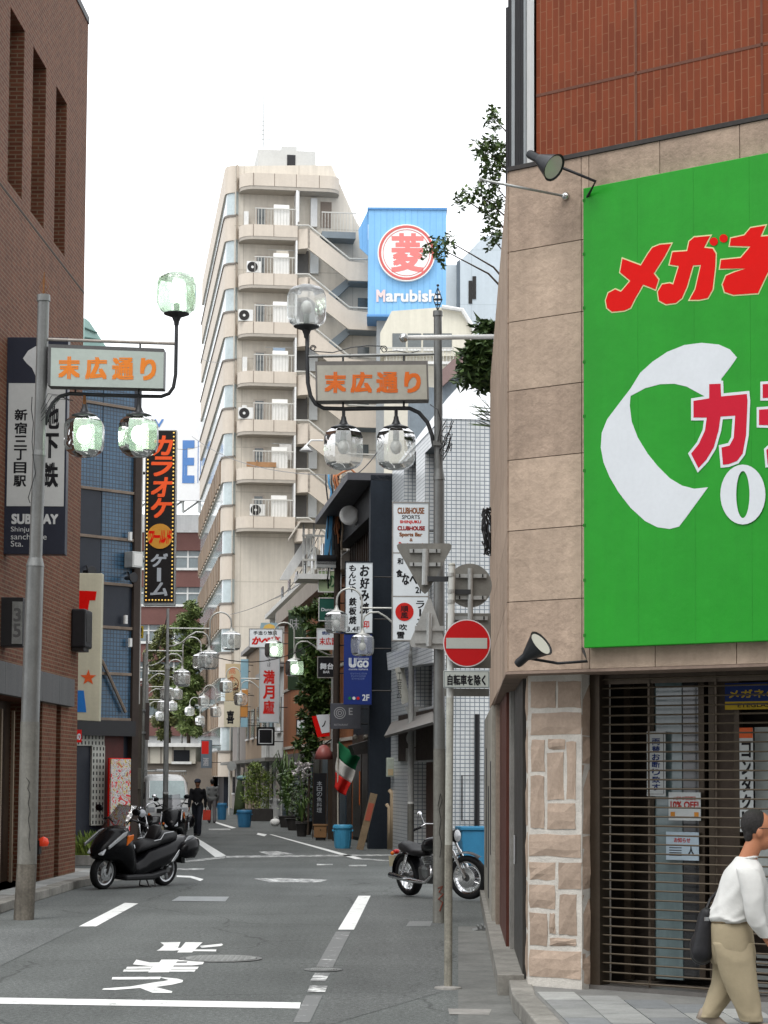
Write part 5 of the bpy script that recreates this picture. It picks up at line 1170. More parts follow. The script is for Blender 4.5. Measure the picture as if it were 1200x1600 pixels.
t, f, tx, pt = sign('deli_sign', 'white sign with red brush lettering under a small painted sun', (390,983,441,1011), 82., whites, .15, greyf); tx('手造り惣菜', 396, 433, 986, 992, blackink, .02); tx('かべ亭', 393, 438, 994, 1008, red_ink, .05, False, .2)
MB().prism(f.poly([(406,982),(408,973),(433,973),(436,982)]), 0, .1).build('crest', mat('crest_blue', (.25,.36,.40), .5), t); MB().prism(f.poly([(411,982),(414,977),(421,974.5),(428,977),(431,982)]), -.006, 0).build('sun', mat('sun_yellow', (.65,.42,.10), .5), t)
t, f, tx, pt = sign('red_character_sign', 'tall white sign with big red characters under the deli sign', (406,1013,436,1128), 84., mat('sign_offwhite', (.52,.54,.56), .5, .1, 2), .3, mat('pale_blue_frame', (.38,.47,.50), .5)); tx('満月廬', 411, 429, 1046, 1117, red_ink, .035, True); tx('中華そば', 418, 423, 1016, 1042, blackink, .0, True)
t, f, tx, pt = sign('chalk_frame_sign', 'square black sign with a white line border', (402,1137,428,1164), 86., blackink, .12, darkmetal)
for a in ((404,426,1139,1140.2),(404,426,1161,1162.2),(404,405.2,1139,1162),(424.8,426,1139,1162)): pt(*a, whitev, 'line')
t, f, tx, pt = sign('tan_shop_sign', 'tall tan sign with red circle and dark characters', (352,1037,375,1095), 104., mat('tan_face', (.50,.40,.25), .6, .1, 2), .2); c_ = f.uv(363, 1068); MB().lathe([(.32,.0),(.32,.01),(.28,.01),(.28,.0)], (c_[0], 0, c_[1]), 24, 'Y', caps=False).build('ring', brown_ink, t); tx('高永', 358, 368, 1042, 1066, mat('orange_ink2', (.55,.12,.05), .6), .0, True); tx('大衆酒場', 364, 373, 1066, 1094, blackink, .02, True)
t, f, tx, pt = sign('cream_joy_sign', 'cream sign with one big brush character', (350,1096,375,1136), 101., mat('cream_face', (.58,.53,.40), .6, .08, 2), .2); tx('喜', 354, 366, 1110, 1131, blackink, .03)
t, f, tx, pt = sign('orange_sign', 'narrow orange sign behind the cream character sign', (375,1078,387,1120), 103., mat('orange_face', (.48,.22,.06), .6, .1, 2), .2); t, f, tx, pt = sign('blue_glass_sign', 'narrow light blue sign above the orange one', (376,1030,388,1076), 104., mat('ice_blue', (.24,.40,.48), .4, .1, 2), .2)
t, f, tx, pt = sign('small_blue_sign', 'small pale blue sign box beside the cream character sign', (376,1122,387,1136), 100., mat('ice_blue', (.24,.40,.48), .4, .1, 2), .2)
t, f, tx, pt = sign('red_top_sign', 'dark sign with red top and grey lettering at the far end', (314,1156,331,1200), 116., mat('slate_face', (.12,.15,.18), .5, .2, 2), .2); pt(315, 326, 1158, 1178, red_ink); tx('酒', 317, 326, 1184, 1197, mat('grey_ink', (.33,.33,.34), .6), .03)
t, f, tx, pt = sign('yellow_disc_sign', 'small yellow sign at the edge of the blue building', (216,978,224,997), 60., yellowink, .06, None, False); tx('!', 218, 222, 981, 994, blackink, .02)
t, f, tx, pt = sign('white_notice_board', 'white notice board with green drawing under the ivy', (464,1125,478,1150), 72., whites, .06, blackm); tx('木', 467, 475, 1128, 1146, mat('green_ink', (.05,.14,.06), .6), .02)
f = frontal(617, 50.); t = f.thing('slanted_sign', 'narrow weathered sign leaning out beside the tiled wall', 'sign')
MB().prism(f.poly([(617,1044),(631,1040),(640,1096),(628,1101)]), 0, .12).build('panel', mat('weathered_white', (.42,.42,.38), .6, .2, 6), t); e = f.poly([(621,1050),(634,1092)]); letters(t, blackink)(vtext(MB(), '工芸品', e[0][0], e[0][0]+.10, e[1][1], e[0][1], -.004, .0))
# round meter and plates on the lower wall
f = frontal(640, 49.); t = f.thing('back_of_road_signs', 'grey backs of a triangle, a disc and a plate on the far lamp post', 'sign')
MB().prism(f.poly([(632,1104),(663,1104),(645,1134)]), 0, .02).build('triangle_back', galv, t); c_ = f.uv(648, 1154); MB().lathe([(0,.02),(.20,.02),(.20,0)], (c_[0], 0, c_[1]), 24, 'Y').build('disc_back', galv, t); e = f.rect(634, 1169, 661, 1190); MB().box(e[0], e[1], 0, .02, e[2], e[3]).build('plate_back', galv, t)

# ---- unseen row added on the left past the blue tower, shading the street
for k, (Ya, Yb, h, c) in enumerate(((50., 74., 10.5, (.16,.14,.13)), (74.05, 112., 9.5, (.30,.27,.24)))):
    a, b = Vector((.30-.1318*Ya, Ya, 0)), Vector((.30-.1318*Yb, Yb, 0)); f = Fr(a, b-a); L = (b-a).length
    o = f.thing('terrace_building', ('dark' if k == 0 else 'pale')+' terrace building hidden behind the blue tower on the left', 'building')
    mb = MB().holed(0, L, 0, h, [(1+j*3., 2.8+j*3., .2+lv*3., 2.3+lv*3.) for j in range(int(L//3)-1) for lv in range(3)], 0, .2).quad((L,0,0),(L,7,0),(L,7,h),(L,0,h)).quad((0,0,0),(0,0,h),(0,7,h),(0,7,0)).quad((0,0,h),(L,0,h),(L,7,h),(0,7,h))
    mb.build('wall', mat('terrace_%d' % k, c, .8, .2, 1, stain=.2), o); MB().box(.5, L-.5, .2, .25, 0, h-.5).build('glazing', darkglass, o)
# ================================================================== LAMP POSTS
glass_c = glassy('lamp_glass', (.95,.96,.95), .03, .26, (.90,.92,.91)); glass_l = glassy('lamp_glass_lit', (.86,.96,.88), .10, .30, (.62,.80,.62))
lit = mat('lit_bulb', (.92,1.,.88), .4, 0, emit=9.); unlit = mat('unlit_bulb', (.55,.56,.54), .2, .05, spec=.7)
polem = mat('pole_grey', (.19,.195,.19), .38, .22, 4, metal=.35, spec=.5, stain=.15); pole2 = mat('pole_weathered', (.24,.235,.21), .5, .3, 3, metal=.25, stain=.3); armdark = mat('arm_dark', (.045,.047,.05), .45, .15, 6, metal=.4)
lampwhite = mat('lamp_arm_pale', (.50,.50,.47), .4, .15, 6, metal=.3)
rustm = mat('rust', (.22,.10,.04), .85, .4, 9)
GPROF = [(.055,.0),(.17,.012),(.235,.06),(.262,.12),(.265,.24),(.262,.38),(.235,.45),(.17,.50),(.10,.525),(.0,.535)]
glass_s = glassy('lamp_glass_street', (.96,.97,.96), .05, .27, (.92,.94,.93)); glass_sl = glassy('lamp_glass_street_lit', (.92,.98,.92), .04, .30, (.75,.90,.75))
GPRO2 = [(.06,.0),(.20,.010),(.255,.05),(.27,.11),(.27,.24),(.265,.36),(.235,.42),(.17,.45),(.0,.46)]
def globe(parent, p, r, up, on, holder=armdark, sub=1):
    """eight-sided moulded glass jar with its saucer and bulb; p is the centre of the saucer"""
    k = r/.265; sg = 1 if up else -1
    h = MB().lathe([(.03*k, -sg*.14*k), (.035*k, -sg*.10*k), (.06*k, -sg*.04*k), (.165*k, 0), (.165*k, sg*.012*k), (.05*k, sg*.03*k)], p, 16).build('lamp_holder', holder, parent, auto=40)
    MB().lathe([(a*k, sg*(b*k+.01)) for a, b in (GPROF if sub else GPRO2)], p, 8, rot0=R(22.5), caps=False).build('glass_globe', (glass_l if on else glass_c) if sub else (glass_sl if on else glass_s), h, auto=25)
    MB().lathe([(.035*k, sg*.03*k), (.04*k, sg*.15*k), (.035*k, sg*.18*k)], p, 10).build('lamp_socket', mat('socket_grey', (.25,.28,.26), .4), h)
    MB().ball((p[0], p[1], p[2]+sg*.25*k), .075*k if not on else .095*k, (1,1,1.25), 12, 8).build('bulb', lit if on else unlit, h, smooth=True)
def gateway(frm, name, label, P, lean, spec, on, signtext, facem, letterm):
    t = frm.thing(name, label, 'lamp post')
    q = lambda x, y, yy=0.: (frm.uv(x, y, yy)[0], yy, frm.uv(x, y, yy)[1])
    prev = None
    for (x0, y0, x1, y1, r0, r1, m) in P: MB().cyl(q(x0, y0), q(x1, y1), r0, r1, 18).build('pole_section', m, t, auto=40)
    return t, q
# right gateway post
gR = Fr(gr(686, 1442), (1, 0))
t, q = gateway(gR, 'gateway_lamp_post', 'grey lamp post with street-name sign and three unlit glass lamps on the right', [(686,1443,686.5,1170,.078,.076,pole2),(686.5,1170,686,750,.074,.070,polem),(686,750,685.5,733,.078,.058,polem),(685.5,735,684,492,.056,.052,polem),(684,494,684,486,.064,.060,polem)], 0, None, False, None, None, None)
for k in range(4):
    a = k*math.pi/2; c0 = Vector(q(684, 486)); c1 = Vector(q(684, 446)); h = c1.z-c0.z
    MB().tube([c0+Vector((0,0,0)), c0+Vector((.055*math.cos(a), .055*math.sin(a), h*.45)), c0+Vector((0,0,h*.92))], .006, 5).build('finial_bar', armdark, t)
for kk in (.25, .45, .65): MB().lathe([(.05*(1-abs(kk-.45)*2.2), -.006), (.05*(1-abs(kk-.45)*2.2), .006)], c0+Vector((0,0,h*kk)), 8).build('finial_ring', armdark, t)
MB().ball(c0+Vector((0,0,h)), .018).build('finial_tip', armdark, t, smooth=True)
MB().cyl(q(684,553), q(481,557), .020, n=8).build('top_rail', polem, t)
riser = [q(480,512), q(480,560), q(481,598), q(485,618), q(493,631), q(506,638), q(540,639), q(600,638), (q(640,638)), q(655,645), q(668,660), q(675,680), q(678,697)]
MB().tube(riser, .026, 10).build('lamp_arm', armdark, t, smooth=True)
def scroll(cx, cy, r, flip=1):
    pts = [q(cx+r*(1-.6*i/16)*math.cos(i*.6)*flip, cy-r*(1-.6*i/16)*math.sin(i*.6), -.0) for i in range(17)]
    MB().tube(pts, .007, 5).build('scroll', armdark, t)
scroll(489, 544, 5); scroll(600, 546, 6, -1); scroll(547, 556, 3)
MB().tube([q(490,549), q(520,551), q(548,543), q(575,540), q(600,541)], .007, 5).build('scroll_wire', armdark, t); MB().tube([q(604,550), q(620,548), q(640,552), q(655,548)], .006, 5).build('scroll_wire', armdark, t)
globe(t, q(479, 511), .265, True, False); 
for x in (537, 619):
    MB().cyl(q(x, 638), q(x, 660), .022, n=8).build('drop_stem', armdark, t); globe(t, q(x, 668), .265, False, False)
for x in (536, 631): MB().cyl(q(x, 555), q(x, 570), .015, n=6).build('hanger', armdark, t); MB().cyl(q(x, 626), q(x, 638), .015, n=6).build('hanger', armdark, t)
MB().box(gR.uv(676,706)[0], gR.uv(692,706)[0], -.085, .085, gR.uv(680,690)[1]-.06, gR.uv(680,690)[1]).build('clamp', polem, t)
for k in range(6):
    random.seed(40+k); c = Vector(q(697+random.uniform(-3,6), 690+random.uniform(-20,20), -.1)); MB().tube([c+Vector((.09*math.cos(i*.7+k)*random.uniform(.5,1), random.uniform(-.03,.03), .12*math.sin(i*.9+k))) for i in range(9)], .006, 5).build('wire', blackm, t)
MB().tube([q(672,632,-.05), q(684,640,-.1), q(690,660,-.1), q(684,690,-.09)], .006, 5).build('wire', blackm, t)
MB().tube([q(684,1260,-.08), q(688,1240,-.083), q(691,1250,-.08), q(686,1265,-.083), q(689,1280,-.083), q(686,1300,-.083), q(690,1318,-.082), q(687,1340,-.083)], .004, 4).build('graffiti', blackink, t)
MB().tube([q(684,1388,-.079), q(692,1384,-.079), q(686,1394,-.080), q(693,1397,-.079), q(685,1405,-.080), q(692,1410,-.079), q(687,1424,-.080)], .007, 4).build('red_graffiti', mat('graffiti_red', (.22,.045,.025), .8, .4, 20), t)
# back of a triangular road sign strapped to it
bt = MB().prism(gR.poly([(673,935),(697,1008),(692,1015),(643,1011),(640,1004),(668,937)], -.12), -.13, -.115).build('triangle_sign_back', galv, t)
for y_ in (983, 1003): MB().box(gR.uv(648,y_)[0], gR.uv(693,y_)[0], -.16, -.13, gR.uv(670,y_)[1]-.03, gR.uv(670,y_)[1]+.03).build('sign_bracket', galv, bt)
MB().cyl(q(671,958,-.17), q(670,1010,-.17), .035, n=10).build('sign_stub', galv, bt)
o = gR.thing('street_name_sign', 'unlit beige street-name sign box with orange characters on the right lamp post', 'sign')
fa = mat('sign_beige_face', (.40,.385,.33), .45, .12, 2, stain=.08); orl = mat('orange_sign_letter', (.62,.13,.015), .5, .05)
pts = gR.poly([(493,568),(668,567),(670,627),(494,629)]); cs = MB().prism(pts, -.14, .14).build('case', mat('sign_case', (.16,.15,.14), .5, .2, 4), o); MB().prism(gR.poly([(495.5,571),(666,570),(667.5,624),(496.5,626)], -.14), -.146, -.14).build('face', fa, o)
for k, ch in enumerate('末広通り'):
    e = gR.rect(507+k*40.5-(0 if k < 3 else -3), 581, 507+k*40.5+34-(0 if k < 3 else 5), 614, -.15); letters(o, orl)(put_text(MB(), ch, e[0], e[1], e[2], e[3], -.150, .045))
# left gateway post
gL = Fr(gr(38, 1437), (1, 0))
t, q = gateway(gL, 'gateway_lamp_post', 'thick grey lamp post with lit street-name sign and lit lamps on the left', [(37,1438,42,1350,.127,.124,mat('pole_foot', (.205,.185,.155), .7, .5, 4, stain=.55)),(42,1350,47,1128,.122,.120,pole2),(47,1128,55,885,.117,.110,polem),(55,885,55.5,872,.116,.090,polem),(55.5,874,61,712,.084,.082,polem),(61,712,61.5,704,.088,.080,polem),(61.5,706,68,470,.076,.074,polem),(68,471,68,461,.086,.084,polem)], 0, None, True, None, None, None)
MB().tube([q(68,461), q(68.5,440), q(69.5,425)], [.010,.016,.004], 6).build('spike', rustm, t)
for k in range(3): MB().tube([q(68,460), q(62+k*7,448), q(68.5,436)], .004, 4).build('spike_wire', rustm, t)
MB().cyl(q(66,530), q(273,537), .021, n=8).build('top_rail', mat('rail_pale_rust', (.34,.31,.28), .6, .3, 8, metal=.3), t)
riser = [q(276,490), q(275.5,530), q(274.5,585), q(271,605), q(264,615), q(252,619.5), q(215,619), q(150,617), q(110,615), q(94,619), q(82,630), q(74,648), q(71,664)]
MB().tube(riser, .024, 10).build('lamp_arm', armdark, t, smooth=True)
MB().cyl(q(219,537), q(219,546), .014, n=6).build('hanger', armdark, t); MB().cyl(q(217,608), q(217,620), .014, n=6).build('hanger', armdark, t); MB().cyl(q(118,609), q(118,617), .014, n=6).build('hanger', armdark, t)
globe(t, q(276, 491), .265, True, True)
for x in (132, 217): MB().cyl(q(x, 618), q(x, 640), .022, n=8).build('drop_stem', armdark if x > 200 else rustm, t); globe(t, q(x, 649), .265, False, True)
for k in range(4):
    random.seed(60+k); MB().tube([q(64,640+k*6,-.09), q(75+k*6,615+k*3,-.07), q(95+k*4,618+k*2,-.05), q(105+k*3,626,-.03)], .005, 4).build('wire', blackm, t)
MB().tube([q(50,620,-.09), q(49,640,-.1), q(52,660,-.1), q(50,690,-.1), q(55,740,-.09), q(44,778,-.09), q(47,786,-.1)], .006, 5).build('wire', blackm, t)
MB().tube([q(41,1215,-.12), q(46,1222,-.125), q(43,1232,-.125), q(47,1240,-.125), q(44,1255,-.125), q(47,1268,-.125), q(44,1280,-.125), q(47,1296,-.125), q(45,1312,-.125), q(47,1330,-.125)], .004, 4).build('graffiti', blackink, t)
o = gL.thing('street_name_sign', 'lit grey-green street-name sign box with orange characters on the left lamp post', 'sign')
fl_ = mat('sign_lit_face', (.36,.41,.375), .45, .10, 2, emit=.10); orl2 = mat('orange_lit_letter', (.62,.18,.02), .5, .05, emit=.12)
MB().prism(gL.poly([(78,541),(258,548),(257,609),(77,605)]), -.14, .14).build('case', mat('sign_case_l', (.10,.10,.10), .5, .2, 4), o); MB().prism(gL.poly([(80,543.5),(256,550.5),(255,607),(79,603)], -.14), -.146, -.14).build('face', fl_, o)
for k, ch in enumerate('末広通り'):
    e = gL.rect(91+k*42-(0 if k < 3 else -2), 557+k*.8, 91+k*42+34-(0 if k < 3 else 7), 592+k*.8, -.15); letters(o, orl2)(put_text(MB(), ch, e[0], e[1], e[2], e[3], -.150, .045))
# twin-lamp posts along the street
def twin(on):
    t = thing('street_lamp', 'x', 'street lamp')
    MB().cyl((0,0,0), (0,0,1.3), .085, .08, 12).build('base_section', pole2, t, auto=40); MB().lathe([(.086,0),(.09,.02),(.086,.05)], (0,0,1.3), 12).build('band', whitep, t)
    MB().cyl((0,0,1.35), (0,0,4.9), .078, .07, 12).build('pole', polem, t, auto=40); MB().lathe([(.085,0),(.085,.05),(.05,.14)], (0,0,4.88), 12).build('collar', polem, t, auto=40); MB().cyl((0,0,5.0), (0,0,6.65), .046, .04, 10).build('mast', polem, t, auto=40)
    MB().cyl((0,0,6.08), (1.22,0,6.08), .022, n=8).build('arm_rod', lampwhite, t)
    MB().tube([(0,0,5.55),(.2,0,5.58),(.42,0,5.68),(.62,0,5.86),(.82,0,5.98),(1.02,0,5.97),(1.15,0,5.88),(1.2,0,5.72),(1.2,0,5.42)], .024, 8).build('curved_arm', lampwhite, t, smooth=True)
    pts = [(1.22,0,5.42),(1.22,0,6.1)] + [(1.53-.31*math.cos(a), 0, 6.25+.31*math.sin(a)) for a in [i*math.pi/10 for i in range(11)]] + [(1.84,0,6.0)]
    MB().tube(pts, .024, 8).build('arch', lampwhite, t, smooth=True)
    globe(t, (1.2,0,5.42), .30, False, on, lampwhite, 0); globe(t, (1.84,0,5.98), .30, False, on, lampwhite, 0)
    return t
polem_keep = polem; polem = mat('pole_light', (.36,.365,.355), .45, .2, 4, stain=.1)
tA, tB = twin(False), twin(True); polem = polem_keep
spots = [(642,48.,180,0,'second street lamp with unlit twin lamps right of the blue sign'), (520,65.,178,1,'street lamp with glowing greenish twin lamps in front of the ivy'), (418,92.,178,0,'slim twin street lamp in front of the red-lettered white sign'), (343,127.,178,0,'distant twin street lamp left of the cream character sign'),
  (259,61.,4,0,'nearest twin street lamp on the left side above the van'), (227,72.,4,0,'second twin street lamp on the left side beside the brown panel'), (213,86.,4,0,'third twin street lamp on the left side, mostly hidden'), (322,150.,178,0,'far twin street lamp before the red-topped sign'), (300,178.,178,0,'farthest twin street lamp on the right side of the street'), (283,135.,4,0,'far twin street lamp above the white van roof'), (214,101.,4,0,'fourth twin street lamp on the left side behind the utility pole'), (216,118.,4,0,'fifth and smallest twin street lamp on the left side'), (372,110.,178,0,'twin street lamp standing before the tan sign')]
first = {0: True, 1: True}
for px_, Y_, rz, on, lab in spots:
    src = tB if on else tA
    o = src if first[on] else copy_tree(src); first[on] = False
    p = at(px_, 1215, Y_); o.location = (p.x, p.y, 0); o.rotation_euler = (0, 0, R(rz)); o.scale = (.93,)*3 if px_ == 642 else (1,)*3; o['label'] = lab; o['group'] = 'twin street lamps along the bent street'
# ================================================================== NO-ENTRY SIGN POST
nb_ = gr(700, 1545); NE = Fr(nb_, (1, 0))
t = NE.thing('no_entry_post', 'pale sign post with round red no-entry sign and small plate', 'road sign')
q = lambda x, y, yy=0.: (NE.uv(x, y, yy)[0], yy, NE.uv(x, y, yy)[1])
palep = mat('post_paint', (.50,.50,.44), .5, .3, 5, stain=.3)
MB().cyl(q(700,1546), q(701,1320), .036, .035, 14).build('post_foot', mat('post_paint_worn', (.38,.36,.30), .6, .45, 6, stain=.5), t, auto=40); MB().cyl(q(701,1320), q(703,1090), .034, .032, 14).build('post_middle', palep, t, auto=40); MB().cyl(q(703,1090), q(706,884), .031, .030, 14).build('post_top', mat('post_white', (.62,.63,.60), .45, .15, 5, stain=.2), t, auto=40); MB().lathe([(.032,0),(.025,.02),(0,.025)], q(706,884), 12).build('cap', palep, t, smooth=True)
MB().lathe([(.12,0),(.115,.02),(.05,.03)], q(700,1546), 14).build('base_collar', concrete, t)
c_ = q(729.5, 1005, -.06); rr = .206
dsc = MB().lathe([(0,.0),(rr,.0),(rr,.012),(0,.012)], c_, 40, 'Y').build('sign_disc', mat('sign_pale', (.55,.52,.52), .4, .05), t)
MB().lathe([(0,.014),(rr*.955,.014),(rr*.955,.0)], c_, 40, 'Y').build('red_field', mat('sign_red', (.42,.004,.006), .35, .06, 4), dsc)
e = NE.rect(697, 997, 761, 1013.5, -.06); MB().box(e[0], e[1], c_[1]-.0175, c_[1]-.014, e[2], e[3]).build('white_bar', mat('sign_bar', (.38,.40,.37), .5, .08, 6), dsc)
e = NE.rect(693, 1048, 765, 1075, -.06)
pl_ = MB().box(e[0], e[1], -.072, -.062, e[2], e[3]).build('plate', mat('plate_white', (.40,.43,.40), .45, .08, 4), t, bevel=.004)
pr_ = [(693,1048),(765,1048),(765,1075),(693,1075)]
e2 = NE.rect(699, 1054, 759, 1071, -.075); letters(pl_, blackink)(put_text(MB(), '自転車を除く', e2[0], e2[1], e2[2], e2[3], -.0735, .03))
e2 = NE.rect(694, 1049, 764, 1074, -.075); 
for a in ((e2[0], e2[1], e2[3]-.004, e2[3]), (e2[0], e2[1], e2[2], e2[2]+.004), (e2[0], e2[0]+.004, e2[2], e2[3]), (e2[1]-.004, e2[1], e2[2], e2[3])): MB().box(a[0], a[1], -.0735, -.072, a[2], a[3]).build('plate_border', mat('border_blue', (.10,.12,.14), .6), pl_)
# sign backs facing the other way
backm = mat('sign_back_grey', (.22,.215,.195), .5, .22, 6, metal=.35, stain=.15)
def bracketset(px0, px1, ys_, yy, par):
    for y_ in ys_:
        MB().box(NE.uv(px0,y_,yy)[0], NE.uv(px1,y_,yy)[0], yy-.022, yy, NE.uv(px0,y_,yy)[1]-.016, NE.uv(px0,y_,yy)[1]+.016).build('back_rail', galv, par)
        for x in (px0+6, (px0+px1)/2, px1-6): a = NE.uv(x, y_, yy); MB().box(a[0]-.006, a[0]+.006, yy-.03, yy-.022, a[1]-.014, a[1]+.014).build('bolt', darkmetal, par)
b1 = MB().prism(NE.poly([(624,849),(702,849),(706,852),(705,857),(669,924),(664,928),(659,924),(621,857),(620,852)], .08), .08, .092).build('stop_sign_back', backm, t)
bracketset(640, 688, (861, 882), .08, b1); MB().cyl(q(665,858,.045), q(664,914,.045), .030, n=10).build('sign_stub', galv, b1); MB().box(q(668,904)[0], q(704,898)[0], .02, .06, q(668,904)[2]-.022, q(668,904)[2]+.022).build('side_arm', armdark, b1)
c_ = q(734, 915, .10); b2 = MB().lathe([(0,-.01),(.193,-.01),(.193,.002)], c_, 36, 'Y').build('round_sign_back', backm, t); bracketset(712, 760, (900, 934), .09, b2); MB().cyl(q(735,888,.055), q(735,1000,.055), .024, n=10).build('sign_stub', galv, b2); MB().box(q(704,924)[0], q(736,924)[0], .03, .07, q(704,924)[2]-.02, q(704,924)[2]+.02).build('side_arm', armdark, b2)
e = NE.rect(697, 958, 767, 1044, .12); b3 = MB().box(e[0], e[1], .12, .13, e[2], e[3]).build('square_sign_back', backm, t, bevel=.004); bracketset(702, 762, (966,), .12, b3)
e = NE.rect(694, 1076, 764, 1088, .12); MB().box(e[0], e[1], .10, .12, e[2], e[3]).build('lower_plate_back', backm, t)
for y_ in (898, 924, 940, 1060): MB().lathe([(.036,-.015),(.036,.015)], q(704.5,y_), 12).build('strap', galv, t)
# ================================================================== STREET BITS: brown panel, sign posts, utility pole, wires
f = frontal(193, 58.); t = f.thing('brown_panel_sign', 'plain grey-brown sign panel on a leaning post at the left', 'sign')
e = f.rect(194, 1098, 233, 1156); MB().box(e[0], e[1], 0, .06, e[2], e[3]).build('panel', mat('panel_brown', (.13,.105,.095), .7, .2, 3, stain=.2), t); MB().tube([(f.uv(219,1330)[0],-.1,0),(f.uv(222,1200)[0],-.1,f.uv(222,1200)[1]),(f.uv(227,1020)[0],-.1,f.uv(227,1020)[1])], [.07,.065,.05], 10).build('post', pole2, t, smooth=True)
e2 = f.rect(200, 1143, 220, 1154); letters(t, blackink)(put_text(MB(), '新宿', e2[0], e2[1], e2[2], e2[3], -.004, .03))
for z in (1110, 1145): MB().box(f.uv(217,z)[0], f.uv(228,z)[0], -.18, 0, f.uv(220,z)[1]-.03, f.uv(220,z)[1]+.03).build('clamp', galv, t)
f = frontal(212, 50.6); t = f.thing('utility_pole', 'stout dark utility pole beside the red poster on the left', 'pole')
MB().cyl((f.uv(212,1215)[0], 0, 0), (f.uv(213,1215)[0], 0, f.uv(213,1150)[1]+1.2), .125, .12, 14).build('pole', mat('utility_brown', (.10,.082,.065), .8, .25, 3, stain=.3), t, auto=40)
MB().box(f.uv(203,1215)[0], f.uv(221,1215)[0], -.14, -.1, 1.5, 2.0).build('bill_plate', mat('bill_plate', (.16,.14,.11), .8, .3, 8), t)
# pole wrapped with cables behind the stacked signs
f = FF(60.5, .35); t = f.thing('cable_pole', 'wooden pole bundled with orange, blue and black cables above the stacked signs', 'pole')
x_ = f.uv(527, 900)[0]; MB().cyl((x_, 0, 0), (x_, 0, f.uv(527,742)[1]), .10, .09, 12).build('pole', mat('pole_wood', (.055,.042,.035), .8, .3, 3, stain=.3), t, auto=40)
for k, (m, a, b) in enumerate(((mat('cable_orange', (.42,.16,.07), .6, .2, 5), 524, 775), (mat('cable_rust', (.34,.14,.07), .6, .2, 5), 529, 780), (mat('cable_beige', (.42,.33,.24), .6, .2, 5), 534, 800), (mat('sheet_blue', (.07,.25,.45), .5, .2, 5), 517, 830), (blackm, 512, 860), (mat('cable_orange', (.42,.16,.07), .6, .2, 5), 527, 790), (blackm, 520, 800))):
    random.seed(k); pts = []
    for i in range(12):
        y_ = 742+(a*0)+i*(b-742+60)/11*1.0; u = f.uv(a+random.uniform(-1.5,1.5)-(3 if i < 2 else 0), y_, -.17); pts.append((u[0], -.17+random.uniform(-.03,.03)-.02*k, u[1]))
    MB().tube(pts, .030 if k < 4 else .022, 6).build('cable', m, t, smooth=True)
pts = [f.uv(524,745,-.2), f.uv(535,738,-.2), f.uv(548,733,-.2), f.uv(556,740,-.2)]; MB().tube([(u[0],-.2,u[1]) for u in pts], .028, 6).build('cable', mat('cable_orange', (.42,.16,.07), .6, .2, 5), t)
sh_ = [f.uv(a, b, -.25) for a, b in ((512,800),(520,780),(519,830),(512,868),(506,872),(508,840))]; MB().prism(sh_, -.28, -.2).build('blue_sheet', mat('sheet_blue', (.07,.25,.45), .5, .2, 5), t)
for k in range(3): u = f.uv(508, 872+k*5, -.2); MB().box(u[0]-.25, u[0]+.3, -.3, -.1, u[1]-.1, u[1]+.08).build('junction_box', blackm if k < 2 else galv, t)
e = f.rect(512, 790, 523, 870, .1); MB().box(e[0], e[1], .05, .3, e[2], e[3]).build('transformer', mat('grey_case', (.18,.18,.17), .6), t)
f = FF(57., .3); t = f.thing('satellite_dish', 'white round dish under the slate roof edge', 'dish'); u = f.uv(545, 806); MB().lathe([(0,.0),(.15,.03),(.27,.10),(.27,.11),(.14,.05)], (u[0], 0, u[1]), 20, 'Y').build('dish', whitep, t, smooth=True); MB().cyl((u[0], .0, u[1]), (u[0]+.3, .3, u[1]-.3), .03).build('arm', galv, t)
f = FF(60., .5); t = f.thing('shade_lamp', 'white shade lamp on a bracket in front of the tower stair', 'lamp'); u = f.uv(478, 705); MB().lathe([(.03,.18),(.05,.14),(.20,.0),(.19,.0)], (u[0], 0, u[1]), 18).build('shade', whitep, t, smooth=True); MB().tube([(u[0], 0, u[1]+.16), (u[0]+.15, 0, u[1]+.32), (f.uv(505,688)[0], 0, f.uv(505,688)[1])], .03, 6).build('bracket', whitep, t)
for k, (a, b, sag, lab) in enumerate((((527,750,60.5), (440,905,92.), .5, 'upper cable running from the bundled pole to the far shops'), ((527,762,60.5), (430,935,95.), .7, 'lower cable running from the bundled pole to the far shops'), ((527,748,60.5), (600,690,53.), .3, 'cable from the bundled pole to the tiled building'), ((229,1040,72.), (262,960,61.), .3, 'short wire between the left lamp posts'), ((262,990,61.), (520,985,65.), .9, 'wire slung across the street between the lamp posts'), ((300,682,118.), (545,742,62.), .6, 'thin black wire crossing in front of the tower'), ((300,552,150.), (345,566,119.), .2, 'thin wire from the billboard to the tower'), ((135,640,44.), (312,697,150.), .5, 'long thin wire above the karaoke sign'), ((360,960,105.), (545,860,60.), .3, 'slanting wire above the far shops'))):
    A, B = at(*a), at(*b); t = thing('overhead_wire', lab, 'wire', A)
    MB().tube([(B-A)*(i/14)-Vector((0,0,sag*4*(i/14)*(1-i/14))) for i in range(15)], .014, 5).build('wire', blackm, t)
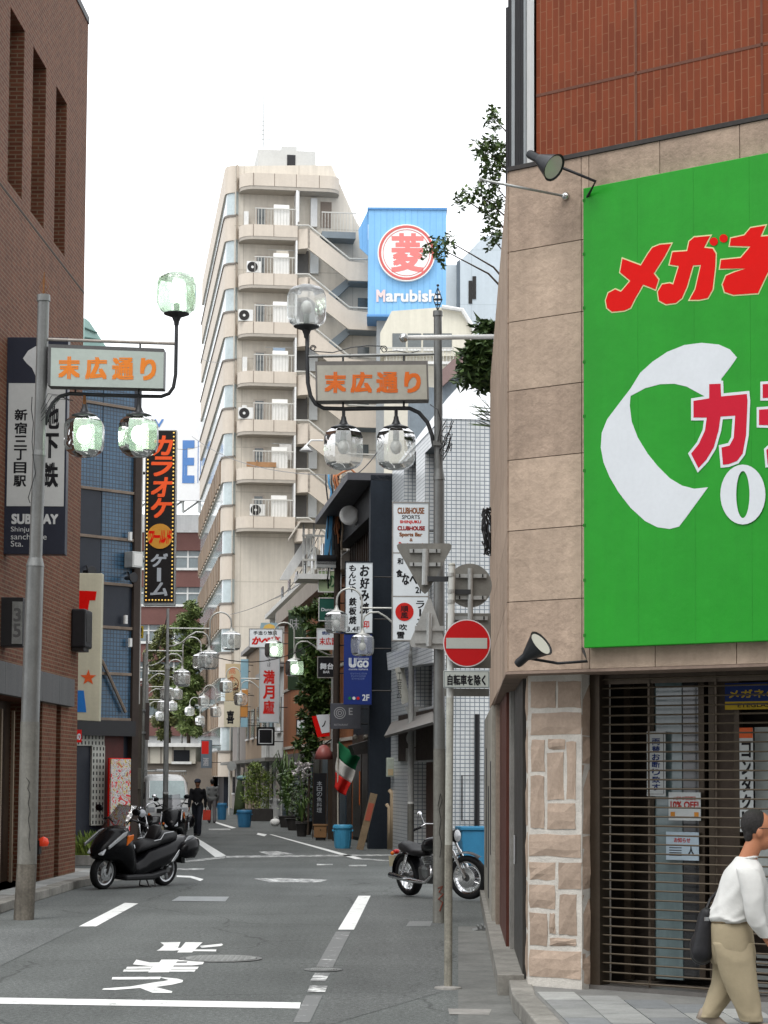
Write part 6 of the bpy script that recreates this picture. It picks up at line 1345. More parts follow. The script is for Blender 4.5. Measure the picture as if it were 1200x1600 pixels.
# ================================================================== PLANTS
def leaves(mb, c, rad, n, size, rnd, droop=.3, up=.4, aspect=.5):
    c = Vector(c)
    for _ in range(n):
        while True:
            p = Vector((rnd.uniform(-1,1), rnd.uniform(-1,1), rnd.uniform(-1,1)))
            if p.length <= 1: break
        p = Vector((p.x*rad[0], p.y*rad[1], p.z*rad[2])) + c
        d = Vector((rnd.gauss(0,1), rnd.gauss(0,1), rnd.gauss(-droop,.6))).normalized(); s = size*rnd.uniform(.6,1.35)
        w = d.cross(Vector((rnd.gauss(0,.5), rnd.gauss(0,.5), 1+up))).normalized()*s*aspect*.5; m = p+d*s*.5
        nrm = d.cross(w).normalized()*s*.10
        mb.add([p, m+w+nrm, p+d*s, m-w+nrm], [(0,1,2),(0,2,3)])
    return mb
lf_dark = leafmat('leaf_dark', (.018,.042,.012), (.055,.095,.022)); lf_mid = leafmat('leaf_mid', (.030,.070,.015), (.10,.16,.035)); lf_yel = leafmat('leaf_yellow_green', (.085,.15,.018), (.20,.26,.04)); lf_far = leafmat('leaf_far', (.075,.12,.030), (.18,.23,.07))
bark = mat('bark', (.085,.065,.05), .9, .3, 6, .6, 40)
def clumps(f, pts, yy, dens, size, m, rnd, depth=.35):
    """leaf clumps at picture-measured centres (px, py, radius px) on a plane of frame f"""
    mb = MB()
    for (x, y, r) in pts:
        u = f.uv(x, y, yy); rr = abs(f.uv(x+r, y, yy)[0]-u[0])
        leaves(mb, (u[0], yy, u[1]), (rr, depth, rr), int(dens*r*r/10), size, rnd)
    return mb
rnd = random.Random(11)
# ivy
f = FF(66., .7); t = f.thing('ivy', 'dense green ivy trailing down the terracotta building', 'ivy')
iv = [(528,925,9),(520,935,10),(505,940,10),(492,952,9),(480,955,7),(470,954,6),(460,955,5),(515,950,9),(505,965,10),(495,985,12),(505,1000,9),(490,1010,13),(503,1020,9),(492,1040,13),(480,1030,8),(505,1060,12),(488,1065,13),(500,1085,13),(510,1085,9),(485,1095,11),(505,1105,11),(494,1118,12),(484,1130,10),(474,1145,7),(486,1155,8),(480,1172,7),(510,1130,5),(476,1000,6),(478,975,6),(500,1075,15),(472,1115,6)]
iv += [(515,965,9),(518,985,8),(522,1005,7),(512,1040,10),(518,1060,8),(475,1050,8),(478,1070,9),(470,1090,7),(500,1140,9),(515,1110,7),(525,940,8),(466,1160,6),(478,1190,7),(495,1165,7)]
leafo = clumps(f, iv, 0, 26, .19, None, rnd).build('crown', lf_mid, t); MB().tube([(f.uv(482,1290)[0],.2,0),(f.uv(486,1150)[0],.2,f.uv(486,1150)[1]),(f.uv(497,1050)[0],.2,f.uv(497,1050)[1]),(f.uv(505,960)[0],.2,f.uv(505,960)[1]),(f.uv(524,928)[0],.2,f.uv(524,928)[1])], .04, 6).build('stem', bark, t)
for k in range(26):
    x, y, r = iv[rnd.randrange(4, len(iv))]; u = f.uv(x+rnd.uniform(-r,r), y, -.2); L = rnd.uniform(.3,.8)
    MB().tube([(u[0],-.25,u[1]),(u[0]+rnd.uniform(-.08,.08),-.28,u[1]-L*.5),(u[0]+rnd.uniform(-.1,.1),-.26,u[1]-L)], .008, 4).build('tendril', lf_mid, t)
# potted plants at its foot
potm = mat('pot_clay', (.16,.08,.05), .8, .2, 5); potd = mat('pot_dark', (.04,.037,.035), .7, .2, 5)
def potted(px_, py_, Y_, h, r, n, size, m, label, kind='round', pot=potd):
    p = at(px_, py_, Y_); t = thing('potted_plant', label, 'plant', (p.x, p.y, 0)); pr = r*.5
    MB().lathe([(pr*.75,0),(pr,.38),(pr*1.1,.40),(pr*.95,.42),(pr*.9,.36)], n=14).build('pot', pot, t, auto=40); mb = MB()
    if kind == 'round': leaves(mb, (0,0,.4+h*.5), (r,r*.8,h*.5), n, size, rnd)
    else:
        for k in range(n):
            a = rnd.uniform(0, 6.28); L = h*rnd.uniform(.6,1.1); sp_ = r*rnd.uniform(.5,1.2); w = size
            pts = [(0,0,.38),(sp_*.35*math.cos(a), sp_*.35*math.sin(a), .38+L*.65),(sp_*.8*math.cos(a), sp_*.8*math.sin(a), .38+L*.95),(sp_*1.2*math.cos(a), sp_*1.2*math.sin(a), .38+L*.8)]
            tx_, ty_ = -math.sin(a)*w/2, math.cos(a)*w/2; wd = [.6,1,.7,.05]
            vs = []; 
            for (x,y,z), q_ in zip(pts, wd): vs += [(x+tx_*q_, y+ty_*q_, z), (x-tx_*q_, y-ty_*q_, z)]
            mb.add(vs, [(0,1,3,2),(2,3,5,4),(4,5,7,6)])
    mb.build('crown', m, t); MB().tube([(0,0,.3),(.02,0,.4+h*.3),(0,.02,.4+h*.6)], .025, 6).build('trunk', bark, t)
    return t
potted(476, 1215, 66.5, 1.5, .55, 420, .16, lf_dark, 'dark leafy potted shrub right of the teal shop door'); potted(449, 1215, 76., 2.3, .6, 60, .07, lf_mid, 'tall spiky potted plant below the ivy sign', 'blade'); potted(463, 1215, 72., 1.9, .7, 380, .17, lf_mid, 'broad-leaved potted plant under the white notice board')
potted(472, 1215, 64.5, .9, .35, 30, .05, lf_mid, 'low grassy potted plant in front of the dark shrub', 'blade')
p = at(473, 1215, 65.); t = thing('white_orchid', 'white flowers on tall stalks in front of the ivy', 'flower', (p.x, p.y, 0)); mb = MB()
for k in range(22): c = Vector((rnd.uniform(-.25,.25), rnd.uniform(-.2,.1), 2.0+rnd.uniform(-.25,.3))); leaves(mb, c, (.05,.05,.05), 7, .10, rnd, 0, 0, .8)
mb.build('blossom', mat('petal', (.62,.58,.58), .6), t); MB().tube([(0,0,0),(.02,0,1.2),(-.08,0,2.0)], .015, 5).build('stem', lf_mid, t)
# yellow-green bamboo hedge
p = at(402, 1215, 87.); t = thing('bamboo_hedge', 'bright yellow-green leafy hedge in tubs by the far blue bin', 'hedge', (p.x, p.y, 0)); mb = MB()
for (x, z, r) in ((-.35,1.0,.35),(0,1.1,.4),(.35,1.2,.35),(-.3,1.7,.38),(.1,1.9,.38),(.45,1.75,.3),(-.1,2.2,.28),(.15,.7,.4),(-.15,1.45,.4)): leaves(mb, (x,0,z), (r,.35,r), 330, .10, rnd)
mb.build('crown', lf_yel, t); MB().box(-.6,.65,-.3,.3,0,.5).build('tub', potd, t, bevel=.02)
for k in range(6): MB().cyl((-.4+k*.17,0,.4), (-.45+k*.19,0,2.), .015, n=5).build('stem', lf_yel, t)
# far street trees
def ftree(px_, Y_, base_y, clump, label, trunk_h, m, dens, size):
    f = frontal(px_, Y_); t = f.thing('street_tree', label, 'tree'); mb = clumps(f, clump, 0, dens, size, m, rnd, 1.6); mb.build('crown', m, t)
    MB().tube([(0,0,0),(.1,0,trunk_h*.4),(-.05,0,trunk_h)], [.16,.13,.06], 8).build('trunk', bark, t)
    for k in range(5):
        x, y, r = clump[rnd.randrange(len(clump))]; u = f.uv(x, y); MB().tube([(0,0,trunk_h*.6),(u[0]*.5,0,(trunk_h*.6+u[1])*.5+.3),(u[0],0,u[1])], [.07,.045,.02], 6).build('limb', bark, t)
    return t
ftree(292, 134., 1260, [(305,955,10),(298,945,8),(290,968,12),(304,985,14),(280,980,9),(296,1003,14),(310,1015,12),(283,1015,12),(300,1035,15),(288,1050,14),(304,1065,14),(280,1075,12),(296,1090,14),(300,1115,12),(284,1110,12),(290,1135,12),(306,1140,9)], 'tall leafy green tree in front of the ribbon-window block', 8.5, lf_far, 62, .25)
ftree(262, 139., 1260, [(262,985,10),(252,990,9),(248,1000,9),(262,1005,10),(240,1012,8),(270,1020,10),(255,1025,8),(232,1022,7),(274,1100,10),(266,1080,9),(272,1125,10),(258,1050,12),(244,1040,10),(262,1062,11),(250,1075,12),(240,1060,9),(256,1100,13),(244,1095,10),(262,1120,12),(248,1125,11),(256,1145,11)], 'smaller yellowish tree left of the tall green tree', 7.5, leafmat('leaf_far2', (.075,.095,.025), (.17,.18,.06)), 46, .25)
# yard tree behind the corner building
ft = frontal(800, 27.2); t = ft.thing('yard_tree', 'thin-leaved tree reaching past the flank of the corner building', 'tree')
base_x = .35
MB().tube([(base_x,0,0),(base_x+.1,.1,3.5),(base_x-.05,0,6.5),(base_x-.1,0,9.2)], [.16,.13,.10,.05], 10).build('trunk', bark, t, smooth=True)
yc = [(770,180,8),(776,192,7),(762,186,4),(768,225,10),(756,230,8),(778,235,9),(784,250,8),(748,240,5),(742,228,4),(760,262,10),(776,268,9),(745,300,5),(730,297,4),(720,303,4),(752,290,7),(772,292,9),(735,310,5),(714,310,4),(722,320,4),(760,308,8),(778,320,9),(765,330,7),(752,322,5),(770,350,8),(760,362,6),(776,370,7),(766,378,5),(682,383,6),(694,380,6),(668,388,5),(700,372,4),(710,378,4),(686,396,5),(698,392,5),(676,378,3),(690,408,3),(660,395,3)]
ya = clumps(ft, yc, 0, 11, .085, None, rnd, .4).build('crown', lf_mid, t)
for (x, y) in ((770,182),(758,232),(780,250),(718,306),(745,300),(762,330),(768,372),(684,386),(700,376),(776,292)):
    u = ft.uv(x, y); MB().tube([(base_x-.05,0,u[1]-1.0),((base_x+u[0])*.5,0,u[1]-.35),(u[0],0,u[1])], [.020,.012,.005], 6).build('limb', bark, t)
ft2 = frontal(790, 26.6); t = ft2.thing('hanging_shrub', 'dark glossy shrub hanging over the alley beside the stone flank', 'shrub')
clumps(ft2, [(760,520,9),(750,508,6),(768,510,8),(755,540,11),(740,545,8),(766,550,12),(728,552,6),(750,565,12),(735,570,8),(765,575,11),(722,575,5),(744,585,8),(758,590,9),(730,588,5),(718,590,4),(748,600,5),(768,600,8)], 0, 16, .13, None, rnd, .4).build('crown', leafmat('leaf_glossy', (.022,.055,.014), (.085,.14,.035)), t)
for y_ in (520, 550, 580): u = ft2.uv(752, y_); MB().tube([(.45,.2,u[1]-.3),(.2,.1,u[1]-.05),(u[0],0,u[1])], [.03,.02,.008], 6).build('limb', bark, t)
MB().tube([(.45,.2,0),(.47,.2,3.),(.45,.2,ft2.uv(752,520)[1])], [.06,.05,.03], 8).build('trunk', bark, t)
ft3 = frontal(780, 26.4); t = ft3.thing('spiky_plant', 'spiky sword-leaved plant on the flank of the corner building', 'plant'); mb = MB(); u0 = ft3.uv(773, 668)
for k in range(26):
    a = rnd.uniform(100, 185); L = rnd.uniform(.18,.42); d = Vector((math.cos(R(a)), rnd.uniform(-.5,.3), math.sin(R(a)))); w = Vector((0,.018,.012)); b_ = Vector((u0[0],0,u0[1]+rnd.uniform(-.1,.25)))
    mb.add([b_-w*.5, b_+w*.5, b_+d*L*.6+w, b_+d*L, b_+d*L*.6-w], [(0,1,2,3,4)])
mb.build('crown', lf_dark, t); MB().box(u0[0]-.02, u0[0]+.3, -.1, .1, u0[1]-.35, u0[1]-.1).build('pot', potd, t)
# grass tuft at the left
p = gr(140, 1352); t = thing('grass_planter', 'planter of long grass between the brick building and the dark door', 'plant', (p.x, p.y, 0)); mb = MB()
for k in range(150):
    a = rnd.uniform(0,6.28); x0 = rnd.uniform(-.35,.35); L = rnd.uniform(.25,.55); s_ = rnd.uniform(.05,.25)
    mb.add([(x0-.008,0,.18),(x0+.008,.005,.18),(x0+s_*.5*math.cos(a)+.006,s_*.5*math.sin(a),.18+L*.8),(x0+s_*math.cos(a),s_*math.sin(a),.18+L)], [(0,1,2,3)])
mb.build('crown', lf_yel, t); MB().box(-.45,.45,-.15,.15,0,.2).build('trough', concrete, t, bevel=.01)

# ================================================================== SMALL STREET THINGS
bluebin = mat('bin_blue', (.055,.27,.44), .45, .12, 5)
def bin_(px_, py_, r, h, label, m=bluebin):
    p = gr(px_, py_); t = thing('plastic_bin', label, 'bin', (p.x, p.y+r, 0)); MB().lathe([(r*.80,0),(r*.82,.02),(r*.97,h*.86),(r*1.0,h*.86)], n=22).build('tub', m, t, auto=40); MB().lathe([(r*1.02,h*.84),(r*1.06,h*.85),(r*1.06,h*.94),(r*.95,h),(0,h*1.01)], n=22).build('lid', m, t, auto=40)
    for s_ in (-1, 1): MB().box(s_*r*1.0-.03, s_*r*1.0+.03, -.08, .08, h*.72, h*.80).build('handle', m, t)
    for k in range(10): a = k*.628; MB().cyl((r*.82*math.cos(a), r*.82*math.sin(a), .05), (r*.95*math.cos(a), r*.95*math.sin(a), h*.8), .012, n=5).build('rib', m, t)
bin_(535, 1326, .24, .60, 'light blue lidded bin under the Italian flag'); bin_(381, 1293, .26, .62, 'blue bin beside the yellow-green hedge', mat('bin_blue2', (.04,.17,.32), .45, .12, 5)); bin_(605, 1325, .14, .5, 'narrow dark blue bin by the drainpipes', mat('bin_blue3', (.03,.09,.17), .5, .12, 5)); bin_(346, 1281, .2, .7, 'far blue bin behind the man in grey', mat('bin_blue2', (.04,.17,.32), .45, .12, 5))
p = gr(501, 1313); t = thing('wooden_crate', 'small wooden crate standing by the dark doorpost', 'crate', (p.x, p.y, 0)); cm = mat('crate_wood', (.24,.13,.06), .7, .2, 6); MB().box(-.19,.17,-.15,.15,.08,.42).build('box', cm, t, bevel=.01); MB().box(-.22,.2,-.17,.17,.42,.46).build('lid', cm, t); MB().box(-.14,.14,-.12,.12,0,.08).build('foot', blackm, t); MB().lathe([(0,.01),(.02,.01),(.02,0)], (0,-.15,.3), 10, 'Y').build('knob', darkmetal, t)
# Italian flag on its staff
p = gr(528, 1322); t = thing('tricolour_flag', 'green white and red flag hanging from a slanted staff', 'flag', (p.x, p.y, 0)); fq = Fr(p, (1, 0)); st0 = fq.uv(527,1290); st1 = fq.uv(528,1160)
MB().cyl((0,0,.2), (fq.uv(528,1162)[0],0,fq.uv(528,1162)[1]), .022, n=8).build('staff', mat('staff_pale', (.45,.42,.36), .6), t)
TL, TR, BL, BR = fq.uv(529,1158), fq.uv(563,1184), fq.uv(522,1230), fq.uv(541,1243)
NI, NJ = 14, 18
for s_, (m, a, b) in enumerate(((mat('flag_green2', (.012,.12,.05), .8, .1, 5), 0, 6), (mat('flag_white', (.52,.51,.48), .8, .1, 5), 6, 12), (mat('flag_red', (.50,.02,.015), .8, .1, 5), 12, 18))):
    mb = MB(); vs = []
    for j in range(a, b+1):
        for i in range(NI+1):
            u, v = i/NI, j/NJ; x = (TL[0]*(1-u)+TR[0]*u)*(1-v)+(BL[0]*(1-u)+BR[0]*u)*v; z = (TL[1]*(1-u)+TR[1]*u)*(1-v)+(BL[1]*(1-u)+BR[1]*u)*v
            vs.append((x+.02*math.sin(v*9+u*3), .10*math.sin(u*8+v*2.5)*(.4+.6*u), z-.03*math.sin(u*math.pi)))
    w = NI+1; mb.add(vs, [(r*w+i, r*w+i+1, (r+1)*w+i+1, (r+1)*w+i) for r in range(b-a) for i in range(NI)]); o = mb.build('stripe', m, t, smooth=True); sd_ = o.modifiers.new('s', 'SOLIDIFY'); sd_.thickness = .004
# leaning board, menu boards, door post, pipes
p = gr(562, 1328); t = thing('leaning_board', 'weathered plank leaning against the dark shopfront', 'board', (p.x, p.y, 0)); mb = MB(); mb.box(-.09,.09,-.02,.02,0,1.45); mb.M = None
o = mb.build('plank', mat('plank_old', (.22,.16,.10), .8, .35, 4), t, bevel=.005); o.rotation_euler = (R(-6), R(14), 0); o2 = MB().box(-.07,.07,-.03,-.021,.75,1.2).build('red_panel', mat('faded_red', (.32,.08,.05), .7), t); o2.rotation_euler = (R(-6), R(14), 0)
f = frontal(500, 60.); t = f.thing('orange_menu_board', 'orange upright menu board with white edge by the slate fin', 'board'); e = f.rect(561, 1205, 575, 1258); MB().box(e[0], e[1], 0, .05, e[2], e[3]).build('board', mat('menu_orange', (.42,.10,.02), .6, .1, 5), t); e = f.rect(578, 1204, 585, 1250); MB().box(e[0], e[1], -.02, .04, e[2], e[3]).build('edge_panel', whites, t); MB().cyl((e[0]-.05,.03,0),(e[0]-.05,.03,e[3]), .02).build('post', darkmetal, t); e = f.rect(564, 1212, 572, 1250); letters(t, whitev)(vtext(MB(), 'ランチ', e[0], e[1], e[2], e[3], -.004, .02))
f = frontal(500, 62.5); t = f.thing('chalk_menu', 'tall black chalk menu board in a wooden frame', 'board'); e = f.rect(490, 1208, 509, 1288); MB().box(e[0], e[1], 0, .05, .25, e[3]).build('board', blackink, t); MB().box(e[0]-.03, e[0], -.01, .06, .0, e[3]).build('frame_side', wood, t); MB().box(e[1], e[1]+.03, -.01, .06, .0, e[3]).build('frame_side', wood, t); e = f.rect(495, 1220, 503, 1270); letters(t, mat('chalk', (.35,.37,.40), .9))(vtext(MB(), '本日の魚料理', e[0], e[1], e[2], e[3], -.004, .0))
f = frontal(500, 61.6); t = f.thing('door_post', 'dark timber door post behind the flag', 'post'); e = f.rect(512, 1180, 522, 1318); MB().box(e[0], e[1], 0, .2, 0, e[3]).build('post', wood, t); MB().box(e[0]-.05, e[1]+.05, -.05, .2, e[3], e[3]+.1).build('cap', wood, t)
f = frontal(500, 60.6); t = f.thing('glass_lantern', 'rounded reddish lamp shade beside the door post', 'lamp'); u = f.uv(506, 1180); MB().lathe([(.02,.42),(.12,.38),(.22,.22),(.28,.0),(.26,.0)], (u[0],0,u[1]-.12), 16).build('shade', mat('shade_red', (.30,.09,.08), .4, .2, 4), t, smooth=True); MB().cyl((u[0],0,u[1]+.3), (u[0]+.2,.3,u[1]+.45), .02).build('bracket', darkmetal, t)
f = FF(53.4, .25); t = f.thing('drain_pipes', 'tan vertical pipes at the foot of the tiled wall', 'pipe')
for px_, top, r in ((612, 1240, .06), (607, 1262, .045)): u = f.uv(px_, top); MB().tube([(u[0],-.1,0),(u[0],-.1,u[1]),(u[0]-.05,-.02,u[1]+.08)], r, 10).build('pipe', mat('pipe_tan', (.40,.31,.21), .6, .2, 4), t, smooth=True)
f = FF(53.2, .5); t = f.thing('gas_meter', 'small pale meter box on the slate fin', 'meter'); e = f.rect(603, 1184, 615, 1214); MB().box(e[0], e[1], -.15, 0, e[2], e[3]).build('case', mat('meter_green', (.38,.42,.36), .5, .2, 5), t, bevel=.02); MB().box(e[0]+.03, e[1]-.03, -.156, -.15, e[2]+.04, e[2]+.2).build('label_plate', mat('meter_tan', (.42,.33,.2), .6), t)
f = FF(55., .8); t = f.thing('shop_awning', 'small dark tiled awning with lamps over the slate shopfront', 'awning'); MB().prism(f.poly([(546,1165),(580,1155),(584,1176),(552,1180)]), -.5, .4).build('roof', mat('awning_dark', (.035,.032,.03), .6, .3, 6), t)
for px_ in (556, 572): u = f.uv(px_, 1152, -.4); MB().ball((u[0], -.3, u[1]), .07).build('lamp', mat('lamp_dull', (.3,.27,.22), .4), t, smooth=True)
p = gr(728, 1452); t = thing('kerb_ramp', 'dark metal ramp plate lying at the kerb', 'ramp', (p.x+.28, p.y-.1, 0)); MB().prism([(-.22,0),(.3,0),(.3,.10),(.24,.11)], -.18, .18).build('plate', iron, t)
for k in range(8): MB().box(-.15+k*.05, -.13+k*.05, -.17, .17, .03+k*.01, .055+k*.01).build('tread', iron, t)
t = thing('rubbish_bag', 'small white rubbish bag by the hedge tub', 'bag', gr(430, 1291)); MB().ball((0,0,.14), .18, (1.1,.8,.8), 10, 7).build('bag', whitep, t, smooth=True); MB().lathe([(.03,0),(.05,.1)], (0,0,.27), 8).build('knot', whitep, t)
f = frontal(360, 96.); t = f.thing('green_parasol', 'folded green parasol and stand beside the far blue bin', 'parasol'); u = f.uv(374, 1290); MB().lathe([(.28,.1),(.24,.6),(.18,1.2),(.08,1.75),(.02,1.85)], (u[0],0,0), 12).build('cloth', mat('parasol_green', (.055,.075,.035), .8, .3, 4), t, smooth=True); MB().ball((u[0]+.1,0,1.75), .2, (1.3,.8,.6)).build('cap', mat('teal_cloth', (.15,.24,.25), .7), t, smooth=True)
f = frontal(360, 100.); t = f.thing('no_parking_post', 'slim post with a small round sign near the far men', 'road sign'); u = f.uv(358, 1215); MB().cyl((u[0],0,0),(u[0],0,f.uv(358,1195)[1]), .035, n=8).build('post', whitep, t); MB().lathe([(0,.02),(.22,.02),(.22,0)], (u[0]+.12,-.04,f.uv(358,1197)[1]), 20, 'Y').build('disc', galv, t)
# ================================================================== VEHICLES
def loft(mb, secs, n=16, pw=2.6, yc=0.):
    """skin over cross-sections (x, z_bottom, z_top, half_width[, y])"""
    vs, fs = [], []
    for s in secs:
        x, zb, zt, hw = s[:4]; zc, hh = (zb+zt)/2, (zt-zb)/2; y0 = s[4] if len(s) > 4 else yc
        for i in range(n):
            a = 2*math.pi*i/n; c, sn = math.cos(a), math.sin(a)
            vs.append((x, y0+hw*math.copysign(abs(c)**(2/pw), c), zc+hh*math.copysign(abs(sn)**(2/pw), sn)))
    N = len(secs)
    for k in range(N-1):
        for i in range(n): fs.append((k*n+i, (k+1)*n+i, (k+1)*n+(i+1)%n, k*n+(i+1)%n))
    fs += [tuple(range(n)), tuple(range(N*n-1, (N-1)*n-1, -1))]
    return mb.add(vs, fs)
gblack = mat('gloss_black', (.005,.005,.006), .22, .1, 6, spec=.16); rubber = mat('tyre_rubber', (.014,.014,.015), .8, .2, 8); silver = mat('silver_paint', (.42,.43,.44), .3, .08, 6, metal=.6); vinyl = mat('black_vinyl', (.009,.009,.010), .5, .2, 10, spec=.25); amber = mat('amber_lens', (.55,.12,.01), .2, .05); chrome2 = mat('bright_chrome', (.65,.65,.66), .10, .05, metal=1.); engm = mat('engine_alloy', (.13,.13,.13), .4, .3, 12, metal=.7)
smoke = glassy('smoked_screen', (.30,.30,.32), .10, .10, (.1,.1,.1)); lensg = mat('head_lens', (.5,.52,.55), .1, .05, spec=.9)
def wheel(par, x, r, w, spokes=0, solid=False, ang=0., z=None):
    z = r if z is None else z
    wp = MB().lathe([(r*.74,-w*.42),(r*.90,-w*.5),(r*.985,-w*.30),(r,0),(r*.985,w*.30),(r*.90,w*.5),(r*.74,w*.42),(r*.72,0),(r*.74,-w*.42)], (x,0,z), 32, 'Y', caps=False).build('tyre', rubber, par, smooth=True)
    MB().lathe([(r*.66,-w*.34),(r*.77,-w*.40),(r*.77,w*.40),(r*.66,w*.34),(r*.66,-w*.34)], (x,0,z), 32, 'Y', caps=False).build('rim', chrome2 if spokes else silver, wp, auto=40)
    hb = MB().lathe([(.0,-w*.6),(.05,-w*.6),(.06,-w*.3),(.06,w*.3),(.05,w*.6),(.0,w*.6)], (x,0,z), 16, 'Y').build('hub', engm, wp, auto=40)
    if spokes:
        for k in range(spokes):
            a = k*2*math.pi/spokes; s = (-1)**k; MB().cyl((x+.05*math.cos(a), s*w*.35, z+.05*math.sin(a)), (x+r*.68*math.cos(a+.25), 0, z+r*.68*math.sin(a+.25)), .004, n=4).build('spoke', chrome2, wp)
    if solid:
        for k in range(5):
            a = k*2*math.pi/5+ang; mb = MB(); mb.cyl((x,0,z), (x+r*.68*math.cos(a), 0, z+r*.68*math.sin(a)), .035, .028, 8); mb.build('spoke', silver, wp)
    return wp
def disc(par, x, z, y, r):
    d = MB().lathe([(r*.45,-.003),(r,-.003),(r,.003),(r*.45,.003),(r*.45,-.003)], (x,y,z), 28, 'Y', caps=False).build('brake_disc', chrome2, par); MB().lathe([(.03,-.012),(r*.5,-.012),(r*.5,.0)], (x,y,z), 20, 'Y', caps=False).build('disc_carrier', silver, d)
def scooter(label, name='motor_scooter'):
    t = thing(name, label, 'scooter')
    wheel(t, .78, .265, .13, 0, True); wheel(t, -.72, .27, .15, 0, True, .4); disc(t, .78, .265, .07, .13)
    loft(MB(), [(1.04,.50,.60,.05),(.98,.47,.70,.14),(.86,.46,.82,.21),(.72,.44,.92,.26),(.58,.40,.99,.285),(.46,.30,1.0,.285),(.38,.22,.86,.27),(.28,.19,.56,.25)], 18).build('front_cowl', gblack, t, smooth=True)
    loft(MB(), [(.34,.17,.42,.20),(.15,.16,.44,.225),(0,.17,.50,.23),(-.14,.19,.62,.23),(-.4,.26,.68,.235),(-.7,.36,.74,.235),(-.95,.46,.80,.21),(-1.12,.56,.82,.15),(-1.20,.64,.79,.08)], 18).build('rear_body', gblack, t, smooth=True)
    MB().prism([(.5,.15),(.5,.24),(-.15,.24),(-.5,.30),(-.5,.22),(-.2,.14)], -.25, .25).build('footboard', vinyl, t, bevel=.03)
    st = loft(MB(), [(.10,.54,.60,.10),(.02,.56,.72,.15),(-.2,.62,.76,.17),(-.34,.64,.78,.165),(-.42,.66,.87,.165),(-.66,.70,.90,.16),(-.86,.74,.88,.11)], 16).build('seat', vinyl, t, smooth=True); loft(MB(), [(-.30,.74,.80,.10),(-.38,.76,.98,.13),(-.44,.80,1.0,.12),(-.47,.82,.96,.08)], 12).build('backrest', vinyl, st, smooth=True)
    for y in (.10, .24): MB().tube([(-.20,.172*(1 if y>.2 else -1),.755),(-.36,.175*(1 if y>.2 else -1),.775),(-.44,.172*(1 if y>.2 else -1),.87),(-.68,.165*(1 if y>.2 else -1),.895)], .008, 5).build('piping', silver, st)
    for s in (-1, 1):
        MB().prism([(.98,.66),(.60,.86),(.56,.93),(.66,.90),(.99,.70)], s*.235, s*.262).build('cowl_stripe', silver, t, bevel=.004)
        MB().prism([(-.60,.42),(-.66,.42),(-1.02,.76),(-1.18,.80),(-1.10,.83),(-.98,.82)], s*.228, s*.244).build('tail_stripe', silver, t, bevel=.004)
        MB().prism([(.60,.70),(.45,.80),(.44,.88),(.58,.86)], s*.262, s*.29).build('turn_signal', amber, t, bevel=.01)
        MB().tube([(.50,s*.12,1.04),(.46,s*.25,1.10),(.40,s*.34,1.08)], .014, 8).build('handlebar', blackm, t); MB().cyl((.42,s*.30,1.085),(.36,s*.42,1.06), .019, n=8).build('grip', rubber, t)
        MB().tube([(.56,s*.20,1.0),(.58,s*.30,1.12),(.56,s*.36,1.20)], .009, 6).build('mirror_stalk', blackm, t); MB().ball((.55,s*.38,1.24), .07, (.4,1.2,.8), 10, 6).build('mirror', gblack, t, smooth=True)
        MB().tube([(.66,s*.075,.62),(.74,s*.08,.42),(.78,s*.08,.265)], .022, 8).build('fork_leg', darkmetal, t)
        loft(MB(), [(-.78,.50,.62,.05,s*.22),(-.9,.46,.74,.10,s*.25),(-1.1,.46,.80,.11,s*.25),(-1.22,.54,.78,.07,s*.23)], 12).build('side_case', gblack, t, smooth=True)
    sc = [];  
    for i in range(7):
        u = i/6-.5
        for j in range(5): v = j/4; sc.append((.70-.30*v-abs(u)**2*.35, u*.50*(1-.25*v), .96+.36*v))
    o = MB().add(sc, [(i*5+j, (i+1)*5+j, (i+1)*5+j+1, i*5+j+1) for i in range(6) for j in range(4)]).build('windscreen', smoke, t, smooth=True)
    MB().prism([(1.03,.56),(.88,.74),(.84,.72),(.99,.54)], -.16, .16).build('headlight', lensg, t, bevel=.02)
    MB().box(-1.24,-1.19,-.14,.14,.62,.72).build('tail_light', mat('tail_red', (.35,.01,.01), .2), t, bevel=.01); MB().box(-1.14,-1.12,-.10,.10,.38,.54).build('number_plate', paper, t); MB().prism([(-1.16,.36),(-1.10,.60),(-1.0,.55),(-1.08,.36)], -.08, .08).build('mudflap', vinyl, t)
    loft(MB(), [(-.15,.20,.28,.045,-.20),(-.5,.20,.33,.06,-.23),(-.95,.27,.42,.065,-.25),(-1.02,.32,.40,.04,-.25)], 12).build('exhaust', engm, t, smooth=True)
    MB().tube([(-.1,.12,.20),(-.12,.22,.03),(-.15,.25,.01)], .012, 6).build('side_stand', darkmetal, t); MB().tube([(-.30,.12,.22),(-.34,.17,.0),(-.34,-.17,.0),(-.30,-.12,.22)], .014, 6).build('centre_stand', darkmetal, t)
    loft(MB(), [(.30,.55,.60,.10),(.22,.60,.72,.14),(.18,.60,.70,.12)], 10).build('inner_panel', silver, t, smooth=True)
    return t
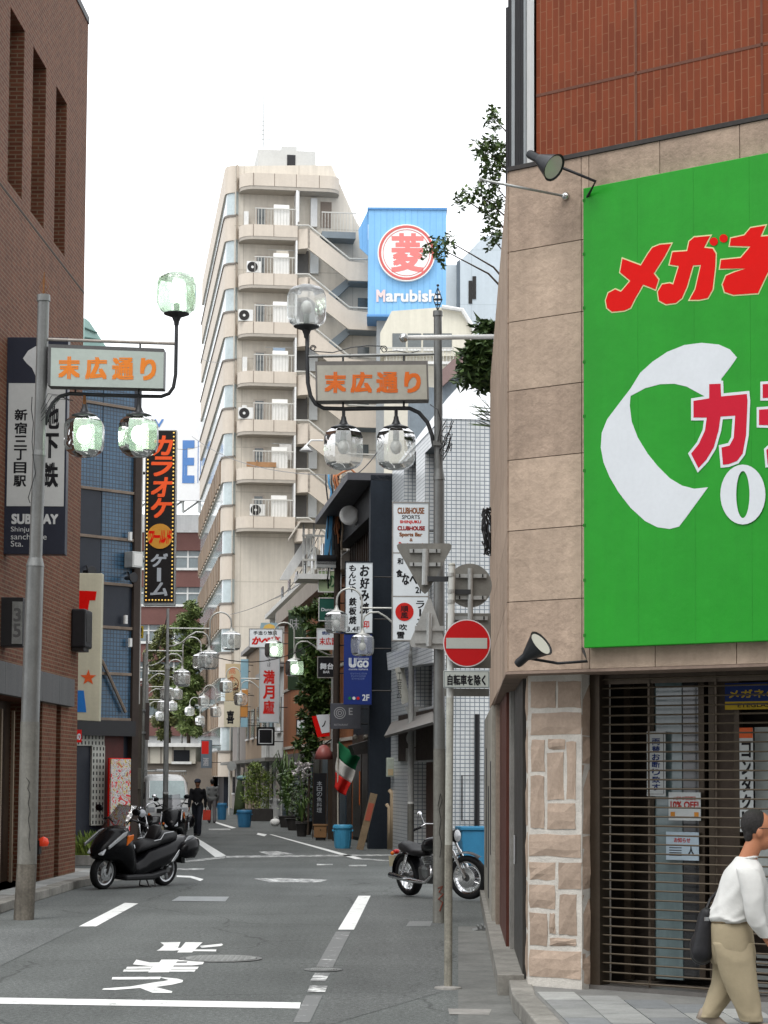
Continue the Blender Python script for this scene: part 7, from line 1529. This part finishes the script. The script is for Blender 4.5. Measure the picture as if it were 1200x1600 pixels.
def cruiser(label, name='motorcycle'):
    t = thing(name, label, 'motorcycle')
    wf = wheel(t, .80, .325, .10, 26); wheel(t, -.70, .31, .15, 26); disc(t, .80, .325, -.065, .15); disc(t, .80, .325, .065, .15)
    for s in (-1, 1):
        MB().cyl((.80,s*.085,.325), (.62,s*.09,.72), .026, .028, 10).build('fork_lower', chrome2, t, auto=40); MB().cyl((.62,s*.09,.72), (.48,s*.09,1.0), .019, n=10).build('fork_tube', chrome2, t, auto=40)
        MB().tube([(.46,s*.05,1.03),(.42,s*.20,1.14),(.36,s*.34,1.16),(.24,s*.41,1.10)], .012, 8).build('handlebar', chrome2, t, smooth=True); MB().cyl((.30,s*.38,1.12),(.19,s*.44,1.08), .018, n=8).build('grip', rubber, t)
        MB().tube([(.32,s*.32,1.16),(.30,s*.36,1.28)], .006, 5).build('mirror_stalk', chrome2, t); MB().ball((.29,s*.38,1.31), .055, (.35,1.1,.8), 10, 6).build('mirror', chrome2, t, smooth=True)
        MB().cyl((-.70,s*.13,.34), (-.48,s*.14,.66), .030, n=10).build('shock_absorber', chrome2, t, auto=40)
        MB().tube([(.12,s*.10,.52),(.20,s*.16,.36),(.05,s*.18,.26),(-.35,s*.18,.27),(-.95,s*.19,.33)], [.022,.024,.028,.040,.044], 10).build('exhaust', chrome2, t, smooth=True)
        MB().ball((.55,s*.17,.90), .035, (1,.9,.9), 8, 6).build('turn_signal', amber, t, smooth=True); MB().ball((-.86,s*.17,.66), .035, (1,.9,.9), 8, 6).build('turn_signal', amber, t, smooth=True)
        MB().lathe([(.02,-.05),(.085,-.05),(.09,-.0)], (-.05,s*.17,.40) if s > 0 else (-.05,-.12,.40), 18, 'Y').build('engine_cover', chrome2, t, auto=40)
    loft(MB(), [(.42,.74,.82,.04),(.34,.70,.90,.11),(.18,.68,.93,.145),(.0,.68,.91,.14),(-.14,.68,.84,.09),(-.2,.70,.76,.04)], 16).build('fuel_tank', gblack, t, smooth=True)
    loft(MB(), [(-.08,.64,.72,.08),(-.2,.62,.73,.13),(-.36,.62,.74,.16),(-.5,.63,.80,.15),(-.72,.66,.84,.12),(-.86,.70,.80,.06)], 16).build('seat', vinyl, t, smooth=True)
    arcp = [(-.70+.36*math.cos(R(a)), 0, .31+.36*math.sin(R(a))) for a in range(20, 190, 14)]; mb = MB(); vs = []
    for x, y, z in arcp: vs += [(x, -.09, z-.01), (x, 0, z+.02), (x, .09, z-.01)]
    o = mb.add(vs, [(i*3+j, i*3+j+1, (i+1)*3+j+1, (i+1)*3+j) for i in range(len(arcp)-1) for j in range(2)]).build('rear_fender', gblack, t, smooth=True)
    arcp = [(.80+.37*math.cos(R(a)), 0, .325+.37*math.sin(R(a))) for a in range(50, 160, 12)]; vs = []
    for x, y, z in arcp: vs += [(x, -.065, z-.01), (x, 0, z+.015), (x, .065, z-.01)]
    MB().add(vs, [(i*3+j, i*3+j+1, (i+1)*3+j+1, (i+1)*3+j) for i in range(len(arcp)-1) for j in range(2)]).build('front_fender', gblack, t, smooth=True)
    MB().box(-.25,.22,-.12,.12,.22,.48).build('crankcase', engm, t, bevel=.04)
    for a, b in ((.16, .10), (-.16, -.06)):
        cy = None
        for k in range(6): MB().lathe([(.075,0),(.075,.016)], (a*.5+b*k*.10, 0, .46+k*.032), 14).build('cooling_fin', engm, t)
    MB().tube([(.46,0,.98),(.38,0,.66),(.28,0,.30),(-.3,0,.22),(-.45,0,.40),(-.5,0,.64),(.0,0,.70),(.44,0,.92)], .022, 8).build('frame', gblack, t, smooth=True)
    MB().lathe([(.0,-.10),(.06,-.09),(.095,.02),(.10,.06),(.095,.07),(.0,.08)], (.60,0,.94), 18, 'X').build('headlight', gblack, t, smooth=True); MB().lathe([(.0,.09),(.07,.082),(.09,.07)], (.60,0,.94), 18, 'X', caps=False).build('headlight_lens', lensg, t, smooth=True)
    MB().lathe([(0,.03),(.05,.03),(.055,0)], (.44,0,1.06), 14).build('speedometer', chrome2, t, auto=40)
    o = MB().box(-1.10,-1.085,-.10,.10,.44,.60).build('number_plate', mat('plate_tan', (.42,.38,.26), .5, .1), t); o.rotation_euler = (0, R(0), 0); MB().ball((-1.03,0,.66), .05, (1,1.2,.8), 10, 6).build('tail_light', mat('tail_red', (.35,.01,.01), .2), t, smooth=True)
    MB().tube([(-.1,.10,.24),(-.16,.24,.02)], .012, 6).build('side_stand', darkmetal, t)
    steer = Matrix.Translation((.5,0,.8)) @ Matrix.Rotation(R(24), 4, 'Z') @ Matrix.Translation((-.5,0,-.8)); wf.name = 'front_tyre'
    for o in list(t.children):
        nm = o.name.split('.')[0]
        if nm in ('front_tyre','fork_lower','fork_tube','handlebar','grip','mirror_stalk','mirror','front_fender','headlight','headlight_lens','speedometer','brake_disc') or (nm == 'turn_signal' and o.data.vertices[0].co.x > 0):
            for q_ in [o]+list(o.children): q_.data.transform(steer)
    return t
def park(t, pf, pr, lean=0., ground=0.):
    """stand a two-wheeler with its front and rear wheel at two ground points"""
    a, b = gr(*pf), gr(*pr); d = a-b; t.rotation_euler = (R(lean), 0, math.atan2(d.y, d.x)); m = (a+b)/2; t.location = (m.x, m.y, ground)
sc1 = scooter('big black maxi-scooter with silver stripes parked at the left kerb'); park(sc1, (152,1390), (264,1383), -5, .0); sc1.scale = (1.02,1.02,1.02)
cr1 = cruiser('black and chrome motorcycle parked behind the right lamp post'); park(cr1, (722,1408), (640,1400), 6, .01)
cr2 = copy_tree(cr1); cr2['label'] = 'motorcycle standing behind the big black scooter'; park(cr2, (205,1338), (262,1330), 6, .01); cr2['group'] = cr1['group'] = 'parked motorcycles'
sc2 = copy_tree(sc1); sc2['label'] = 'second black scooter beside the van, behind the big scooter'; park(sc2, (262,1331), (292,1322), 5, .01); sc2['group'] = sc1['group'] = 'parked scooters'
# white van facing the camera
p = at(256, 1215, 71.5); vn = thing('white_van', 'white minivan with ladder on its roof rack parked on the left', 'van', (p.x, p.y, 0), math.atan2(-D2.y, -D2.x)+R(3))
vw = mat('van_white', (.80,.81,.80), .3, .06, 3, spec=.5, coat=.3)
loft(MB(), [(1.72,.34,.62,.62),(1.70,.32,.95,.70),(1.62,.30,1.08,.72),(1.22,.28,1.70,.70),(1.05,.28,1.82,.69),(.5,.28,1.88,.70),(-1.4,.28,1.88,.70),(-1.6,.30,1.84,.68),(-1.66,.34,1.4,.66)], 24, 5.).build('body', vw, vn, smooth=True)
ws = [(1.66,1.06,.62),(1.30,1.62,.58)]
MB().add([(1.665,-.62,1.08),(1.665,.62,1.08),(1.285,.58,1.66),(1.285,-.58,1.66)], [(0,1,2,3)]).build('windscreen', mat('van_glass', (.34,.46,.46), .05, .2, 1.5, spec=.9), vn)
for y in (-.58, -.0, .58): MB().tube([(1.69,y*1.05,1.07),(1.29,y,1.68)], .02, 5).build('pillar' if abs(y) > .1 else 'wiper', vw if abs(y) > .1 else blackm, vn)
MB().box(1.70,1.80,-.70,.70,.28,.50).build('bumper', mat('bumper_grey', (.06,.06,.065), .5, .1), vn, bevel=.03); MB().box(1.70,1.745,-.36,.36,.60,.74).build('grille', blackm, vn)
for s in (-1, 1):
    MB().box(1.68,1.73,s*.42,s*.66,.62,.80).build('headlight', lensg, vn, bevel=.02); MB().box(1.36,1.42,s*.74,s*.88,1.05,1.25).build('mirror', blackm, vn, bevel=.02)
    for x in (1.1, -1.1): MB().lathe([(0,-.09),(.28,-.09),(.29,0),(.28,.09),(0,.09)], (x, s*.62, .29), 20, 'Y').build('wheel', rubber, vn, auto=40)
    MB().box(-.2,1.0,s*.700,s*.706,1.10,1.62).build('side_window', darkglass, vn)
MB().box(1.78,1.80,-.16,.16,.36,.46).build('number_plate', mat('plate_yellow', (.55,.45,.08), .5), vn)
for x in (.9, 0, -.9): MB().tube([(x,-.66,1.86),(x,-.66,1.98),(x,.66,1.98),(x,.66,1.86)], .022, 6).build('roof_rack', galv, vn)
for k in range(7): MB().cyl((1.0-k*.35,-.35,2.03),(1.0-k*.35,.05,2.03), .015, n=6).build('ladder_rung', silver, vn)
for y in (-.35,.05): MB().cyl((1.2,y,2.03),(-1.5,y,2.03), .02, n=6).build('ladder_rail', silver, vn)
for y in (-.66,.66): MB().cyl((1.0,y,1.98),(-1.2,y,1.98), .02, n=6).build('rack_rail', galv, vn)

# ================================================================== PEOPLE
def blob(name, parts, voxel, m, parent, smooth=4, disp=0.):
    """one continuous surface grown round overlapping limbs: ('c',p0,p1,r0,r1[,flat]) tapering limb, ('b',centre,r,scale) ellipsoid"""
    mb = MB()
    for s in parts:
        if s[0] == 'b': mb.ball(s[1], s[2], s[3], 20, 14)
        else:
            p0, p1, r0, r1 = Vector(s[1]), Vector(s[2]), s[3], s[4]; n = 6
            mb.cyl(p0, p1, r0, r1, 20); mb.ball(p0, r0, (1,1,1), 16, 10); mb.ball(p1, r1, (1,1,1), 16, 10)
    o = mb.build(name+'_tmp', m)
    r = o.modifiers.new('r', 'REMESH'); r.mode = 'VOXEL'; r.voxel_size = voxel; r.use_smooth_shade = True
    s_ = o.modifiers.new('s', 'SMOOTH'); s_.iterations = smooth; s_.factor = .6
    if disp:
        tx = bpy.data.textures.new('folds', 'CLOUDS'); tx.noise_scale = .15; tx.noise_depth = 1; d = o.modifiers.new('d', 'DISPLACE'); d.texture = tx; d.strength = disp; d.mid_level = .5
    bpy.context.view_layer.update(); dg = bpy.context.evaluated_depsgraph_get()
    me = bpy.data.meshes.new_from_object(o.evaluated_get(dg)); me.name = name
    old = o.data; bpy.data.objects.remove(o); bpy.data.meshes.remove(old)
    me.polygons.foreach_set('use_smooth', [True]*len(me.polygons))
    if not me.materials: me.materials.append(m)
    n = bpy.data.objects.new(name, me); col.objects.link(n); n.parent = parent; return n
skin = mat('skin', (.40,.165,.085), .55, .10, 12, .05, 200, spec=.35); skin2 = mat('skin_tan', (.33,.15,.085), .55, .10, 12, spec=.35)
hairg = mat('hair_grey_black', (.026,.023,.022), .55, .6, 60, 1., 130); hairb = mat('hair_black', (.012,.011,.011), .5, .3, 30, .4, 150)
shirt = mat('white_shirt', (.58,.58,.56), .8, .05, 4, .25, 13, bdist=.02); khaki = mat('khaki_cotton', (.34,.285,.19), .85, .08, 4, .25, 11, bdist=.02)
def hand(parts, w, d, side, k=1.):
    """palm and five fingers at wrist w, pointing along d; side = thumb side"""
    w, d, side = Vector(w), Vector(d).normalized(), Vector(side).normalized(); nrm = d.cross(side).normalized()
    palm = w+d*.045*k
    for u in (-.024, -.008, .008, .024): parts.append(('c', w+side*u*.6*k, w+d*.085*k+side*u*k, .014*k, .012*k))
    for u, L in ((-.027, .058), (-.009, .070), (.009, .075), (.027, .068)):
        b = w+d*.088*k+side*u*k; m_ = b+d*L*.5*k+nrm*.008*k; e = b+d*L*.86*k+nrm*.026*k
        parts.append(('c', b, m_, .0095*k, .0085*k)); parts.append(('c', m_, e, .0085*k, .0070*k))
    tb = w+d*.03*k+side*.028*k; tm = tb+side*.024*k+d*.028*k; te = tm+d*.032*k+nrm*.010*k
    parts.append(('c', tb, tm, .012*k, .010*k)); parts.append(('c', tm, te, .010*k, .008*k))
# --- man in a white shirt, stooping forward as he strides to the right
MP = Fr(at(1150, 1215, 14.1), (1, 0)); pm = MP.thing('person', 'stooping man in white shirt and khaki trousers striding past the shutter', 'person')
J = lambda x, y, d=0.: (MP.uv(x, y, d)[0], d, MP.uv(x, y, d)[1])
hd = Vector(J(1184, 1298)); 
fbk = Vector(J(1112, 1588, .10)); ffr = Vector(J(1196, 1600, -.09))
body = [('b', hd+Vector((0,0,.02)), .100, (.98,.76,1.12)), ('b', hd+Vector((.035,0,-.055)), .070, (1.0,.80,1.05)), ('b', hd+Vector((.105,0,-.02)), .020, (.9,.7,1.2)), ('b', hd+Vector((.088,0,-.070)), .022, (.8,1.3,.5)),
  ('b', hd+Vector((.0,-.077,-.012)), .026, (.8,.45,1.25)), ('b', hd+Vector((.0,.077,-.012)), .026, (.8,.45,1.25)), ('b', hd+Vector((.075,0,.025)), .035, (.6,1.4,.5)),
  ('c', hd+Vector((-.015,0,-.06)), J(1164,1352), .056, .062),
  ('c', J(1162,1368), J(1142,1440), .075, .08), ('b', J(1160,1378), .07, (.9,1.6,.8)), ('b', J(1140,1455), .09, (.9,1.1,.9)),
  ('c', J(1172,1372,-.16), J(1179,1425,-.215), .034, .032), ('c', J(1179,1425,-.215), J(1196,1462,-.19), .030, .024),
  ('c', J(1176,1372,.16), J(1192,1425,.215), .034, .032), ('c', J(1192,1425,.215), J(1212,1452,.18), .030, .024),
  ('c', J(1143,1465,-.075), J(1157,1532,-.085), .060, .048), ('c', J(1157,1532,-.085), J(1174,1588,-.09), .045, .036), ('c', J(1139,1465,.075), J(1136,1532,.085), .060, .048), ('c', J(1136,1532,.085), J(1108,1582,.10), .045, .036)]
hand(body, J(1196,1462,-.19), (.10,.02,-.12), (.7,.0,.6)); hand(body, J(1212,1452,.18), (.12,0,-.1), (.7,0,.6))
blob('body', body, .0065, skin, pm, 4)
hp = [('b', hd+Vector((-.024,0,.046)), .101, (.92,.82,1.0)), ('b', hd+Vector((-.058,0,-.02)), .052, (.7,1.2,1.3)), ('b', hd+Vector((-.018,-.066,.022)), .030, (1.0,.42,1.5)), ('b', hd+Vector((-.018,.066,.022)), .030, (1.0,.42,1.5))]
blob('hair', hp, .006, hairg, pm, 3, .006)
for s in (-1, 1): MB().ball(hd+Vector((.088,s*.032,.012)), .011).build('eye', mat('eye_dark', (.02,.018,.016), .2), pm, smooth=True)
MB().tube([hd+Vector((-.005,-.082,.018)), hd+Vector((.06,-.076,.018)), hd+Vector((.104,-.055,.016))], .0025, 5).build('spectacle_arm', darkmetal, pm)
MB().tube([hd+Vector((.106,-.032+.024*math.cos(a*.4),.008+.018*math.sin(a*.4))) for a in range(17)], .002, 4).build('spectacle_rim', darkmetal, pm)
def garment(name, rings, m, parent, folds, n=40, sub=4, seed=0):
    """cloth tube through rings (centre, across, depth, radius_across, radius_depth); folds(theta, t) pushes the cloth in and out"""
    rings = [(Vector(c), rx, ry) for c, rx, ry in rings]; N = len(rings); vs, fs = [], []; M = (N-1)*sub+1
    for k in range(M):
        t = k/sub; i0 = min(int(t), N-2); u = t-i0
        def cr(a, b, c_, d): return .5*((2*b)+(c_-a)*u+(2*a-5*b+4*c_-d)*u*u+(3*b-a-3*c_+d)*u*u*u)
        P = [rings[max(0, min(N-1, i0+o))] for o in (-1, 0, 1, 2)]
        c = Vector([cr(*[p[0][q] for p in P]) for q in range(3)]); rx = cr(*[p[1] for p in P]); ry = cr(*[p[2] for p in P])
        for i in range(n):
            a = 2*math.pi*i/n; f_ = 1+folds(a, k/(M-1)); vs.append(c+Vector((rx*f_*math.cos(a), ry*f_*math.sin(a), 0)))
    for k in range(M-1):
        for i in range(n): fs.append((k*n+i, (k+1)*n+i, (k+1)*n+(i+1)%n, k*n+(i+1)%n))
    fs += [tuple(range(n)), tuple(range(M*n-1, (M-1)*n-1, -1))]
    mb = MB().add(vs, fs); o = mb.build(name, m, parent, smooth=True); ss = o.modifiers.new('s', 'SUBSURF'); ss.levels = ss.render_levels = 1; return o
PXM = .00427
def ring(xa, xb, y, ry, d=0.): c = J((xa+xb)/2, y, d); return (c, (xb-xa)/2*PXM, ry)
def rdg(x, p=3): return (1-abs(math.sin(x)))**p
def torsofold(a, t): return .10*rdg(1.5*a+5.5*t+.4)*(.25+t)+.09*rdg(2.5*a-7*t+1.2, 4)*min(1, t*1.6)+.09*rdg(7*t+.8*math.sin(2*a), 4)*max(0, t-.5)*2+.015*math.sin(9*a+13*t)-.05
garment('shirt', [ring(1150,1178,1338,.055), ring(1143,1187,1347,.095), ring(1134,1193,1358,.165), ring(1126,1197,1374,.195), ring(1119,1197,1395,.190), ring(1111,1192,1415,.185), ring(1104,1183,1428,.182), ring(1102,1178,1436,.176), ring(1108,1173,1441,.155)], shirt, pm, torsofold)
def sleevefold(a, t): return .16*rdg(11*t+1.1*math.sin(a+.5), 3)*(.3+.7*math.exp(-((t-.6)/.22)**2))+.07*rdg(1.5*a+6*t, 4)-.05
for dd, ox in ((-1, 0), (1, 14)):
    garment('sleeve', [((J(1166+ox*.4,1356,dd*.16)), .070, .060), ((J(1172+ox*.5,1372,dd*.19)), .082, .066), ((J(1177+ox*.7,1400,dd*.215)), .074, .062), ((J(1179+ox,1428,dd*.22)), .066, .058), ((J(1186+ox,1448,dd*.21)), .058, .050), ((J(1194+ox,1461,dd*.195)), .044, .040), ((J(1197+ox,1466,dd*.192)), .036, .034)], shirt, pm, sleevefold, 24, 5)
MB().tube([Vector(J(1167,1340))+Vector((.062*math.cos(a*.45)+.005,.060*math.sin(a*.45),.010*math.cos(a*.45))) for a in range(15)], .011, 6).build('collar', shirt, pm, smooth=True)
def legfold(a, t): return .10*rdg(4.5*t+1.2*math.sin(a)+.3, 4)+.07*rdg(1.5*a+2.5*t+.6, 4)+.10*rdg(14*t+math.sin(a), 3)*max(0, t-.78)*4-.04
garment('trousers', [ring(1109,1172,1437,.150), ring(1106,1175,1450,.165), ring(1106,1178,1470,.170), ring(1108,1180,1490,.165), ring(1114,1178,1508,.14)], khaki, pm, lambda a, t: .05*rdg(2*a+3*t+.5, 4)*t+.012*math.sin(6*a+4*t)+.012*math.sin(9*t+2*a))
garment('trouser_leg', [ring(1112,1177,1470,.090,-.075), ring(1118,1181,1500,.096,-.08), ring(1128,1184,1530,.092,-.085), ring(1140,1187,1556,.084,-.09), ring(1150,1190,1580,.076,-.09), ring(1157,1193,1597,.070,-.09)], khaki, pm, legfold, 28, 5)
garment('trouser_leg', [ring(1108,1172,1470,.090,.075), ring(1112,1168,1500,.094,.08), ring(1112,1160,1530,.090,.085), ring(1105,1146,1556,.082,.09), ring(1096,1132,1576,.075,.095), ring(1090,1122,1590,.070,.10)], khaki, pm, legfold, 28, 5)
MB().tube([Vector(J(1140.5,1439))+Vector((.140*math.cos(a*.42),.156*math.sin(a*.42),.0)) for a in range(16)], .010, 6).build('belt', mat('belt_tan', (.20,.15,.09), .6), pm)
for pos, rot in ((ffr, 0), (fbk, 25)):
    o = loft(MB(), [(-.09,0,.075,.035),(-.05,0,.085,.042),(.05,0,.075,.045),(.13,0,.05,.042),(.165,.0,.03,.02)], 14, 2.6).build('shoe', mat('shoe_brown', (.30,.25,.20), .5, .1, 6), pm, smooth=True); o.location = (pos.x-.02, pos.y, PV+.01 if rot == 0 else PV+.055); o.rotation_euler = (0, R(rot), 0)
# bag hanging behind him
bg_ = MP.thing('shoulder_bag', 'black shoulder bag hanging behind the man in the white shirt', 'bag'); bagm = mat('bag_black', (.012,.012,.014), .5, .2, 8, .3, 40)
blob('pouch', [('c', J(1104,1428,-.02), J(1097,1488,-.02), .045, .075), ('c', J(1102,1432,.10), J(1096,1490,.10), .050, .078), ('c', J(1104,1428,.20), J(1098,1486,.20), .045, .070), ('b', J(1094,1478,.08), .085, (.8,1.5,1.1))], .009, bagm, bg_, 8)
MB().tube([J(1096,1440,.16), J(1110,1405,.24), J(1150,1362,.25), J(1170,1350,.16), J(1176,1366,.08)], .011, 6).build('strap', bagm, bg_); MB().box(*sorted((J(1094,1430)[0], J(1101,1430)[0])), -.19, -.18, J(1098,1436)[2], J(1098,1430)[2]).build('buckle', chrome2, bg_)
# --- two men down the street
def walker(px_, py_, h, label, top, bottom, hair, rz, hatm=None, jacket=False, red=False):
    p = gr(px_, py_); t = thing('person', label, 'person', (p.x, p.y, 0), rz); k = h/1.70
    S = lambda *v: Vector(v)*k
    hd = S(.02,0,1.585)
    bd_ = [('b', hd, .098*k, (.98,.80,1.12)), ('b', hd+S(.095,0,-.02), .02*k, (1,.8,1.2)), ('c', hd+S(-.01,0,-.08), S(0,0,1.40), .055*k, .06*k), ('b', S(0,0,1.34), .10*k, (.9,1.75,.7)), ('c', S(0,0,1.30), S(0,0,1.0), .12*k, .105*k), ('b', S(0,0,.95), .13*k, (.85,1.2,.9))]
    for s in (-1, 1):
        sw_ = .14*s; bd_ += [('c', S(0,s*.19,1.36), S(-.03-sw_*.5,s*.23,1.08), .048*k, .040*k), ('c', S(-.03-sw_*.5,s*.23,1.08), S(.02-sw_,s*.22,.85), .038*k, .028*k), ('c', S(0,s*.09,.92), S(sw_*.9+.03,s*.09,.50), .075*k, .055*k), ('c', S(sw_*.9+.03,s*.09,.50), S(sw_*1.5-(.06 if s < 0 else 0),s*.09,.09), .050*k, .036*k)]
        hand(bd_, S(.02-sw_,s*.22,.85), (.02,0,-1), (1,0,0), k)
    blob('body', bd_, .012, skin2, t, 3)
    blob('hair', [('b', hd+S(-.018,0,.035), .105*k, (.98,.84,1.0)), ('b', hd+S(-.06,0,-.03), .05*k, (.8,1.2,1.1))], .012, hair, t, 3)
    if hatm: blob('cap', [('b', hd+S(-.005,0,.055), .112*k, (1.0,.92,.75)), ('b', hd+S(.09,0,.045), .06*k, (1.2,1.2,.25))], .012, hatm, t, 3)
    cl = [('b', S(0,0,1.33), .115*k, (.95,1.75,.75)), ('c', S(0,0,1.32), S(0,0,1.0), .135*k, .125*k), ('b', S(0,0,1.15), .14*k, (.9,1.25,1.3)), ('b', S(0,0,.95), .15*k, (.9,1.2,1.0 if jacket else .6))]
    for s in (-1, 1): sw_ = .14*s; cl += [('c', S(0,s*.19,1.37), S(-.03-sw_*.5,s*.22,1.08), .056*k, .050*k), ('c', S(-.03-sw_*.5,s*.23,1.08), S(.015-sw_*.95,s*.22,.88), .054*k, .044*k)]
    blob('jacket' if jacket else 'sweater', cl, .014, top, t, 3, .012)
    tl = [('b', S(0,0,.94), .138*k, (.9,1.22,.9))]
    for s in (-1, 1): sw_ = .14*s; tl += [('c', S(0,s*.09,.90), S(sw_*.9+.03,s*.09,.50), .094*k, .078*k), ('c', S(sw_*.9+.03,s*.09,.50), S(sw_*1.5-(.06 if s < 0 else 0),s*.09,.08), .078*k, .070*k)]
    blob('trousers', tl, .014, bottom, t, 3, .012)
    for s in (-1, 1): sw_ = .14*s; o = loft(MB(), [(-.08,0,.07,.035),(0,0,.08,.042),(.1,0,.06,.042),(.16,0,.03,.02)], 10).build('shoe', vinyl, t, smooth=True); o.location = (sw_*1.5*k-.02, s*.09*k, .005)
    return t, S
blk = mat('black_knit', (.014,.014,.016), .85, .15, 6); nav = mat('dark_denim', (.020,.022,.030), .8, .15, 6); gj = mat('grey_tweed', (.14,.145,.145), .9, .2, 8); gt = mat('grey_wool', (.10,.095,.10), .85, .15, 6)
t, S = walker(308, 1306, 1.72, 'man in dark cap and black clothes walking towards the camera', blk, nav, hairb, math.atan2(-1, -.1), mat('cap_navy', (.03,.035,.055), .8))
MB().tube([S(.135,-.05,1.0), S(.15,.0,.93), S(.14,.05,.99)], .010, 5).build('belt_cord', whitep, t)
t, S = walker(331, 1286, 1.70, 'man in grey tweed jacket walking away down the street', gj, gt, hairb, math.atan2(1, -.13), None, True)
rb = thing('red_carrier_bag', 'red and white carrier bag held by the man in grey', 'bag', gr(324, 1286)); MB().prism([(-.16,.12),(.14,.12),(.16,.50),(-.14,.52)], -.35, -.27).build('bag', mat('bag_red', (.50,.05,.03), .6, .1, 5), rb, bevel=.01); MB().tube([(-.1,-.31,.5),(-.04,-.31,.78),(.1,-.31,.5)], .01, 5).build('handle', whitep, rb)
# ---- unseen row added across the wide road behind the viewer to shade the street
for k, (x0, x1, h, c) in enumerate(((-75,-32,20,(.30,.28,.26)), (-31.9,-6,26,(.22,.19,.17)), (-5.9,24,22,(.34,.31,.28)), (24.1,75,24,(.26,.25,.25)))):
    o = thing('opposite_building', ['low grey', 'tall brown', 'cream', 'grey'][k]+' building across the wide road behind the viewer', 'building', (x0, -24, 0)); L = x1-x0
    f_ = MB().holed(0, L, 0, h, [(1.2+j*4., 3.8+j*4., 1.+lv*3.4, 2.9+lv*3.4) for j in range(int(L//4)-1) for lv in range(int(h//3.4))], 0, -.2).box(0, L, -12, -.21, 0, h); f_.build('wall', mat('opposite_%d' % k, c, .8, .2, .5), o)
